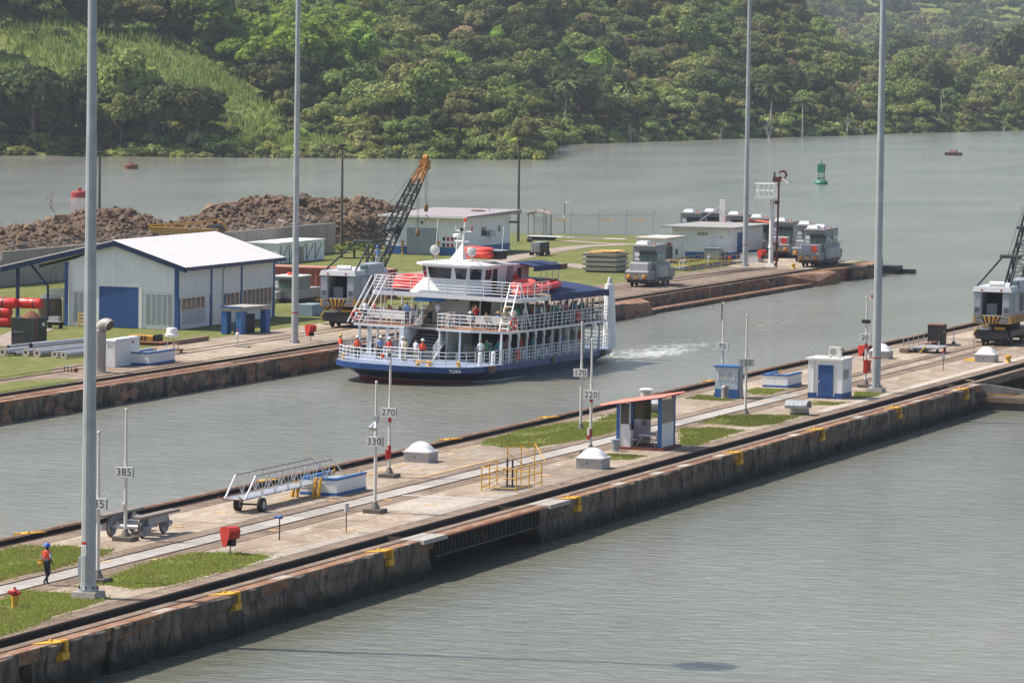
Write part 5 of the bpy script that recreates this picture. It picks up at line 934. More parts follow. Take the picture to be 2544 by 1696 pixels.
# ---- dark lamp posts
def lamp_post(q, h, label):
    t = thing("street_lamp", label, "street lamp", G(*q), 0, "dark lamp posts on the far bank"); MB().cyl((0, 0, -.1), (0, 0, h), .19, .12, n=8).ob("pole", mat("creosote", (.10, .088, .075), .8, var=.2), t, 40); MB().lathe([(.1, 0), (.42, .12), (.42, .25), (.15, .34)], (0, 0, h), 10).ob("lamp_head", steel_d, t)
lamp_post((848, 640), 12.2, "dark lamp post before the rubble, left of the crane boom"); lamp_post((1287, 599), 11.9, "dark lamp post right of the white flat roofed building"); lamp_post((246, 640), 11.2, "dark lamp post half hidden by the left mast")
# ---- yard odds and ends
p = G(1318, 635); t = thing("wheeled_box", "grey box trailer on small wheels on the lawn", "trailer", p); B(0, 1.1, 0, 3.2, .42, 1.5).ob("box", silver_d, t); B(1.1, 1.14, .1, 3.1, .42, 1.5).ob("side_panel", steel_d, t)
for y_ in (.1, .9, 2.1, 2.9):
    for x_ in (-.1, 1.1): MB().cyl((x_, y_, .24), (x_+.14, y_, .24), .24, n=10).ob("wheel", rubber, t)
B(-.05, 1.2, 0, 3.1, .3, .42).ob("chassis", steel_d, t); [MB().tube([(a, -.03, .45), (a, -.03, 1.4)], .03, 4).ob("frame_bar", galv, t) for a in (.2, .55, .9)]
p = G(1450, 675); pl = thing("pallet_stack", "stack of grey timber rafts with yellow boards on top", "stack", (p.x, p.y, 0))
for k in range(4):
    MB().frus(0, 3.5, 0, 4.0, .15+k*.5, .5+k*.5, -.18).ob("raft", conc_l if k < 3 else pfm, pl); B(.2, 3.4, .1, 3.9, k*.5, .15+k*.5).ob("bearer", black, pl)
for k, (a, r) in enumerate(((.3, .0), (1.2, .12), (1.9, -.08))): MB().box2(0, 1.5, 0, 3.4, 0, .1).ob("yellow_board", mat("board_yellow", (.62, .36, .12), .8), pl, loc=(a, .3, 2.02+k*.06), rz=r)
p = G(1340, 668); t = thing("drain_pipe", "dark rusty trough lying on the lawn behind the ferry", "trough", (p.x, p.y, 0)); MB().prismy([(0, .5), (0, 0), (1.9, 0), (1.9, .5), (1.7, .5), (1.7, .15), (.2, .15), (.2, .5)], 0, 3.6).ob("trough", rust, t); t = thing("dark_tray", "dark flat tray on the lawn left of the trough", "tray", G(1312, 660)); MB().frus(0, 2.2, 0, 2.6, 0, .4, -.1).ob("tray", steel_d, t)
t = thing("small_barrel", "small black drum on the lawn below the right lamp post", "drum", G(1316, 601)); MB().cyl((-.3, 0, .25), (.3, 0, .25), .25, n=10).ob("drum", black, t)
# ---- buoys
def buoy(q, kind, label):
    p = G(q[0], q[1], ZW); t = thing("buoy", label, "buoy", p)
    if kind == 0:
        MB().lathe([(.2, -.6), (1.3, -.55), (1.42, -.4), (1.42, .75), (1.3, .95), (.3, 1.05)], n=16).ob("drum", mat("buoy_red", (.33, .035, .03), .6, var=.15), t, 30); MB().lathe([(.3, 1.05), (.3, 1.5), (.1, 1.55)], n=8).ob("fitting", MATS["buoy_red"], t)
    elif kind == 1:
        MB().lathe([(.2, -.5), (1.25, -.45), (1.35, -.3), (1.35, .75), (1.2, .95), (.3, 1.05)], n=16).ob("drum", rust, t, 30); MB().tube([(-.7, 0, 1), (0, 0, 2.1), (.4, 0, 1.8), (1.0, 0, 2.6)], .06, 4).ob("hook", rust, t); MB().sphere((.2, 0, 1.2), .25, 8, 5).ob("fitting", rust, t)
    elif kind == 2:
        gm = mat("buoy_green", (.02, .17, .11), .5, var=.1); MB().lathe([(.3, -.6), (1.2, -.4), (1.25, .0), (1.25, .35), (1.05, .65), (.9, .75)], n=16).ob("float", gm, t, 30)
        for a in range(4): MB().tube([(.7*math.cos(a*1.571+.7), .7*math.sin(a*1.571+.7), .7), (.5*math.cos(a*1.571+.7), .5*math.sin(a*1.571+.7), 2.5)], .07, 4).ob("tower_leg", gm, t)
        B(-.62, .62, -.5, .5, 2.2, 3.8).ob("day_mark", gm, t); B(-.55, .55, -.45, .45, 1.0, 1.3).ob("tower_ring", gm, t); MB().lathe([(.14, 3.8), (.14, 4.2), (.05, 4.3)], n=8).ob("lantern", gm, t); MB().cyl((0, 0, 4.3), (0, 0, 4.9), .03, n=4).ob("spike", steel_d, t)
    else:
        B(-1.9, 1.9, -1.2, 1.2, -.4, .7).ob("raft", rust, t); MB().frus(-1.0, .9, -.8, .8, .7, 1.3, .2).ob("deck_box", mat("buoy_wood", (.22, .13, .09), .8), t)
        for a in (-1.7, -.6, .6, 1.7): MB().cyl((a, -1.3, -.2), (a, -1.3, .75), .16, n=8).ob("tyre", black, t)
buoy((198, 490), 0, "dark red drum buoy on the water at the left"); buoy((325, 420), 1, "rusty drum buoy farther out at the left"); buoy((2040, 458), 2, "green tower buoy on the lake"); buoy((2369, 386), 3, "small dark float on the far water at the right")
# ================================================================== LOCOMOTIVES, CRANES, RUBBLE
def locomotive(label, num, loc, rz):
    t = thing("towing_locomotive", label, "locomotive", loc, rz, "grey towing locomotives"); g = loco_g
    B(-1.1, 1.1, .3, 8.3, .42, .95).ob("underframe", black, t)
    for y_ in (1.3, 2.7, 5.9, 7.3):
        for x_ in (-.95, .8): MB().cyl((x_, y_, .4), (x_+.15, y_, .4), .4, n=14).ob("wheel", steel_d, t, 40)
    B(-.7, .7, 3.3, 5.2, .15, .6).ob("gear_case", steel_d, t)
    MB().prismx([(0, .75), (0, 1.5), (.12, 1.62), (2.3, 1.62), (2.3, .75)], -1.2, 1.2).ob("front_nose", g, t); MB().prismx([(8.6, .75), (6.3, .75), (6.3, 1.62), (8.48, 1.62), (8.6, 1.5)], -1.2, 1.2).ob("rear_nose", g, t)
    B(-1.25, 1.25, 2.3, 6.3, .9, 2.35).ob("body", g, t); MB().prismx([(.5, 1.62), (.6, 2.3), (.75, 2.4), (2.4, 2.4), (2.4, 1.62)], -.9, .95).ob("front_hood", silver_d, t); B(-.9, .95, 6.3, 8.0, 1.62, 2.35).ob("rear_hood", silver_d, t)
    MB().hexa([(1.25, 2.6, .9), (1.55, 3.2, .9), (1.55, 5.4, .9), (1.25, 6.0, .9)], [(1.25, 2.6, 2.1), (1.5, 3.2, 2.0), (1.5, 5.4, 2.0), (1.25, 6.0, 2.1)]).ob("side_winch", silver_d, t)
    c = B(-1.2, 1.2, 2.4, 5.6, 2.35, 3.95).ob("cab", g, t)
    B(-.4, 1.15, 2.36, 2.4, 2.5, 3.15).ob("front_window", glass_g, c); B(-.45, 1.2, 2.2, 2.4, 3.15, 3.5).ob("sun_visor", steel_d, c)
    for x_ in (.1, .62): B(x_, x_+.05, 2.34, 2.37, 2.5, 3.15).ob("mullion", g, c)
    B(1.2, 1.23, 2.7, 3.7, 2.5, 3.2).ob("side_window", glass_g, c); B(1.2, 1.23, 4.2, 5.2, 2.5, 3.2).ob("side_window", glass_g, c); MB().add([(1.22, 2.5, 3.3), (1.7, 2.3, 2.95), (1.7, 3.2, 2.95), (1.22, 3.4, 3.3)], [(0, 1, 2, 3)]).ob("mirror", glass_g, c)
    B(-1.02, -.52, 2.37, 2.4, 2.55, 3.3).ob("number_plate", white, c); lettering(num, .36, ink, c, (-.77, 2.362, 2.85), bold=.01)
    MB().frus(-1.22, 1.22, 2.3, 5.7, 3.95, 4.08, .05).ob("cab_roof", g, t); MB().frus(-1.0, .25, 2.6, 4.2, 4.1, 4.42, .16).ob("cooling_unit", dome_m, t)
    for x_ in (.55, .9): MB().lathe([(.07, 0), (.07, .16), (.03, .2)], (x_, 3.0, 4.08), 8).ob("beacon", orange if x_ < .7 else red, t)
    for y_ in (-.12, 8.6):
        for x_ in (-.8, .8): MB().lathe([(.12, -.02), (.25, 0), (.25, .1), (.17, .16), (.05, .2)], n=14).xf(Matrix.Translation((x_, y_+(.12 if y_ < 0 else -.0), 1.0)) @ Matrix.Rotation(RAD(90 if y_ < 0 else -90), 4, 'X')).ob("buffer", mat("buffer_orange", (.52, .22, .02), .6, var=.15, dirt=RUST, dk=.5), t, 40)
        B(-.14, .14, y_-.05, y_+.15, .88, 1.08).ob("coupling", yellow, t)
    B(-.08, .02, -.02, 0, 1.15, 1.35).ob("slot", black, t)
    MB().tube([(-1.1, .15, 1.6), (-1.1, .15, 2.6), (-1.1, 2.3, 2.6)], .03, 4).ob("hand_rail", galv, t); MB().tube([(-.95, 1.2, 2.4), (-.95, 1.2, 3.0)], .03, 4).ob("hand_rail", galv, t); MB().tube([(1.1, 6.4, 1.6), (1.1, 6.4, 2.5), (1.1, 8.3, 2.5), (1.1, 8.3, 1.6)], .03, 4).ob("hand_rail", galv, t)
    for y_ in (2.45, 5.9):
        MB().tube([(1.3, y_, .5), (1.3, y_, 2.2)], .025, 4).ob("ladder_rail", galv, t); MB().tube([(1.3, y_+.35, .5), (1.3, y_+.35, 2.2)], .025, 4).ob("ladder_rail", galv, t)
        for k in range(5): MB().tube([(1.3, y_, .6+k*.33), (1.3, y_+.35, .6+k*.33)], .02, 4).ob("rung", galv, t)
    MB().hexa([(-1.0, 2.4, 2.36), (.2, 2.4, 2.36), (.2, 2.9, 2.36), (-1.0, 2.9, 2.36)], [(-1.0, 2.4, 2.45), (.2, 2.4, 2.45), (.2, 2.9, 2.45), (-1.0, 2.9, 2.45)]).ob("footplate", silver_d, t)
    return t
p = G(1556, 711)
proto = locomotive("grey towing locomotive numbered 114 alone on the far quay", "114", (-52.05, 105.3, 0), 0)
def loco(q, rz, num, label, flag=False):
    c = copy_tree(proto, None, (q[0], q[1], 0), rz, label)
    for ch in c.children:
        for g2 in ch.children:
            if g2.name.startswith("lettering"): g2.data = text_mesh(num, .34, ink, .008)
    if flag: 
        B(.25, .85, .35, .5, 1.65, 2.3).ob("red_flag", orange, c)
    return c
p = G(1984, 663); loco((p.x+1.05, p.y), 0, "115", "front towing locomotive with red flag at the tip of the far bank", True)
row = [(2041, 559, "109", "last locomotive of the parked row, half hidden behind the front one", 0), (2003, 551, "107", "second last locomotive of the parked row", 1), (1943, 543, "106", "parked locomotive right of the signal mast", 1), (1884, 534, "105", "parked locomotive just left of the signal mast", 0), (1827, 527, "103", "parked locomotive behind the far mast", 0), (1767, 520, "104", "parked locomotive behind the white pylon", 0), (1715, 521, "21", "leftmost parked locomotive, numbered 21", 1)]
for x_, y_, num, lab, fl in row:
    p = G(x_, y_, 4.4); loco((p.x+.35, p.y-2.5), .10, num, lab, fl)
p = G(676, 750); sv = thing("service_car", "low grey rail service car between the workshop and the second mast", "rail car", (p.x, p.y, 0))
B(0, 2.5, .2, 6, .35, 1.2).ob("body", silver_d, sv); B(.1, 2.4, .0, 3.2, 1.2, 2.3).ob("cab", loco_g, sv); B(.75, 2.35, -.02, 0, 1.3, 1.75).ob("window", glass_g, sv); B(.7, 2.4, -.12, .0, 1.78, 2.1).ob("visor", steel_d, sv); B(.12, .6, -.02, 0, 1.35, 1.95).ob("number_plate", white, sv); lettering("112", .26, ink, sv, (.36, -.03, 1.62)); B(0, 2.5, -.1, 3.3, 2.3, 2.42).ob("cab_roof", white, sv); B(-.2, .9, -1.2, .0, .3, 1.0).ob("tank", conc_l, sv); B(-.1, 2.4, -.1, 6, .1, .35).ob("underframe", black, sv)
# ---- rail cranes
st_y = mat("stripe_yellow", (.60, .30, .03), .6, var=.12)
def lattice(parent, a, b2, w0, w1, n, mtl, name="boom"):
    """four chord lattice boom from a to b2"""
    a = Vector(a); b2 = Vector(b2); ax = (b2-a).normalized(); e = Vector((1, 0, 0)); g = ax.cross(e).normalized()
    cor = lambda s, w, i: a+(b2-a)*s+e*w*(1 if i in (0, 1) else -1)/2+g*w*.8*(1 if i in (0, 3) else -1)/2
    W = lambda s: w0+(w1-w0)*abs(s-.0) if w0 > w1 else w0
    for i in range(4): MB().tube([cor(s, W(s), i) for s in np.linspace(0, 1, 4)], .095, 4).ob(name+"_chord", mtl, parent)
    for k in range(n):
        s0, s1 = k/n, (k+1)/n
        for i in range(4):
            j = (i+1) % 4; p0, p1 = (i, j) if k % 2 else (j, i); MB().tube([cor(s0, W(s0), p0), cor(s1, W(s1), p1)], .05, 3).ob(name+"_brace", mtl, parent)
            if k % 2 == 0: MB().tube([cor(s0, W(s0), i), cor(s0, W(s0), j)], .045, 3).ob(name+"_brace", mtl, parent)
jib_m = mat("jib_orange", (.40, .17, .03), .7, var=.2)
def crane(label, loc, full=True, rz=0):
    t = thing("rail_crane", label, "crane", loc, rz, "grey rail cranes")
    B(-1.5, 1.5, 0, 8.8, .75, 1.25).ob("chassis", black, t); B(-1.35, 1.35, -.25, .6, .55, 1.15).ob("front_beam", black, t)
    for y_ in (.9, 2.3, 6.2, 7.6):
        for x_ in (-1.0, .85): MB().cyl((x_, y_, .42), (x_+.15, y_, .42), .42, n=14).ob("wheel", black, t, 40)
    B(-1.0, 1.0, .3, 2.9, .35, .8).ob("bogie_frame", black, t); B(-1.0, 1.0, 5.6, 8.2, .35, .8).ob("bogie_frame", black, t); MB().cyl((0, 4, 1.25), (0, 4, 1.75), 1.3, n=18).ob("slew_ring", steel_d, t)
    MB().tube([(-1.45, -.2, .3), (-1.5, -.2, 1.0), (-.9, -.1, 1.85), (-.5, -.1, 1.85), (-.5, -.1, 1.3)], .045, 5).ob("hand_rail", yellow, t); MB().tube([(-.7, -.1, 1.6), (-.3, -.1, 1.6)], .035, 5).ob("hand_rail", yellow, t)
    B(-1.3, -.6, -.3, .2, .25, .32).ob("step", steel_d, t); MB().lathe([(.5, 0), (.4, .25), (.1, .36)], (-.7, .6, 1.25), 10).ob("white_hump", dome_m, t); B(.1, .9, .2, .7, 1.28, 1.5).ob("yellow_tray", yellow, t)
    y0 = -.35
    B(-1.55, 1.55, y0, 6.9, 1.8, 2.42).ob("skirt", st_y, t)
    for i, x_ in enumerate((-.75, -.45, -.12, .2, .5)): s_ = (-.3, -.15, 0, .15, .3)[i]; MB().hexa([(x_-s_*.4, y0-.02, 1.82), (x_+.14-s_*.4, y0-.02, 1.82), (x_+.14-s_*.4, y0, 1.82), (x_-s_*.4, y0, 1.82)], [(x_+s_*.5, y0-.02, 2.4), (x_+.17+s_*.5, y0-.02, 2.4), (x_+.17+s_*.5, y0, 2.4), (x_+s_*.5, y0, 2.4)]).ob("stripe", black, t)
    for k in range(9): B(1.55, 1.565, .2+k*.72, .5+k*.72, 1.82, 2.4).ob("stripe", black, t)
    for x_ in (-1.05, 1.05): 
        B(x_-.36, x_+.36, y0-.015, y0, 1.84, 2.38).ob("number_panel", silver_d, t); lettering("5085" if full else "5086", .3, ink, t, (x_, y0-.02, 2.22)); lettering("80000", .22, ink, t, (x_, y0-.02, 1.95))
    # engine house: open doorway in the back
    B(-1.5, -.85, y0, 6.8, 2.42, 4.35).ob("house_left", grey_p, t); B(.85, 1.5, y0, 6.8, 2.42, 4.35).ob("house_right", grey_p, t); B(-.85, .85, y0+1.8, 6.8, 2.42, 4.35).ob("house_core", mat("engine_dark", (.02, .02, .02), .9), t); B(-.5, .35, y0+.3, y0+1.6, 2.42, 3.4).ob("radiator", mat("radiator", (.12, .14, .15), .5), t); B(-.85, .85, y0, y0+.1, 2.42, 2.5).ob("sill", galv, t)
    for x_ in (-1.22, 1.18):
        d = B(x_-.27, x_+.27, y0-.03, y0, 2.55, 4.2).ob("engine_door", mat("door_grey", (.36, .38, .41), .5), t)
        for k in range(5): B(x_-.2, x_+.2, y0-.05, y0-.03, 2.7+k*.09, 2.74+k*.09).ob("louvre", steel_d, d)
    MB().frus(-1.62, 1.62, y0-.1, 7.0, 4.35, 4.75, .12).ob("house_roof", mat("roof_white", (.5, .51, .52), .5, var=.05), t)
    for x_ in (-.8, .8): MB().lathe([(.08, 0), (.1, .1), (.03, .12)], n=8).xf(Matrix.Translation((x_, y0-.12, 4.5)) @ Matrix.Rotation(RAD(90), 4, 'X')).ob("tail_lamp", brk, t)
    MB().cyl((-.5, .9, 4.95), (.7, .9, 4.95), .2, n=12).ob("silencer", white, t, 40); MB().hexa([(.85, 2.2, 4.3), (1.75, 2.2, 4.3), (1.75, 5.8, 4.3), (.85, 5.8, 4.3)], [(.95, 2.3, 5.3), (1.7, 2.3, 5.2), (1.7, 5.6, 5.2), (.95, 5.6, 5.3)]).ob("operator_cab", mat("cab_grey", (.36, .4, .44), .5), t); B(1.0, 1.6, 2.2, 2.26, 4.65, 5.1).ob("cab_window", glass_g, t)
    for k in range(3): B(1.5, 1.53, 1.2+k*1.8, 2.4+k*1.8, 2.7, 4.1).ob("side_door", (mat("door_grey", (.36, .38, .41)), black, grey_p)[k], t)
    # A frame and boom
    gy, gz = 4.6, 7.0
    for x_ in (-1.45, 1.3): MB().tube([(x_, .3, 4.7), (x_*.45+.3, gy, gz)], .085, 5).ob("gantry_leg", steel_d, t)
    MB().cyl((-.6, gy, gz), (1.2, gy, gz), .15, n=8).ob("gantry_head", steel_d, t); MB().tube([(.2, 5.9, 4.5), (.4, gy, gz)], .06, 4).ob("gantry_leg", steel_d, t)
    f0, f1 = Vector((0, 6.4, 3.7)), Vector((0, 19.5, 13.2) if full else (0, 19.5, 16.5))
    lattice(t, f0, f0+(f1-f0)*.84, 1.35, .8, 17, steel_d)
    lattice(t, f0+(f1-f0)*.84, f1, .8, .45, 4, jib_m, "jib")
    B(-.35, .35, f1.y-.5, f1.y+.4, f1.z-.5, f1.z+.35).ob("head_sheave", jib_m, t); MB().cyl((-.2, f1.y+.1, f1.z+.5), (.2, f1.y+.1, f1.z+.5), .3, n=12).ob("sheave", jib_m, t)
    for x_ in (-.3, .3): MB().tube([(x_+.3, gy, gz), (x_, f1.y-.4, f1.z)], .02, 3).ob("stay_cable", steel_d, t); MB().tube([(x_+.3, gy, gz), (x_*.5, 9.2, 7.9)], .018, 3).ob("stay_cable", steel_d, t)
    m1 = f0+(f1-f0)*.42; MB().cyl((-1.0, m1.y, m1.z), (.7, m1.y, m1.z), .12, n=8).ob("spreader", steel_d, t); MB().sphere((.35, m1.y, m1.z+.1), .45, 8, 6).ob("drum", steel_d, t)
    for y_, dz in ((f1.y+.35, 3.3), (f1.y-1.6, 4.3)):
        top = f1.z-.3 if y_ > f1.y else f1.z-1.4
        for x_ in (-.08, .08): MB().tube([(x_, y_, top), (x_, y_, top-dz)], .022, 3).ob("hoist_cable", steel_d, t)
        MB().lathe([(.05, 0), (.2, .15), (.22, .5), (.08, .75)], (0, y_, top-dz-.6), 8).ob("hook_block", mat("hook_brass", (.22, .14, .07), .6), t, 40); MB().tube([(.0+.18*math.sin(a), y_, top-dz-.85-.2+.2*math.cos(a)) for a in np.linspace(0, 4.6, 9)], .05, 5).ob("hook", MATS["hook_brass"], t)
    return t
crane("grey rail crane with black lattice boom and yellow tip behind the ferry", (-53.75, 31.9, 0)); crane("grey rail crane cut by the right picture edge", (-.05, 39.4, 0), False)
# ---- rubble heaps behind the wall
rock_m = []
for i, c in enumerate(((.155, .10, .065), (.105, .07, .048), (.20, .135, .088), (.08, .056, .042))): rock_m.append(mat("rock_%d" % i, c, .95, var=.35, scale=1.2, bump=.4, bscale=4))
rocks = []
for k in range(8):
    bm = bmesh.new(); bmesh.ops.create_icosphere(bm, subdivisions=1, radius=1); rr_ = random.Random(40+k)
    for v in bm.verts: v.co *= rr_.uniform(.62, 1.15); v.co.z *= .8
    me = bpy.data.meshes.new("rock"); bm.to_mesh(me); bm.free(); me.materials.append(rock_m[k % 4]); rocks.append(me)
def heap(label, cx, cy, rx_, ry_, h, prof, nbig, nsmall, seed):
    t = thing("rubble_heap", label, "rubble heap", (cx, cy, 0)); r = np.random.RandomState(seed)
    n, m_ = 64, 26; xs = np.linspace(-rx_, rx_, m_); ys = np.linspace(-ry_, ry_, n); X, Y = np.meshgrid(xs, ys, indexing='ij')
    def H(x, y):
        e = np.clip(1-(np.abs(x)/rx_)**2.0, 0, 1)**.8*prof(y/ry_); return h*e*(.8+.4*vnoise(x*.22+seed, y*.22, seed))+.8*(vnoise(x*.7, y*.7, seed+1)-.5)-.3
    Z = H(X, Y); v = np.stack([X, Y, Z], -1).reshape(-1, 3)
    MB().add(v.tolist(), [(i*n+j, (i+1)*n+j, (i+1)*n+j+1, i*n+j+1) for i in range(m_-1) for j in range(n-1)]).ob("heap_core", mat("rubble_soil", (.12, .08, .052), .95, var=.35, scale=.8, bump=.6, bscale=3), t)
    for i in range(nbig):
        x, y = r.uniform(-.3, .9)*rx_, r.uniform(-.95, .95)*ry_; z = float(H(np.array(x), np.array(y))); s = r.choice([.3, .5, .75, 1.2], p=[.45, .33, .16, .06])
        part("rock", rocks[r.randint(8)], t, (x, y, z+s*.15), (r.uniform(0, 6), r.uniform(0, 6), r.uniform(0, 6)), (s*r.uniform(.8, 1.3), s, s*r.uniform(.7, 1.1)))
    A = []; F = []
    base = [(np.array([q.co[:] for q in me.vertices]), [list(f.vertices) for f in me.polygons]) for me in rocks]
    for i in range(nsmall):
        x, y = r.uniform(-.9, .98)*rx_, r.uniform(-.99, .99)*ry_; z = float(H(np.array(x), np.array(y))); s = .12+.4*r.uniform()**2; bv, bf = base[r.randint(8)]; a = r.uniform(0, 6); c, sn = math.cos(a), math.sin(a)
        R = np.array([[c, -sn, 0], [sn, c, 0], [0, 0, 1]]); o_ = len(A); A += (bv@R.T*s+[x, y, z+s*.2]).tolist(); F += [[q+o_ for q in f] for f in bf]
    q = MB(); q.v = A; q.f = F; o_ = q.ob("small_rocks", rock_m[0], t); o_["kind"] = "stuff"
heap("brown rubble heap at the left behind the workshop", -117, 96, 10, 42, 4.9, lambda s: np.interp(s, [-1, -.7, -.38, 0, .33, .66, .84, .95, 1], [.3, .6, .72, .8, .95, 1.06, .8, .35, 0]), 150, 5200, 3)
heap("larger brown rubble heap behind the lamp post and crane boom", -117, 176, 10, 37, 5.2, lambda s: np.interp(s, [-1, -.82, -.5, -.2, 0, .25, .5, .75, 1], [0, .68, .9, 1.02, 1.06, .95, .78, .62, .2]), 150, 4600, 9)
# yellow conveyor boom over the rubble
p = G(470, 590); cv = thing("conveyor", "yellow ochre conveyor boom behind the workshop roof", "conveyor", (-103.5, 118, 0)); om = mat("ochre", (.42, .22, .03), .7, var=.15)
P0, P1 = GY(368, 570, 112), GY(545, 578, 124); base = Vector((-103.5, 118, 0)); a, b2 = P0-base, P1-base
MB().hexa([(a.x, a.y, a.z-.35), (b2.x, b2.y, b2.z-.3), (b2.x, b2.y+1, b2.z-.3), (a.x, a.y+1, a.z-.35)], [(a.x, a.y, a.z+.28), (b2.x, b2.y, b2.z+.35), (b2.x, b2.y+1, b2.z+.35), (a.x, a.y+1, a.z+.28)]).ob("boom_side", om, cv)
MB().tube([a+Vector((0, 0, .45)), (a+b2)/2+Vector((0, 0, .75)), b2+Vector((-.4, 0, 1.3)), b2+Vector((.3, 0, 1.1)), b2+Vector((1.0, 0, .2))], .1, 4).ob("top_rail", om, cv); MB().tube([b2+Vector((-3.5, -.1, -.4)), b2+Vector((-3.4, -.1, .2)), b2+Vector((-1.2, -.1, .3)), b2+Vector((-1.2, -.1, -.5))], .07, 4).ob("guard", yellow, cv); B(b2.x-1, b2.x+.2, b2.y, b2.y+1.2, b2.z+.2, b2.z+.8).ob("motor", steel_d, cv)
for q in (a.lerp(b2, .15), a.lerp(b2, .85)): MB().tube([q+Vector((0, .5, 0)), Vector((q.x, q.y+.5, 0))], .15, 5).ob("leg", om, cv)
# ================================================================== PEOPLE
def person_mesh(name, J, E, fingers=True, subdiv=1):
    """J: joint -> (x,y,z,r); E: (a,b,slot). One continuous skinned body; slots 0 skin 1 shirt 2 trousers 3 hair 4 shoes"""
    J = dict(J); E = list(E)
    if fingers:
        for s in ("l", "r"):
            w_, h_ = Vector(J["wrist_"+s][:3]), Vector(J["hand_"+s][:3]); d = (h_-w_).normalized(); side = d.cross(Vector((0, 1, 0)) if abs(d.y) < .8 else Vector((1, 0, 0))).normalized()
            nrm = d.cross(side)
            for k, (o, L_) in enumerate(((-.03, .07), (-.01, .085), (.012, .08), (.032, .062))):
                m1 = h_+side*o*.9+d*.035; m2 = h_+side*o+d*(.035+L_*.6)+nrm*.012; J["f%d%s" % (k, s)] = (*m1, .010); J["g%d%s" % (k, s)] = (*m2, .008); E += [("hand_"+s, "f%d%s" % (k, s), 0), ("f%d%s" % (k, s), "g%d%s" % (k, s), 0)]
            th = w_.lerp(h_, .6); t1 = th-side*.05+d*.03; J["t"+s] = (*t1, .011); E += [("hand_"+s, "t"+s, 0)]
    names = list(J); idx = {n: i for i, n in enumerate(names)}
    bm = bmesh.new(); sk = bm.verts.layers.skin.verify(); vs = [bm.verts.new(J[n][:3]) for n in names]
    for n, v in zip(names, vs): v[sk].radius = (J[n][3], J[n][3] if len(J[n]) < 5 else J[n][4]); v[sk].use_root = (n == "pelvis")
    for a, b, s in E: bm.edges.new((vs[idx[a]], vs[idx[b]]))
    me = bpy.data.meshes.new(name); bm.to_mesh(me); bm.free(); o = bpy.data.objects.new(name, me); COL.objects.link(o)
    md = o.modifiers.new("s", 'SKIN'); md.use_smooth_shade = True; md.branch_smoothing = .4
    if subdiv: ss = o.modifiers.new("u", 'SUBSURF'); ss.levels = subdiv; ss.render_levels = subdiv
    dg = bpy.context.evaluated_depsgraph_get(); out = bpy.data.meshes.new_from_object(o.evaluated_get(dg)); bpy.data.objects.remove(o); out.name = name
    segs = [(Vector(J[a][:3]), Vector(J[b][:3]), s) for a, b, s in E]
    hd = Vector(J["head"][:3])
    for m_ in (skin, white, blue_d, hair, black): out.materials.append(m_)
    for p in out.polygons:
        c = p.center; best, sl = 9, 0
        for a, b, s in segs:
            ab = b-a; t = max(0, min(1, (c-a).dot(ab)/max(1e-6, ab.dot(ab)))); d = (c-a-ab*t).length
            if d < best: best, sl = d, s
        if sl == 0 and (c-hd).length < .17:
            f = (c-hd)
            if f.z > .045 or f.y > .02: sl = 3
        p.material_index = sl
    return out
def body(pel=(0, 0, .95), lean=0.0, arms=None, legs=None, turn=0):
    px, py, pz = pel; s_ = math.sin(lean); c_ = math.cos(lean)
    up = lambda x, d, y=0: (px+x, py-d*s_+y, pz+d*c_)
    J = {"pelvis": (*pel, .155, .11), "spine": (*up(0, .24), .14, .10), "chest": (*up(0, .42), .16, .11), "neck": (*up(0, .57), .055), "head": (*up(0, .71, -.02), .098, .11), "top": (*up(0, .80, -.01), .075)}
    for s, k in (("l", -1), ("r", 1)):
        J["sho_"+s] = (*up(.17*k, .46), .066)
        a = arms[s]; J["elb_"+s] = (*a[0], .045); J["wrist_"+s] = (*a[1], .032); J["hand_"+s] = (*a[2], .034)
        l = legs[s]; J["hip_"+s] = (px+.095*k, py, pz-.06, .098); J["knee_"+s] = (*l[0], .065); J["ank_"+s] = (*l[1], .045); J["toe_"+s] = (*l[2], .04)
    E = [("pelvis", "spine", 1), ("spine", "chest", 1), ("chest", "neck", 1), ("neck", "head", 0), ("head", "top", 0)]
    for s in "lr": E += [("chest", "sho_"+s, 1), ("sho_"+s, "elb_"+s, 1), ("elb_"+s, "wrist_"+s, 0), ("wrist_"+s, "hand_"+s, 0), ("pelvis", "hip_"+s, 2), ("hip_"+s, "knee_"+s, 2), ("knee_"+s, "ank_"+s, 2), ("ank_"+s, "toe_"+s, 4)]
    return J, E
def pm_(name, *a, **k):
    J, E = body(*a, **k); return person_mesh(name, J, E, False, 1)
stand_legs = {"l": ((-.1, -.02, .5), (-.1, .03, .09), (-.11, -.14, .05)), "r": ((.1, -.02, .5), (.1, .03, .09), (.11, -.14, .05))}
down = {"l": ((-.25, .02, 1.13), (-.24, -.06, .9), (-.235, -.08, .83)), "r": ((.25, .02, 1.13), (.24, -.06, .9), (.235, -.08, .83))}
railp = {"l": ((-.27, -.1, 1.13), (-.2, -.33, 1.1), (-.18, -.41, 1.11)), "r": ((.27, -.1, 1.13), (.2, -.33, 1.1), (.18, -.41, 1.11))}
photo = {"l": ((-.3, -.16, 1.25), (-.12, -.25, 1.5), (-.07, -.24, 1.57)), "r": ((.3, -.16, 1.25), (.12, -.25, 1.5), (.07, -.24, 1.57))}
sit_legs = {"l": ((-.12, -.42, .47), (-.12, -.4, .09), (-.12, -.56, .05)), "r": ((.12, -.42, .47), (.12, -.4, .09), (.12, -.56, .05))}
sit_arm = {"l": ((-.26, -.05, .72), (-.16, -.3, .62), (-.14, -.38, .61)), "r": ((.26, -.05, .72), (.16, -.3, .62), (.14, -.38, .61))}
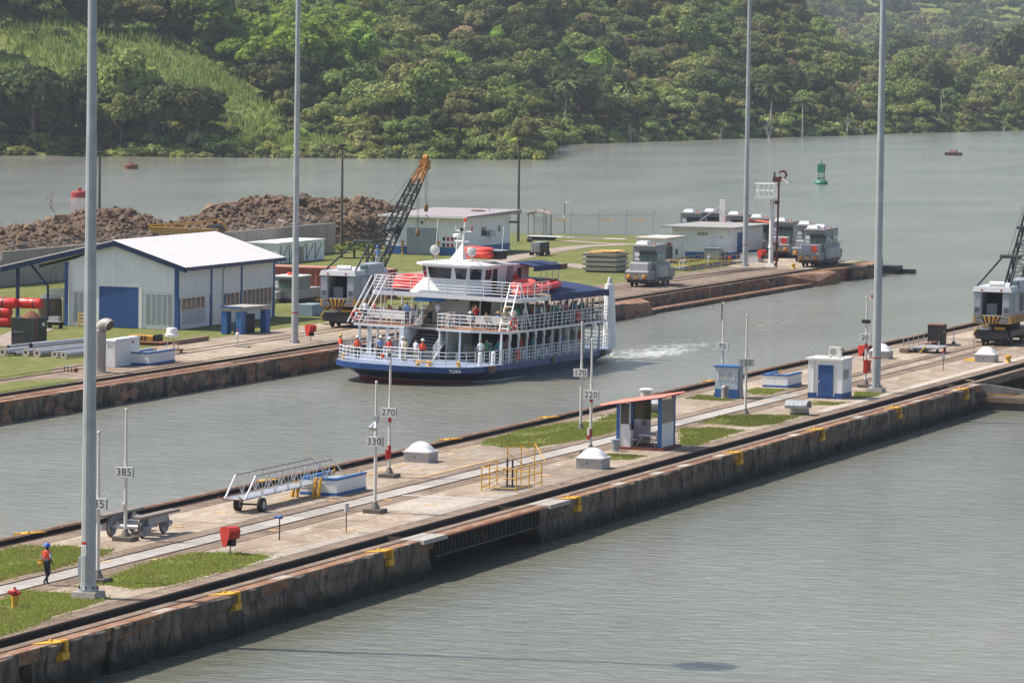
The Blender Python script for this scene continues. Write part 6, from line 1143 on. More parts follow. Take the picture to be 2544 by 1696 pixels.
PM = {"stand": pm_("person_body", arms=down, legs=stand_legs), "rail": pm_("person_body", (0, 0, .95), .12, railp, stand_legs), "photo": pm_("person_body", (0, 0, .95), .03, photo, stand_legs), "sit": pm_("person_body", (0, 0, .5), .05, sit_arm, sit_legs)}
cloth = {}
for n, c in {"white shirt": (.72, .72, .72), "red shirt": (.50, .03, .03), "blue shirt": (.16, .26, .48), "navy shirt": (.03, .04, .09), "teal shirt": (.03, .30, .32), "khaki shirt": (.38, .32, .2), "green shirt": (.06, .25, .10), "black shirt": (.02, .02, .02), "pink shirt": (.6, .22, .22), "grey shirt": (.3, .3, .3), "cream shirt": (.62, .55, .4)}.items(): cloth[n] = mat("cloth_"+n.replace(" ", "_"), c, .85, var=.1, scale=4)
pants = [mat("trousers_%d" % i, c, .85, var=.1) for i, c in enumerate(((.03, .035, .06), (.36, .31, .22), (.10, .12, .16), (.5, .5, .48), (.02, .02, .02)))]
hat_w = mat("hat_white", (.72, .71, .68), .8, var=.05); hat_t = mat("hat_straw", (.5, .34, .16), .9)
hat_mesh = {"white hat": MB().lathe([(.2, 0), (.19, .015), (.11, .03), (.10, .1), (.04, .125)], n=12).mesh("hat", hat_w, 40), "straw hat": MB().lathe([(.23, 0), (.22, .015), (.11, .03), (.10, .1), (.04, .12)], n=12).mesh("hat", hat_t, 40), "yellow helmet": MB().lathe([(.15, 0), (.14, .02), (.125, .06), (.09, .12), (.02, .145)], n=12).mesh("helmet", mat("helmet_yellow", (.7, .42, .03), .4), 60), "white helmet": MB().lathe([(.15, 0), (.14, .02), (.125, .06), (.09, .12), (.02, .145)], n=12).mesh("helmet", mat("helmet_white", (.75, .75, .75), .4), 60), "blue helmet": MB().lathe([(.155, 0), (.145, .02), (.13, .07), (.095, .13), (.02, .155)], n=14).mesh("helmet", mat("helmet_blue", (.03, .12, .5), .35), 60)}
pcount = 0
def person(pose, loc, rz, shirt, where, hat=None, dark=None, vest=None, parent_m=None, pn=None):
    """loc is a world point (feet)"""
    global pcount; pcount += 1
    verb = {"stand": "standing", "rail": "leaning on the rail", "photo": "taking a photograph", "sit": "seated"}[pose]
    t = thing("person", "person in %s%s %s %s" % (shirt, " and "+hat if hat else "", verb, where), "person", loc, rz, "people aboard the ferry" if "quay" not in where else "workers ashore")
    o = part("body", PM[pose], t)
    for i, m_ in ((0, skin_d if (dark if dark is not None else rnd.random() < .4) else skin), (1, cloth[shirt]), (2, pants[pn if pn is not None else rnd.randrange(5)])):
        o.material_slots[i].link = 'OBJECT'; o.material_slots[i].material = m_
    hz = {"stand": 1.70, "rail": 1.69, "photo": 1.70, "sit": 1.25}[pose]; hy = {"rail": -.11, "photo": -.04, "stand": -.01, "sit": -.06}[pose]
    if hat: part("hat" if "hat" in hat else "helmet", hat_mesh[hat], t, (0, hy, hz))
    if vest:
        vz = 1.24 if pose != "sit" else .8; part("life_vest", VEST, t, (0, hy*.5, vz))
    return t
VEST = MB().lathe([(.19, -.2), (.21, -.1), (.2, .12), (.13, .24)], n=12).mesh("life_vest", mat("vest_orange", (.75, .09, .04), .7), 40)
for v in VEST.vertices: v.co.y *= .75
# ================================================================== FERRY
FX, FY = -34.2, 10.0
fe = thing("ferry", "white and blue three deck passenger ferry with navy canopies", "ferry", (FX, FY, ZW)); fe.rotation_euler = (RAD(-.75), RAD(1.45), 0)
FM = Matrix.Translation((FX, FY, ZW)) @ Matrix.Rotation(RAD(1.45), 4, 'Y') @ Matrix.Rotation(RAD(-.75), 4, 'X')
fw = mat("ferry_white", (.78, .78, .77), .45, var=.03, scale=.8, dirt=(.45, .38, .3), dk=.35, lo=.6); hull_b = mat("hull_blue", (.018, .055, .18), .4, var=.1, scale=.6, dirt=(.10, .09, .09), dk=.6, lo=.58); hull_shade = mat("hull_blue_shaded", (.015, .03, .10), .4, var=.15, scale=.6, dirt=(.05, .06, .08), dk=.5); floor_b = mat("deck_red", (.30, .14, .08), .7, var=.1); deck_bl = mat("deck_blue", (.22, .27, .38), .6, var=.12, scale=1); canopy = mat("canopy_navy", (.018, .032, .10), .75, var=.12, scale=.7); dark_in = mat("cabin_dark", (.025, .025, .03), .8)  # lower hull is the band blue darkened, shade below the flare in its colour
D0, D1, D2 = 1.26, 3.66, 6.05
half = [(0, -16.4), (2.4, -16.15), (4.1, -15.3), (5.2, -13.8), (5.8, -11.6), (6.05, -8.8), (6.1, -3), (6.1, 6), (6.08, 12), (5.95, 16.5), (5.5, 18.6), (0, 18.9)]
wl_ = [(0, -13.3), (1.9, -13.0), (3.5, -12.2), (4.6, -10.8), (5.2, -9), (5.55, -6.6), (5.72, -2), (5.74, 5), (5.6, 10), (5.1, 13.4), (4.2, 15.2), (0, 15.6)]
full = lambda h: h+[(-x, y) for x, y in reversed(h[1:-1])]
def loft(rings):
    n = len(rings[0][0]); v = []; f = []
    for pts, z in rings: v += [(x, y, z) for x, y in pts]
    for k in range(len(rings)-1): f += [(k*n+i, k*n+(i+1) % n, (k+1)*n+(i+1) % n, (k+1)*n+i) for i in range(n)]
    return MB().add(v, f)
Hd, Hw = full(half), full(wl_); mid = [((a[0]*.45+b[0]*.55), (a[1]*.45+b[1]*.55)) for a, b in zip(Hd, Hw)]; up1 = [((a[0]*.9+b[0]*.1), (a[1]*.9+b[1]*.1)) for a, b in zip(Hd, Hw)]; low = [(x*.9, y*.95) for x, y in Hw]; st1 = [((a[0]*.12+b[0]*.88), (a[1]*.12+b[1]*.88)) for a, b in zip(Hd, Hw)]
loft([(Hd, .84), (Hd, D0)]).ob("fender_band", hull_b, fe); loft([(st1, .12), (mid, .48), (up1, .82), (Hd, .84)]).ob("hull", hull_shade, fe); loft([(Hw, .0), (st1, .12)]).ob("white_stripe", fw, fe); loft([(low, -1.0), (Hw, .0)]).ob("boot_top", mat("boot_red", (.30, .02, .02), .5), fe)
MB().add([(x, y, D0+.002) for x, y in Hd], [tuple(range(len(Hd)))]).ob("main_deck", deck_bl, fe)
lettering("TUIRA", .34, white, fe, (4.65, -14.87, .98), (RAD(90), 0, RAD(48)), .01)
for y_, w_ in ((-11.4, .9), (2.2, .5), (14.5, .5)): B(6.0, 6.2, y_, y_+w_, .8, D0+.05).ob("rub_plate", mat("rub_rust", (.16, .10, .05), .8, var=.3), fe)
# mooring gear on the foredeck
for x_, y_ in ((-4.9, -13.2), (4.4, -13.6), (1.8, -15.0), (2.6, -14.9)): MB().lathe([(.22, 0), (.2, .06), (.14, .1), (.14, .28), (.22, .34), (.1, .4)], (x_, y_, D0), 10).ob("bitt", yellow, fe, 30)
MB().tube([(1.5, -15.2, D0+.2), (2.2, -15.0, D0+.32), (2.9, -14.8, D0+.2)], .07).ob("cleat", yellow, fe)
for x_, y_ in ((5.1, -10.9), (5.5, -9.2)): MB().cyl((x_, y_, D0), (x_, y_, D0+.85), .16, n=10).ob("vent_pipe", fw, fe, 40); MB().sphere((x_, y_, D0+.85), .16, 10, 5).ob("vent_cap", fw, fe, 40)
ins = lambda h, k: [(x*(1-k/6), y*(1-k/17)) for x, y in h]
rl = [(x, y, D0) for x, y in ins(half, .18)]
railing(fe, [(-a, b, c) for a, b, c in reversed(rl[1:6])]+rl[:6], 1.08, 4, .024, 1.05, fw); railing(fe, rl[5:11], 1.08, 4, .024, .62, fw)
railing(fe, [(-a, b, c) for a, b, c in rl[5:11]], 1.08, 3, .03, 1.6, fw)
railing(fe, [(-1.4, -14.0, D0), (1.4, -14.0, D0)], 1.15, 2, .03, 1.4, fw)
# main deck house and posts
B(-4.5, 4.5, -.9, 14.5, D0+.01, D1-.16).ob("deck_house", fw, fe)
for k in range(8):
    d = B(4.5, 4.54, -.6+k*1.88, .95+k*1.88, D0+(.1 if k % 3 == 1 else .55), D1-.35).ob("house_door" if k % 3 == 1 else "house_window", dark_in if k < 4 else glass, fe); B(4.5, 4.56, -.72+k*1.88, -.62+k*1.88, D0+.1, D1-.3).ob("door_frame", black, d)
B(4.56, 4.6, 11.8, 14.2, D0+.7, D0+1.5).ob("banner", mat("banner_red", (.22, .02, .03), .7), fe); B(-4.5, 4.5, -1.05, -.9, D0+.01, D1-.2).ob("front_bulkhead", dark_in, fe); B(-5.6, 5.6, -7.6, 15.4, D1-.2, D1-.162).ob("deck_head", mat("deckhead_shade", (.10, .10, .10), .8), fe)  # bulkhead and deckhead coloured dark to stand in for main deck shade
B(-2.3, -1.95, -8.6, -1.1, D0, D1-.21).ob("stair_bulkhead", fw, fe); B(.62, .8, -6.5, -1.1, D0, D1-.21).ob("stair_bulkhead", fw, fe)
pl_ = MB().hexa([(-.09, -.07, 0), (.09, -.07, 0), (.09, .07, 0), (-.09, .07, 0)], [(-.06, -.06, D1-D0-.15), (.06, -.06, D1-D0-.15), (.06, .06, D1-D0-.15), (-.06, .06, D1-D0-.15)]).mesh("deck_post", fw)
for s in (1, -1):
    for k in range(13): part("deck_post", pl_, fe, (s*5.72, -8.2+k*1.9, D0+.0))
for x_ in (-6.2, -4.8, -3.4, -2.1, .75, 2.4, 4.0): part("deck_post", pl_, fe, (x_ if abs(x_) < 6 else -5.7, -8.1, D0))
for k in range(5): MB().hexa([(5.75, -6.4+k*1.9, D1-.75), (5.85, -6.4+k*1.9, D1-.75), (5.85, -6.3+k*1.9, D1-.75), (5.75, -6.3+k*1.9, D1-.75)], [(5.75, -6.85+k*1.9, D1-.17), (5.85, -6.85+k*1.9, D1-.17), (5.85, -6.3+k*1.9, D1-.17), (5.75, -6.3+k*1.9, D1-.17)]).ob("bracket", fw, fe)
# benches on main deck and upper deck
def bench(x0, x1, y_, z_, mtl): o = B(x0, x1, y_, y_+.45, z_+.4, z_+.46).ob("bench", mtl, fe); B(x0, x1, y_+.42, y_+.47, z_+.5, z_+.95).ob("bench_back", mtl, o); [B(a, a+.06, y_+.05, y_+.4, z_, z_+.4).ob("bench_leg", fw, o) for a in (x0+.1, x1-.16)]
bm_w = mat("bench_white", (.6, .58, .55), .6)
for k in range(3): bench(1.2, 4.4, -5.6+k*1.5, D0, bm_w); bench(-5.2, -2.6, -6.0+k*1.5, D0, bm_w)
# stairs
sd_ = mat("stair_dark", (.035, .035, .04), .7)
tread = B(-1.93, .6, 0, .36, -.05, 0).mesh("stair_tread", sd_); riser = B(-1.93, .6, 0, .02, -.22, -.05).mesh("stair_riser", sd_); edge_ = B(-1.93, .6, -.01, .02, -.03, .002).mesh("stair_nosing", galv)
for k in range(11): z_ = D0+(k+1)*(D1-D0)/11; y_ = -8.9+k*.39; part("stair_tread", tread, fe, (0, y_, z_)); part("stair_riser", riser, fe, (0, y_, z_)); part("stair_nosing", edge_, fe, (0, y_, z_+.003))
for x_ in (-1.97, .64):
    railing(fe, [(x_, -9.0, D0), (x_, -4.7, D1)], 1.0, 4, .024, .9, fw)
    MB().prismx([(-9.1, D0), (-8.8, D0), (-4.6, D1-.1), (-4.6, D1), (-5.0, D1)], x_-.04, x_+.04).ob("stringer", fw, fe)
B(-1.9, .58, -4.86, -4.68, D1-.18, D1+.012).ob("stair_edge", yellow, fe)
# upper deck
R0 = [(-6.15, -8.3), (-1.97, -8.5), (-1.97, -4.7), (-6.15, -4.7)]; R1 = [(.64, -8.6), (3.4, -8.7), (6.05, -7.6), (6.15, -4.7), (.64, -4.7)]; R2 = [(-6.15, -4.69), (6.15, -4.69), (6.1, 15.7), (-6.1, 15.7)]
for pz in (R0, R1, R2): MB().prism(pz, D1-.16, D1).ob("upper_deck", fw, fe); MB().prism([((x*.985), y*.995) for x, y in pz], D1, D1+.006).ob("deck_floor", floor_b, fe)
railing(fe, [(-6.08, -4.7, D1), (-6.08, -8.2, D1), (-2.0, -8.4, D1), (-2.0, -4.9, D1)], 1.08, 4, .025, 1.0, fw); railing(fe, [(.7, -4.9, D1), (.7, -8.5, D1), (3.4, -8.62, D1), (5.98, -7.5, D1), (6.06, -4.7, D1), (6.02, 15.5, D1)], 1.08, 4, .025, 1.0, fw); railing(fe, [(-6.06, -4.6, D1), (-6.02, 15.5, D1)], 1.08, 3, .025, 2, fw); railing(fe, [(-6, 15.6, D1), (6, 15.6, D1)], 1.08, 3, .025, 1.5, fw)
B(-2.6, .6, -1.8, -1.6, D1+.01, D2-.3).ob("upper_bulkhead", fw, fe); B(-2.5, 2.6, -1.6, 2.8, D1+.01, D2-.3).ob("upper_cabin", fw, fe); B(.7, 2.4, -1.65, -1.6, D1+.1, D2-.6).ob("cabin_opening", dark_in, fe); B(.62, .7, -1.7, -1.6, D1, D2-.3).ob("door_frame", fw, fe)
for x_ in (-.35, 1.9): B(x_-.2, x_+.2, -1.95, -1.8, D2-.62, D2-.4).ob("loudspeaker", black, fe)
for k in range(5): bench(2.9, 5.4, -6.8+k*1.3, D1, bm_w); bench(-5.5, -2.6, -7.2+k*1.3, D1, bm_w)
for k in range(6): bench(-5.4, 5.2, 3.6+k*2.1, D1, bm_w)
up_ = MB().cyl((0, 0, 0), (0, 0, D2-D1-.3), .04, n=6).mesh("deck_post", fw)
for k in range(9): part("deck_post", up_, fe, (5.85, -3.6+k*2.2, D1)); part("deck_post", up_, fe, (-5.85, -3.6+k*2.2, D1))
for x_ in (-5.3, -3.8, -2.6, 2.5, 4.2): part("deck_post", up_, fe, (x_, -4.3, D1))
# top deck with rails
MB().prism([(-6.0, -5.1), (6.0, -5.1), (6.1, 1.2), (-6.1, 1.2)], D2-.32, D2).ob("top_deck", fw, fe); MB().prism([(-5.9, -5.0), (5.9, -5.0), (6.0, 1.2), (-6.0, 1.2)], D2, D2+.006).ob("deck_floor", blue_d, fe)
railing(fe, [(-5.95, 1.2, D2), (-5.92, -5.0, D2), (5.95, -5.0, D2), (6.0, 1.2, D2)], 1.15, 5, .025, 1.45, fw)
for x_ in (-6.1, -5.2): MB().tube([(x_-.3, -8.0, D1), (x_+.5, -5.3, D2+1.1)], .05, 5).ob("ladder_rail", fw, fe); MB().tube([(x_-.75, -7.8, D1), (x_+.05, -5.2, D2+1.1)], .05, 5).ob("ladder_rail", fw, fe)
for x_ in (5.1, 5.75): MB().tube([(x_+.1, -7.3, D1), (x_, -4.9, D2+1.15)], .055, 5).ob("ladder_rail", fw, fe)
for k in range(8): s_ = k/8; MB().tube([(5.2-.1*s_, -7.3+2.4*s_, D1+.2+s_*3.2), (5.85-.1*s_, -7.3+2.4*s_, D1+.2+s_*3.2)], .03, 4).ob("rung", fw, fe)
MB().tube([(5.9, -4.9, D2+1.15), (6.3, -3.6, D1+.4)], .05, 5).ob("ladder_rail", fw, fe)
# wheelhouse
wb0 = [(-1.7, -4.55), (1.5, -4.55), (2.35, -3.6), (2.35, 1.6), (-2.45, 1.6), (-2.45, -3.6)]; wt0 = [(-1.75, -4.85), (1.6, -4.85), (2.5, -3.8), (2.45, 1.6), (-2.55, 1.6), (-2.55, -3.8)]; fl0 = [(-2.3, -4.95), (1.6, -4.95), (2.45, -3.9), (2.4, 1.6), (-2.9, 1.6), (-3.3, -4.3)]
v = [(x, y, D2) for x, y in fl0]+[(x, y, 7.1) for x, y in wb0]+[(x, y, 8.18) for x, y in wt0]; f = [(k*6+i, k*6+(i+1) % 6, (k+1)*6+(i+1) % 6, (k+1)*6+i) for k in range(2) for i in range(6)]
wh = MB().add(v, f).ob("wheelhouse", fw, fe)
def win(i, a, b2, z0=.12, z1=.88):
    p0, p1, q0, q1 = Vector((*wb0[i], 7.1)), Vector((*wb0[(i+1) % 6], 7.1)), Vector((*wt0[i], 8.18)), Vector((*wt0[(i+1) % 6], 8.18)); P = lambda u, w_: (p0.lerp(p1, u)).lerp(q0.lerp(q1, u), w_); n = (p1-p0).cross(q0-p0).normalized()
    MB().add([P(a+.03, z0)+n*.02, P(b2-.03, z0)+n*.02, P(b2, z1)+n*.02, P(a, z1)+n*.02], [(0, 1, 2, 3)]).ob("window", glass, wh)
win(0, .02, .6); win(0, .68, .98); win(1, .12, .9); win(5, .1, .85); win(2, .08, .35, .12, .8); win(4, .6, .9)
B(2.42, 2.47, -1.6, -.7, 6.2, 8.0).ob("side_door", dark_in, wh)
MB().prism([(-2.0, -5.2), (1.9, -5.2), (2.8, -4.0), (2.75, 1.9), (-2.9, 1.9), (-2.9, -4.0)], 8.18, 8.34).ob("wheelhouse_roof", fw, wh); MB().frus(-2.3, 2.2, -4.2, 1.6, 8.34, 8.48, .5).ob("roof_crown", fw, wh)
def searchlight(x_, y_): 
    o = MB().cyl((x_, y_, 8.6), (x_, y_, 9.05), .06, n=6).ob("searchlight", galv, fe); MB().lathe([(.16, .28), (.36, .2), (.38, 0), (.36, -.05), (.1, -.05)], n=16).xf(Matrix.Translation((x_, y_-.1, 9.3)) @ Matrix.Rotation(RAD(78), 4, 'X')).ob("reflector", mat("lamp_grey", (.42, .42, .41), .4), o, 40)
searchlight(-1.55, -3.6); searchlight(1.35, -3.4)
MB().hexa([(-.75, -2.6, 8.6), (.3, -2.6, 8.6), (.3, -1.6, 8.6), (-.75, -1.6, 8.6)], [(-.05, -2.0, 9.8), (.05, -2.0, 9.8), (.05, -1.9, 9.8), (-.05, -1.9, 9.8)]).ob("mast_foot", fw, fe); MB().cyl((0, -1.95, 9.6), (.12, -1.95, 11.5), .09, .06, n=8).ob("mast", fw, fe, 40)
MB().cyl((-.6, -1.95, 10.8), (.7, -1.95, 10.75), .04, n=5).ob("yard", fw, fe); MB().cyl((-.62, -1.95, 10.8), (-.62, -1.95, 11.15), .04, n=5).ob("yard_lamp", fw, fe); MB().cyl((.7, -1.95, 10.8), (.7, -1.95, 11.15), .06, n=5).ob("yard_lamp", red, fe); MB().cyl((-.65, -1.95, 10.0), (.55, -1.95, 10.0), .05, n=5).ob("yard", fw, fe); MB().lathe([(.1, 11.5), (.12, 11.75), (.04, 11.8)], (.12, -1.95, 0), 8).ob("mast_lamp", orange, fe); MB().sphere((-.1, -2.05, 10.9), .17, 8, 5).ob("horn", steel_d, fe)
MB().lathe([(.05, -.12), (.3, -.08), (.34, .06), (.25, .17), (.05, .2)], (-.6, -1.6, 10.35), 14).ob("radar_dome", dome_m, fe, 60); MB().cyl((-.6, -1.7, 9.2), (-.6, -1.6, 10.25), .04, n=5).ob("radar_post", fw, fe)
for x_, y_, zt in ((-2.1, -2.2, 11.6), (2.4, .2, 11.2)): MB().cyl((x_, y_, 8.6), (x_+.1, y_, zt), .022, n=4).ob("whip_antenna", fw, fe)
B(1.5, 2.6, -.6, .9, 8.7, 9.35).ob("battery_box", mat("dark_box", (.03, .025, .025), .7), fe); B(1.3, 2.7, -.8, 1.1, 9.35, 9.4).ob("box_lid", galv, fe); MB().cyl((-2.3, -1.8, 8.6), (-2.2, -1.8, 9.5), .18, .08, n=8).ob("flag_roll", mat("flag_brown", (.10, .05, .03), .8), fe)
pk = mat("cabin_pink", (.55, .42, .46), .6, var=.05); B(.9, 2.9, 1.9, 5.2, D2, 8.3).ob("rear_cabin", pk, fe); B(1.6, 2.2, 1.86, 1.9, 6.9, 8.0).ob("cabin_door", wood_p, fe); B(2.9, 2.93, 2.5, 3.4, 6.9, 8.0).ob("cabin_window", dark_in, fe)
# small aft canopy
v = []
for i in range(9):
    x_ = .4+3.6*i/8; z_ = 8.15+.22*math.sin(math.pi*i/8); v += [(x_, 3.2, z_), (x_, 9.6, z_)]
o_ = MB().add(v, [(2*i, 2*i+2, 2*i+3, 2*i+1) for i in range(8)]).ob("small_canopy", canopy, fe); o_.modifiers.new("t", 'SOLIDIFY').thickness = .04
B(4.0, 4.03, 3.2, 9.6, 7.75, 8.16).ob("canopy_valance", canopy, fe); B(.4, 4.0, 9.58, 9.62, 7.75, 8.16).ob("canopy_valance", canopy, fe)
for y_ in (5.2, 6.6, 8.0, 9.4): MB().cyl((3.9, y_, 6.5), (3.9, y_, 8.1), .03, n=5).ob("canopy_post", fw, fe)
B(1.2, 3.9, 5.2, 9.5, 6.75, 7.0).ob("bench", black, fe)
# large canopy over the upper deck
n = 14; v = []
for i in range(n+1):
    x_ = -6.2+12.4*i/n; z_ = D2+.08+.62*math.sin(math.pi*i/n)**.8
    for k in range(9): y_ = 1.1+14.0*k/8; v.append((x_, y_, z_-.05*(k % 2)-.015*k))
MB().add(v, [(i*9+k, (i+1)*9+k, (i+1)*9+k+1, i*9+k+1) for i in range(n) for k in range(8)]).ob("large_canopy", canopy, fe, 30)
for s in (-1, 1):
    v = [(s*6.2, 1.1+14.0*k/16, D2+.08) for k in range(17)]+[(s*6.25, 1.1+14.0*k/16, D2-.42+.04*(k % 2)) for k in range(17)]; MB().add(v, [(k, k+1, 18+k, 17+k) for k in range(16)]).ob("canopy_valance", canopy, fe)
v = [(-6.2+12.4*i/n, 15.12, D2-.05+.62*math.sin(math.pi*i/n)**.8) for i in range(n+1)]+[(-6.2+12.4*i/n, 15.15, D2-.5+.4*math.sin(math.pi*i/n)) for i in range(n+1)]; MB().add(v, [(i, i+1, n+2+i, n+1+i) for i in range(n)]).ob("canopy_valance", canopy, fe)
for k in range(7): MB().cyl((5.95, 2+k*2.05, D1+1.08), (5.95, 2+k*2.05, D2), .03, n=5).ob("canopy_post", fw, fe)
# white tapered column at the stern quarter and after ladder
MB().cyl((5.45, 18.1, D0), (5.3, 17.9, 6.35), .56, .38, n=10).ob("stern_column", fw, fe, 30); MB().lathe([(.34, 0), (.2, .1), (.16, .5), (.05, .62)], (5.3, 17.9, 6.35), 10).ob("column_cap", mat("cap_grey", (.5, .48, .46), .5), fe, 40)
for x_ in (4.7, 5.5): railing(fe, [(x_, 17.6, D0), (x_, 15.6, D1)], .9, 3, .025, .8, fw)
railing(fe, [(5.6, 18.5, D0), (3.0, 18.7, D0), (0, 18.8, D0)], 1.2, 4, .03, .7, fw)
# ---- life saving gear carried on the ferry (things of their own)
raft_m = mat("raft_orange", (.75, .07, .045), .45, var=.1, dirt=(.35, .03, .02), dk=.5)
def raft(loc, rz, tilt, label, L=3.0, Wd=1.5, parent=None):
    t = thing("life_float", label, "life float", FM @ Vector(loc), rz, "orange life floats on the ferry"); t.rotation_euler = (tilt, 0, rz)
    pts = [(math.copysign(abs(math.cos(a))**.6, math.cos(a))*Wd/2, math.copysign(abs(math.sin(a))**.6, math.sin(a))*L/2, 0) for a in np.linspace(0, math.tau, 21)[:-1]]
    MB().tube(pts, .27, 8, True).ob("ring", raft_m, t, 60); MB().cyl((-Wd/2, 0, 0), (Wd/2, 0, 0), .13, n=8).ob("cross_bar", raft_m, t, 40); MB().tube([(p[0]*1.12, p[1]*1.1, -.02) for p in pts], .03, 3, True).ob("grab_rope", red, t)
for k, (l, rz, ti, nm) in enumerate((((4.7, 2.4, 6.62), .1, .06, "foremost orange life float on the right canopy edge"), ((4.5, 5.0, 6.72), .05, .05, "second orange life float on the right canopy edge"), ((4.75, -0.6, 6.4), 0, .1, "orange life float behind the right top deck rail"), ((4.4, -.2, 6.85), .2, .1, "upper orange life float leaning over the right rail"), ((-4.3, -2.0, 6.45), 0, .08, "orange life float behind the left top deck rail"), ((-4.5, -1.4, 6.85), .1, .05, "upper orange life float behind the left rail"), ((-4.2, 1.6, 6.75), 0, .05, "rear orange life float on the left side"), ((.9, -.6, 9.0), 1.5, .0, "orange life float on the wheelhouse roof"), ((.8, -.4, 9.3), 1.4, .05, "upper orange life float on the wheelhouse roof"))): raft(l, rz, ti, nm, 2.9 if k < 7 else 1.9, 1.5 if k < 7 else 1.2)
def lifering(loc, label, rz=1.57):
    t = thing("life_ring", label, "life ring", FM @ Vector(loc), rz, "life rings on the ferry rails"); MB().tube([(.33*math.cos(a), 0, .33*math.sin(a)) for a in np.linspace(0, math.tau, 17)[:-1]], .085, 7, True).ob("ring", orange, t, 60)
    for a in range(4): MB().tube([(.33*math.cos(a*1.571+.6+d_), 0, .33*math.sin(a*1.571+.6+d_)) for d_ in (0, .12, .24)], .09, 7).ob("white_band", white, t)
lifering((6.08, -6.6, D1+.62), "red life ring on the upper deck front corner", 1.2); lifering((6.16, 8.0, D1+.6), "red life ring on the upper deck side rail"); lifering((6.12, -5.4, D0+.62), "red life ring on the main deck side rail"); lifering((-6.1, -8.0, D1+.6), "red life ring on the left end of the upper deck rail", .6)
um = thing("blue_tarp", "light blue tarpaulin umbrella on the upper deck", "umbrella", FM @ Vector((-1.9, -3.4, D1))); MB().lathe([(1.35, 1.75), (1.1, 2.05), (.6, 2.28), (.05, 2.36)], n=10).ob("cover", mat("tarp_blue", (.06, .33, .75), .6, var=.15, scale=3), um, 30); MB().cyl((0, 0, 0), (0, 0, 2.3), .025, n=5).ob("pole", fw, um)
# ---- people aboard
sh = list(cloth); wh_ = lambda x_, y_, z_: FM @ Vector((x_, y_, z_+.008))
R = math.radians
fore = [(-5.2, -13.0, "red shirt", "yellow helmet", "at the left end of the foredeck"), (-3.6, -13.6, "red shirt", "white helmet", "second from the left on the foredeck"), (-2.4, -12.0, "blue shirt", "white hat", "at the back of the foredeck"), (-1.3, -13.0, "red shirt", "white helmet", "in the middle of the foredeck"), (-.4, -12.0, "khaki shirt", None, "in the foredeck group"), (.5, -12.2, "white shirt", None, "on the foredeck before the stairs"), (1.2, -12.6, "red shirt", "white helmet", "on the foredeck right of the stairs foot"), (-3.0, -11.0, "grey shirt", None, "under the left upper deck"), (-1.0, -11.0, "white shirt", "white hat", "at the foot of the stairs")]
for i, (x_, y_, s_, h_, wt_) in enumerate(fore): person("stand", wh_(x_, y_, D0), rnd.uniform(-.6, .6), s_, wt_, h_, vest=s_ == "red shirt")
left = [(-5.5, -7.6, "white shirt", "stand", "at the left corner of the upper deck"), (-4.4, -5.0, "khaki shirt", "sit", "on the left front benches"), (-3.7, -5.0, "black shirt", "sit", "second on the left front benches"), (-3.0, -5.3, "navy shirt", "sit", "beside the blue umbrella"), (-2.5, -6.6, "blue shirt", "stand", "left of the blue umbrella"), (-.9, -4.3, "white shirt", "stand", "with crossed bag at the top of the stairs"), (-1.6, -4.0, "khaki shirt", "stand", "behind the stairs top"), (-5.2, -6.6, "pink shirt", "stand", "behind the left upper rail")]
for x_, y_, s_, po, wt_ in left: person(po, wh_(x_, y_, D1 if po != "sit" else D1), rnd.uniform(-.5, .5), s_, wt_)
right = [(1.4, -7.6, "cream shirt", None, "sit", "at the left of the right front benches"), (2.9, -7.4, "white shirt", "white hat", "sit", "on the right front benches"), (2.6, -5.4, "red shirt", None, "photo", "above the right front benches"), (3.8, -6.4, "cream shirt", None, "sit", "behind the right front rail"), (1.6, -3.2, "khaki shirt", None, "stand", "against the white upper bulkhead"), (4.3, -5.0, "blue shirt", "straw hat", "sit", "in the second row on the right"), (3.3, -3.8, "grey shirt", "straw hat", "sit", "in the third row on the right"), (5.5, -6.8, "khaki shirt", "straw hat", "stand", "at the right front upper corner"), (5.6, -5.3, "cream shirt", None, "stand", "just behind the right front corner"), (5.4, -4.2, "teal shirt", None, "stand", "beside the right ladder"), (4.5, -3.0, "white shirt", None, "sit", "near the ladder")]
for x_, y_, s_, h_, po, wt_ in right: person(po, wh_(x_, y_, D1), rnd.uniform(-.3, .9), s_, wt_, h_)
ordn = ["first", "second", "third", "fourth", "fifth", "sixth", "seventh", "eighth", "ninth", "tenth", "eleventh", "twelfth", "thirteenth", "fourteenth", "fifteenth", "sixteenth", "seventeenth", "eighteenth"]
for k in range(18):
    y_ = -2.4+k*.96+rnd.uniform(-.25, .25); person("rail" if rnd.random() < .7 else "stand", wh_(5.5-rnd.random()*.35, y_, D1), R(90)+rnd.uniform(-.5, .5), sh[(k*5+2) % len(sh)] if k % 3 else ("white shirt", "blue shirt", "black shirt")[k // 3 % 3], "%s at the upper side rail" % ordn[k], "white hat" if k in (4, 11) else None)
for k in range(8): person("sit", wh_(1.4+(k % 4)*.85, -5.35+(k//4)*1.5, D0), rnd.uniform(-.2, .2), ("green shirt", "khaki shirt", "pink shirt", "teal shirt", "white shirt", "blue shirt", "navy shirt", "grey shirt")[k], "%s on the main deck benches" % ordn[k], "white hat" if k % 3 == 0 else None)
for k in range(6): person("stand", wh_(5.25-rnd.random()*.25, -1.8+k*2.3, D0), R(90)+rnd.uniform(-.7, .7), sh[(k*3+1) % len(sh)], "%s behind the main deck rail" % ordn[k])
for k in range(14): person("stand" if k % 3 else "sit", wh_(4.4-rnd.random()*.8, -2.0+k*1.2, D1), R(90)+rnd.uniform(-.9, .9), sh[(k*7+3) % len(sh)], "%s in the upper second row" % ordn[k], ("white hat", None, "straw hat", None)[k % 4])
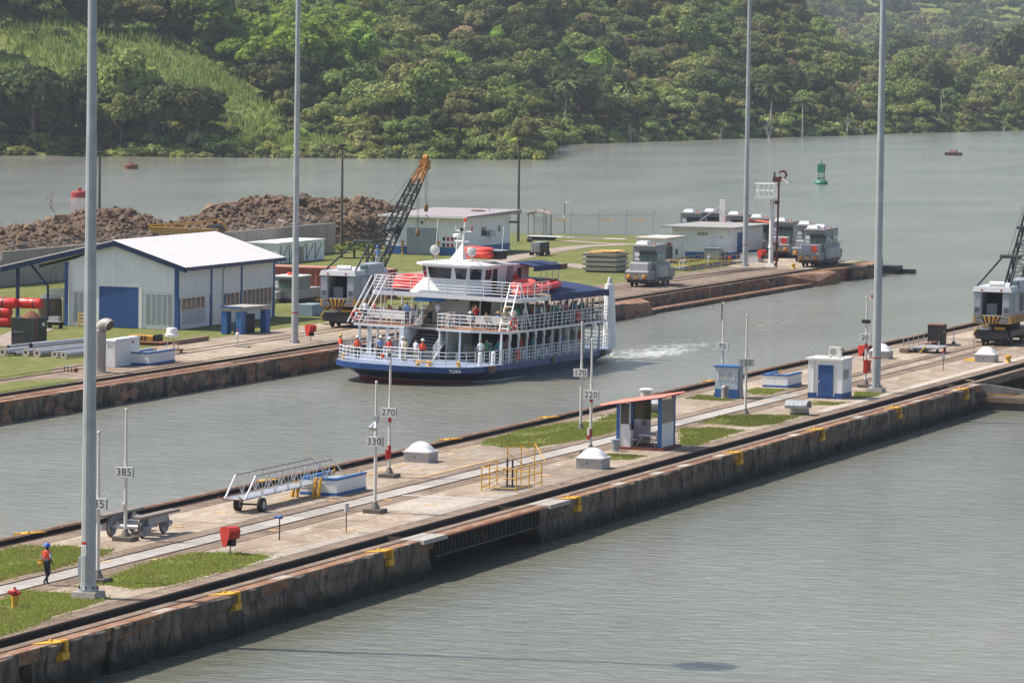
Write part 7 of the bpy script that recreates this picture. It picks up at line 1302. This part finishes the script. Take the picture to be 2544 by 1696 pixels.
for k in range(6): person("sit", wh_(-5.0+k*.55, -3.9+(k % 2)*1.3, D1), rnd.uniform(-.3, .3), sh[(k*4+1) % len(sh)], "%s on left rear benches" % ordn[k], "white hat" if k == 3 else None)
for k in range(6): person("stand", wh_(4.9-rnd.random()*.7, -8.6+k*1.15, D0), R(60)+rnd.uniform(-.9, .9), ("white shirt", "green shirt", "teal shirt", "grey shirt", "pink shirt", "white shirt")[k], "%s in the main deck shade" % ordn[k])
person("stand", wh_(3.3, 1.2, D2), R(20), "red shirt", "beside the rear cabin on the top deck"); person("sit", wh_(2.6, 5.0, 6.55), R(30), "black shirt", "under the small aft canopy", dark=True)
# ---- worker walking on the pier
wa = {"l": ((-.27, .06, 1.18), (-.25, -.08, .97), (-.245, -.11, .9)), "r": ((.28, .0, 1.15), (.29, .1, .92), (.29, .12, .85))}
wlg = {"l": ((-.1, -.05, .52), (-.1, .30, .19), (-.1, .22, .07)), "r": ((.09, -.10, .5), (.1, -.14, .09), (.11, -.32, .05))}
J, E = body((0, 0, .96), .03, wa, wlg); wm_ = person_mesh("person_body", J, E, True, 2)
wk_ = thing("person", "worker in blue helmet and red life vest walking along the pier path", "person", G(116, 1453), R(165), "workers ashore")
o = part("body", wm_, wk_)
for i, m_ in ((0, skin_d), (1, mat("shirt_pale_blue", (.26, .36, .52), .85, var=.1)), (2, mat("trousers_navy", (.018, .022, .045), .85))): o.material_slots[i].link = 'OBJECT'; o.material_slots[i].material = m_
part("helmet", hat_mesh["blue helmet"], wk_, (0, -.02, 1.70)); ve = part("life_vest", VEST, wk_, (0, -.02, 1.32), None, (1.02, 1.0, .8)); B(-.11, .11, .15, .2, 1.28, 1.5).ob("vest_panel", MATS["vest_orange"], wk_); MB().lathe([(.19, .94), (.2, 1.0), (.19, 1.08)], n=12).xf(Matrix.Scale(.78, 4, (0, 1, 0))).ob("belt", black, wk_)
bag = thing("belt_bag", "yellow bag at the hip of the walking worker", "bag", G(116, 1453), R(165)); B(.04, .3, .14, .3, .92, 1.12).ob("bag_body", yellow, bag, bevel=.03); B(.06, .28, .13, .31, 1.1, 1.14).ob("bag_flap", mat("bag_dark", (.2, .12, .03), .8), bag)
# workers on the far quay
person("stand", G(668, 788), R(120), "blue shirt", "left at the workshop corner on the quay"); person("stand", G(679, 787), R(-100), "khaki shirt", "right at the workshop corner on the quay")
t = person("stand", (-53.3, 39.3, 4.75), R(20), "blue shirt", "on the left crane above the quay", "blue helmet")
# ================================================================== FAR SHORE: TERRAIN AND VEGETATION
FH = Vector((-math.sin(YAW), math.cos(YAW), 0)); RT = Vector((math.cos(YAW), math.sin(YAW), 0))
def sm(x): x = np.clip(x, 0, 1); return x*x*(3-2*x)
def shoreD(L):
    L = np.asarray(L, float); a = 950+(L+112)*.19+6*(vnoise(L/14, L*0+3, 8)-.5); b = 1138+(L-12)*2.0+9*(vnoise(L/16, L*0+9, 8)-.5)
    k = sm((L-5)/5); return a*(1-k)+b*k
def height(L, D):
    L = np.asarray(L, float); D = np.asarray(D, float); t = D-shoreD(L)
    z = ZW-1.2+3.4*sm((t+3)/13)+np.clip(t, 0, 400)*.012
    hA = 44*np.exp(-((L+160)/95)**2)*sm(t/190)*(1-.6*sm((t-190)/150))
    hB = (80*(1-.95*sm((L-62)/88)))*sm((D-np.maximum(1110, shoreD(L)-10))/640)
    hC = 260*sm((D-2900)/1500)
    return z+hA+hB+hC+(5*(vnoise(L/55, D/55, 11)-.5)+2*(vnoise(L/17, D/17, 12)-.5))*sm(t/50)
def W3(L, D): 
    z = height(L, D); return np.stack([CAM.x+FH.x*D+RT.x*L, CAM.y+FH.y*D+RT.y*L, z], -1)
def PX(P):
    d = P-np.array(CAM); w = d@np.array(CF); return PW/2+F_PX*(d@np.array(CR))/w, PH/2-F_PX*(d@np.array(CU))/w
Ls = np.concatenate([np.arange(-700, -160, 20), np.arange(-160, 215, 4), np.arange(215, 900, 20)]); Ds = np.concatenate([np.arange(930, 1500, 5), np.arange(1500, 2200, 20), np.arange(2200, 5200, 70)])
LL, DD = np.meshgrid(Ls, Ds, indexing='ij'); V = W3(LL, DD).reshape(-1, 3); a_, b_n = LL.shape
hill_m = pave_mat("hill_grass", (.16, .21, .04), (.24, .29, .065), (.19, .18, .06), .05, .6)
hills = MB().add(V.tolist(), [(i*b_n+j, (i+1)*b_n+j, (i+1)*b_n+j+1, i*b_n+j+1) for i in range(a_-1) for j in range(b_n-1)]).ob("hills", hill_m, None, 180); tag(hills, kind="structure")
# ---- foliage prototypes
bark = mat("bark", (.13, .10, .075), .9, var=.3); bark_p = mat("pale_bark", (.42, .38, .33), .9, var=.2)
LEAF = {"dark": leaf_mat("leaf_dark", (.095, .12, .048), .4, .25, .02), "mid": leaf_mat("leaf_mid", (.205, .26, .08), .4, .3, .025), "bright": leaf_mat("leaf_bright", (.23, .34, .06), .35, .35, .015), "olive": leaf_mat("leaf_olive", (.24, .265, .10), .4, .3, .03), "dry": leaf_mat("leaf_dry", (.22, .20, .105), .3, .25, .02), "pale": leaf_mat("leaf_pale", (.33, .28, .15), .3, .3, .02), "grass": leaf_mat("leaf_grass", (.32, .40, .10), .3, .45, .03)}
def crown_mesh(name, kind, seed, rx_, rz_, n, size, flat=1.0, lobes=9, z0=0.45):
    r = np.random.RandomState(seed); P = []; Nn = []
    C = []
    for k in range(lobes):
        a = r.uniform(0, math.tau); q = math.sqrt(r.uniform(0, 1))*.88; C.append((math.cos(a)*q*rx_, math.sin(a)*q*rx_, r.uniform(-.45, .55)*rz_*(1-q*.5), r.uniform(.22, .52)))
    C.append((0, 0, rz_*.35, .5)); C = np.array(C); per = n//len(C)
    for cx, cy, cz, cr in C:
        d = r.normal(size=(per, 3)); d /= np.linalg.norm(d, axis=1)[:, None]; d[:, 2] = np.where(d[:, 2] < -.35, -d[:, 2]*.6, d[:, 2])
        rad = cr*r.uniform(.78, 1.08, per)[:, None]; P.append(np.array([cx, cy, cz])+d*rad*np.array([rx_, rx_, rz_*flat])); Nn.append(d)
    P = np.concatenate(P); Nn = np.concatenate(Nn); m_ = len(P)
    nn = Nn+r.normal(size=(m_, 3))*.55; nn /= np.linalg.norm(nn, axis=1)[:, None]
    u = np.cross(nn, r.normal(size=(m_, 3))); u /= np.linalg.norm(u, axis=1)[:, None]; w_ = np.cross(nn, u); s = (size*r.uniform(.55, 1.3, m_))[:, None]
    V = np.stack([P-u*s-w_*s*.35, P+u*s*.35-w_*s, P+u*s+w_*s*.35, P-u*s*.35+w_*s], 1).reshape(-1, 3)
    me = bpy.data.meshes.new(name); me.from_pydata(V.tolist(), [], np.arange(len(V)).reshape(-1, 4).tolist()); me.materials.append(LEAF[kind]); return me
def trunk_mesh(h, r0, seed, mtl, limbs=5, spread=3.0):
    r = random.Random(seed); q = MB(); q.tube([(0, 0, -1.5), (r.uniform(-.2, .2), r.uniform(-.2, .2), h*.35), (r.uniform(-.5, .5), r.uniform(-.5, .5), h*.75)], r0, 6)
    for k in range(limbs):
        a = r.uniform(0, 6.28); z_ = h*r.uniform(.3, .6); q.tube([(0, 0, z_), (math.cos(a)*spread*.5, math.sin(a)*spread*.5, z_+h*.18), (math.cos(a)*spread, math.sin(a)*spread, z_+h*r.uniform(.25, .45))], r0*.4, 4)
    return q.mesh("trunk", mtl)
KT = {}
for kind, rx_, rz_, n, size, flat, lob in (("dark", 5.6, 5.0, 3400, .38, 1, 11), ("mid", 5.0, 4.6, 2900, .38, 1, 11), ("bright", 5.4, 4.8, 3100, .40, 1, 11), ("olive", 4.8, 3.9, 2600, .37, .9, 11), ("dry", 4.4, 3.8, 1900, .33, 1, 11), ("pale", 4.6, 4.6, 2200, .34, 1, 12)):
    KT[kind] = [(crown_mesh("crown", kind, 11*i+len(kind), rx_*(1, 1.15, .85)[i], rz_*(1, .85, 1.15)[i], n, size, flat, lob+i), trunk_mesh(9, .3, i*7+len(kind), bark if kind not in ("dry",) else bark_p, 5, 3.2), (7.6, 6.8, 8.2)[i]) for i in range(3)]
bush = [crown_mesh("crown", k, 70+i, 2.3, 1.7, 800, .27, 1, 7) for i, k in enumerate(("mid", "olive", "grass", "dark"))]; bush_tr = trunk_mesh(2.5, .12, 4, bark, 3, 1.0)
# palm
def palm_mesh(seed):
    r = random.Random(seed); q = MB()
    for k in range(16):
        a = r.uniform(0, 6.28); up = r.uniform(-.1, .9); L_ = r.uniform(2.6, 3.6); pts = []
        for s in np.linspace(0, 1, 6): pts.append(Vector((math.cos(a)*L_*s, math.sin(a)*L_*s, up*L_*s*.8-1.9*s*s)))
        side = Vector((-math.sin(a), math.cos(a), 0))
        for p0, p1 in zip(pts, pts[1:]):
            w0 = .42; q.add([p0, p1, p1+side*w0-Vector((0, 0, .25)), p0+side*w0-Vector((0, 0, .25))], [(0, 1, 2, 3)]); q.add([p0, p1, p1-side*w0-Vector((0, 0, .25)), p0-side*w0-Vector((0, 0, .25))], [(3, 2, 1, 0)])
    return q.mesh("crown", LEAF["dark"])
palm_c = [palm_mesh(i) for i in range(2)]; palm_t = MB().tube([(0, 0, -1), (.1, 0, 4), (.25, .1, 9)], .17, 6).mesh("trunk", bark_p)
def dead_mesh(seed):
    r = random.Random(seed); q = MB()
    def br(p, d, L_, w_, k):
        e = p+d*L_; m2 = p.lerp(e, .5)+Vector((r.uniform(-.2, .2), r.uniform(-.2, .2), 0))*L_; q.tube([p, m2, e], w_, 4)
        if k:
            for _ in range(3): br(p.lerp(e, r.uniform(.45, 1)), (d+Vector((r.uniform(-.9, .9), r.uniform(-.9, .9), r.uniform(-.1, .6)))).normalized(), L_*.6, w_*.55, k-1)
    br(Vector((0, 0, -1)), Vector((r.uniform(-.3, .3), 0, 1)).normalized(), 4.2, .16, 3); return q.mesh("branches", bark_p)
dead = [dead_mesh(i) for i in range(3)]
# ---- scatter
def inpoly(x, y, poly):
    ins = np.zeros(len(x), bool)
    for i in range(len(poly)):
        (x0, y0), (x1, y1) = poly[i-1], poly[i]
        if y0 == y1: continue
        ins ^= ((y0 > y) != (y1 > y)) & (x < (x1-x0)*(y-y0)/(y1-y0)+x0)
    return ins
MEADOW = [(-80, 45), (120, 50), (250, 85), (420, 100), (540, 150), (640, 240), (760, 335), (880, 352), (900, 420), (560, 420), (560, 345), (520, 322), (-80, 318)]
rs = np.random.RandomState(21); cand = []
D = 945.0
while D < 4500:
    sp = 6.2 if D < 1250 else (8.0 if D < 1700 else (10.5 if D < 2600 else 17.0)); hw = D*.122+14
    L = np.arange(-hw, hw, sp); L = L+rs.uniform(-.45, .45, len(L))*sp; d = D+rs.uniform(-.45, .45, len(L))*sp; cand.append(np.stack([L, d], 1)); D += sp
cand = np.concatenate(cand); t = cand[:, 1]-shoreD(cand[:, 0]); cand = cand[t > 3.0]; t = t[t > 3.0]
P3 = W3(cand[:, 0], cand[:, 1]); px, py = PX(P3)
mead = inpoly(px, py, MEADOW) & (t < 215); u = rs.uniform(size=len(px)); clear = vnoise(cand[:, 0]/34, cand[:, 1]/34, 31)
far_meadow = inpoly(px, py, [(2420, 70), (2510, 62), (2500, 118), (2425, 122)])
keep = np.where(mead, u < .05+.30*(clear > .62), u < .93) & (py > -140) & ~far_meadow
cand, P3, px, py, t, mead = cand[keep], P3[keep], px[keep], py[keep], t[keep], mead[keep]
kinds = []; zone = vnoise(cand[:, 0]/26+5, cand[:, 1]/40, 33); zone2 = vnoise(cand[:, 0]/13+9, cand[:, 1]/19, 35)
for i in range(len(px)):
    v = min(.999, max(0, zone2[i]*1.5-.25))*.65+rs.uniform()*.35; x_, y_ = px[i], py[i]
    if mead[i]: kinds.append("bush"); continue
    if x_ < 560 and y_ > 300: k = "dark" if v < .85 else "mid"
    elif 440 < x_ < 960 and y_ < 235: k = "bright" if v < .62 else ("mid" if v < .85 else "olive")
    elif x_ < 640: k = "mid" if v < .4 else ("olive" if v < .7 else ("dry" if v < .85 else "dark"))
    else:
        z = zone[i]; k = ("olive" if v < .42 else "dry" if v < .56 else "mid" if v < .85 else "dark") if z > .55 else ("mid" if v < .48 else "dark" if v < .68 else "olive" if v < .9 else "bright" if v < .96 else "pale")
    if 560 < x_ < 900 and y_ > 330 and cand[i, 1] < 1050: k = "bush"
    kinds.append(k)
kinds = np.array(kinds); S = np.clip(np.exp(rs.normal(-.2, .33, len(px))), .4, 1.75)*(.85+.5*(zone-.5))*np.where(kinds == "dark", 1.05, 1.0); S = np.where((px > 560) & (px < 1366) & (cand[:, 1] < 1020), S*.62, S); S = np.where((px > 1366) & (t < 14), S*.72, S); S = np.where(cand[:, 1] > 1700, S*1.25, S); S = np.where(cand[:, 1] > 2600, S*1.6, S)
order = np.argsort(cand[:, 1]); 
LAB = {"dark": "dense dark green tree on the far shore", "mid": "mid green leafy tree on the far hillside", "bright": "bright green broad tree on the far hillside", "olive": "olive green tree on the far hillside", "dry": "brownish thin leaved tree on the far hillside", "pale": "pale cream flowering tree on the far hillside", "bush": "green bush on the grassy slope of the far shore"}
ZN = lambda x_: ", left of the second mast" if x_ < 735 else (", on the middle headland" if x_ < 1366 else (", behind the far bank" if x_ < 1860 else (", between the two right masts" if x_ < 2190 else ", right of the right mast")))
made = 0; rest = []
for i in order:
    k = kinds[i]
    if made < 290 and -40 < px[i] < 2584 and cand[i, 1] < 1600 and (t[i] < 42 or mead[i] or (k == "pale" and t[i] < 140)):
        made += 1; tr = thing("tree" if k != "bush" else "bush", LAB[k]+ZN(px[i]), "tree" if k != "bush" else "bush", P3[i].tolist(), rs.uniform(0, 6.28), "trees of the far shore"); s = float(S[i]); tr.scale = (s, s, s*rs.uniform(.9, 1.15))
        if k == "bush": j = rs.randint(3); part("crown", bush[j], tr, (0, 0, 1.2)); part("trunk", bush_tr, tr)
        else: c, b, z_ = KT[k][rs.randint(3)]; part("crown", c, tr, (0, 0, z_)); part("trunk", b, tr)
    else: rest.append(i)
# palms and bare trees on the right shore
def place(x_, y_, D_guess):
    Lq = (x_-PW/2)/F_PX*D_guess; return W3(np.array(Lq), np.array(D_guess))
PAL = [(1395, 1160, 1.15), (1430, 1172, 1.0), (1555, 1200, 1.05), (1590, 1215, 1.0), (1745, 1235, .8), (1905, 1250, 1.35), (1985, 1268, 1.0), (1480, 1190, .9), (1370, 1152, 1.0), (2430, 1420, 1.0), (2330, 1395, .9)]
NMP = ["left of the bare white trunks", "leaning beside the leftmost palm", "above the bare white branches", "right of the bare branches", "small, near the dead tree", "tallest, left of the far mast", "right of the tallest palm", "in the left group", "at the inner end of the inlet", "far right by the water", "far right behind the shore trees"]
for (x_, D_, s), nm in zip(PAL, NMP):
    p = place(x_, 0, D_); tr = thing("palm_tree", "dark green palm "+nm, "palm", p.tolist(), rs.uniform(0, 6), "palms on the far shore"); tr.scale = (s*1.25, s*1.25, s*1.3); part("crown", palm_c[rs.randint(2)], tr, (.25, .1, 9)); part("trunk", palm_t, tr)
DEADS = [(1565, 1168, .8, "bare pale branching tree at the inlet shore"), (1585, 1172, .65, "bare pale tree beside the branching one"), (2090, 1296, 1.0, "bare leaning tree above the green buoy, nearest the water"), (1780, 1215, .6, "bare thin trunk left of the far mast on the shore"), (2140, 1306, .7, "bare pale tree right of the leaning one"), (1900, 1240, .8, "bare upright trunk below the tallest palm"), (2480, 1408, .6, "bare pale trunk at the right picture edge")]
for x_, D_, s, nm in DEADS:
    p = place(x_, 0, D_); tr = thing("bare_tree", nm, "tree", p.tolist(), rs.uniform(0, 6), "bare trees on the far shore"); tr.scale = (s, s, s*1.2); part("branches", dead[rs.randint(3)], tr)
# ---- the rest of the wood: one mass
PC = bpy.data.collections.new("forest_prototypes"); pidx = {}
for k in ("dark", "mid", "bright", "olive", "dry", "pale"):
    for j in range(3): o = bpy.data.objects.new("p%02d_crown" % len(pidx), KT[k][j][0]); PC.objects.link(o); pidx[(k, j)] = len(pidx)
for j in range(4): o = bpy.data.objects.new("p%02d_bush" % len(pidx), bush[j]); PC.objects.link(o); pidx[("bush", j)] = len(pidx)
def scatter(name, pts, rot, scl, idx, label=None):
    me = bpy.data.meshes.new(name); me.from_pydata(pts, [], [])
    for nm, ty, data in (("rz", 'FLOAT', rot), ("sc", 'FLOAT', scl), ("ix", 'INT', idx)):
        at = me.attributes.new(nm, ty, 'POINT'); at.data.foreach_set("value", data)
    o = bpy.data.objects.new(name, me); COL.objects.link(o); tag(o, kind="stuff")
    if label: o["label"] = label
    g = bpy.data.node_groups.new(name, 'GeometryNodeTree'); g.interface.new_socket("Geometry", in_out='INPUT', socket_type='NodeSocketGeometry'); g.interface.new_socket("Geometry", in_out='OUTPUT', socket_type='NodeSocketGeometry')
    N = g.nodes; L = g.links; gi = N.new("NodeGroupInput"); go = N.new("NodeGroupOutput"); mp = N.new("GeometryNodeMeshToPoints"); io = N.new("GeometryNodeInstanceOnPoints"); ci = N.new("GeometryNodeCollectionInfo")
    ci.inputs["Collection"].default_value = PC; ci.inputs["Separate Children"].default_value = True; ci.inputs["Reset Children"].default_value = True
    def na(nm, ty): q = N.new("GeometryNodeInputNamedAttribute"); q.data_type = ty; q.inputs["Name"].default_value = nm; return q.outputs["Attribute"]
    cx = N.new("ShaderNodeCombineXYZ"); L.new(na("rz", 'FLOAT'), cx.inputs[2]); L.new(gi.outputs[0], mp.inputs[0]); L.new(mp.outputs[0], io.inputs["Points"]); L.new(ci.outputs[0], io.inputs["Instance"]); io.inputs["Pick Instance"].default_value = True
    L.new(na("ix", 'INT'), io.inputs["Instance Index"]); L.new(cx.outputs[0], io.inputs["Rotation"]); L.new(na("sc", 'FLOAT'), io.inputs["Scale"]); L.new(io.outputs[0], go.inputs[0])
    md = o.modifiers.new("scatter", 'NODES'); md.node_group = g; return o
pts, rot, scl, idx = [], [], [], []
for i in rest:
    k = kinds[i]; j = rs.randint(3); z_ = 1.2 if k == "bush" else KT[k][j][2]; s = float(S[i]); pts.append((P3[i][0], P3[i][1], P3[i][2]+(z_-1.2 if k != "bush" else z_)*s)); rot.append(rs.uniform(0, 6.28)); scl.append(s); idx.append(pidx[(k, j)])
# undergrowth along the water and between the trees
for D_, n_ in ((0, 900), (1, 1500)):
    L = rs.uniform(-150, 205, n_); dd = shoreD(L)+(rs.uniform(-1.0, 5, n_) if D_ == 0 else rs.uniform(3, 70, n_)); Q = W3(L, dd); qx, qy = PX(Q)
    for q, x_, y_, mm in zip(Q, qx, qy, inpoly(qx, qy, MEADOW)):
        if D_ and mm and rs.uniform() < .75: continue
        s = rs.uniform(.5, 1.25); pts.append((q[0], q[1], q[2]+.7*s)); rot.append(rs.uniform(0, 6.28)); scl.append(s); idx.append(pidx[("bush", int(rs.choice([0, 1, 2, 3], p=[.3, .25, .2, .25] if x_ > 560 else [.25, .15, .1, .5])))])
for i in range(len(px)):
    if cand[i, 1] < 1520 and not mead[i]:
        for _ in range(2):
            s = rs.uniform(.9, 1.7); pts.append((P3[i][0]+rs.uniform(-3.5, 3.5), P3[i][1]+rs.uniform(-3.5, 3.5), P3[i][2]+.9*s)); rot.append(rs.uniform(0, 6.28)); scl.append(s); idx.append(pidx[("bush", int(rs.choice([0, 1, 2, 3], p=[.35, .25, .1, .3])))])
scatter("forest", pts, rot, scl, idx, "mass of mixed woodland covering the hills behind the shore trees")
# tall grass and reeds of the slope
n = 26000; L = rs.uniform(-150, -20, n); dd = 948+rs.uniform(0, 1, n)**1.0*260; Q = W3(L, dd); qx, qy = PX(Q); ok = inpoly(qx, qy, MEADOW) & (dd-shoreD(L) > 1); Q = Q[ok]; n = len(Q)
a = rs.uniform(0, math.tau, n*2); Q2 = np.repeat(Q, 2, 0)+np.concatenate([rs.uniform(-.5, .5, (2*n, 2)), np.zeros((2*n, 1))], 1); h = rs.uniform(.7, 1.9, 2*n)*(.5+vnoise(Q2[:, 0]/9, Q2[:, 1]/9, 77)); wd = rs.uniform(.12, .3, 2*n)
d = np.stack([np.cos(a)*wd, np.sin(a)*wd, np.zeros(2*n)], 1); T = Q2+np.stack([rs.uniform(-.5, .5, 2*n), rs.uniform(-.5, .5, 2*n), h], 1); V = np.stack([Q2-d-[0, 0, .2], Q2+d-[0, 0, .2], T+d*.4, T-d*.4], 1).reshape(-1, 3)
me = bpy.data.meshes.new("tall_grass"); me.from_pydata(V.tolist(), [], np.arange(len(V)).reshape(-1, 4).tolist()); me.materials.append(LEAF["grass"]); tg = bpy.data.objects.new("tall_grass", me); COL.objects.link(tg); tag(tg, "tall green grass on the far slope", kind="stuff")
# shrubs on the rubble and by the wall
shrub = crown_mesh("crown", "mid", 91, 2.0, 1.2, 1800, .13, 1, 9)
for q, s, nm in ((G(610, 600), 1.3, "green shrub on the left end of the larger rubble heap"), (G(660, 612), 1.6, "larger green shrub on the rubble left of the second mast"), (G(640, 590), 1.0, "small green shrub high on the rubble"), (G(880, 640), 1.1, "low shrub at the wall foot left of the crane boom"), (G(915, 632), .9, "low shrub at the wall foot behind the crane boom")):
    tr = thing("bush", nm, "bush", (q.x, q.y, .2 if q.x > -106 else 1.8), 1.0); tr.scale = (s, s, s*.8); part("crown", shrub, tr, (0, 0, .8)); part("trunk", bush_tr, tr)
tr = thing("bare_tree", "bare twiggy shrub on the rubble behind the left mast", "shrub", (-117, 108, 5.2)); tr.scale = (.45, .45, .42); part("branches", dead[1], tr)
# ---- haze
hz = MB().box2(-2600, 1200, -420, 5300, -12, 420).ob("haze", [], None); hz["kind"] = "stuff"
M = bpy.data.materials.new("haze"); M.use_nodes = True; N = M.node_tree.nodes; N.remove(N["Principled BSDF"]); pv = N.new("ShaderNodeVolumePrincipled"); pv.inputs["Color"].default_value = (.80, .88, 1, 1); pv.inputs["Density"].default_value = .000075; pv.inputs["Anisotropy"].default_value = .2
M.node_tree.links.new(pv.outputs[0], N["Material Output"].inputs["Volume"]); hz.data.materials.append(M)
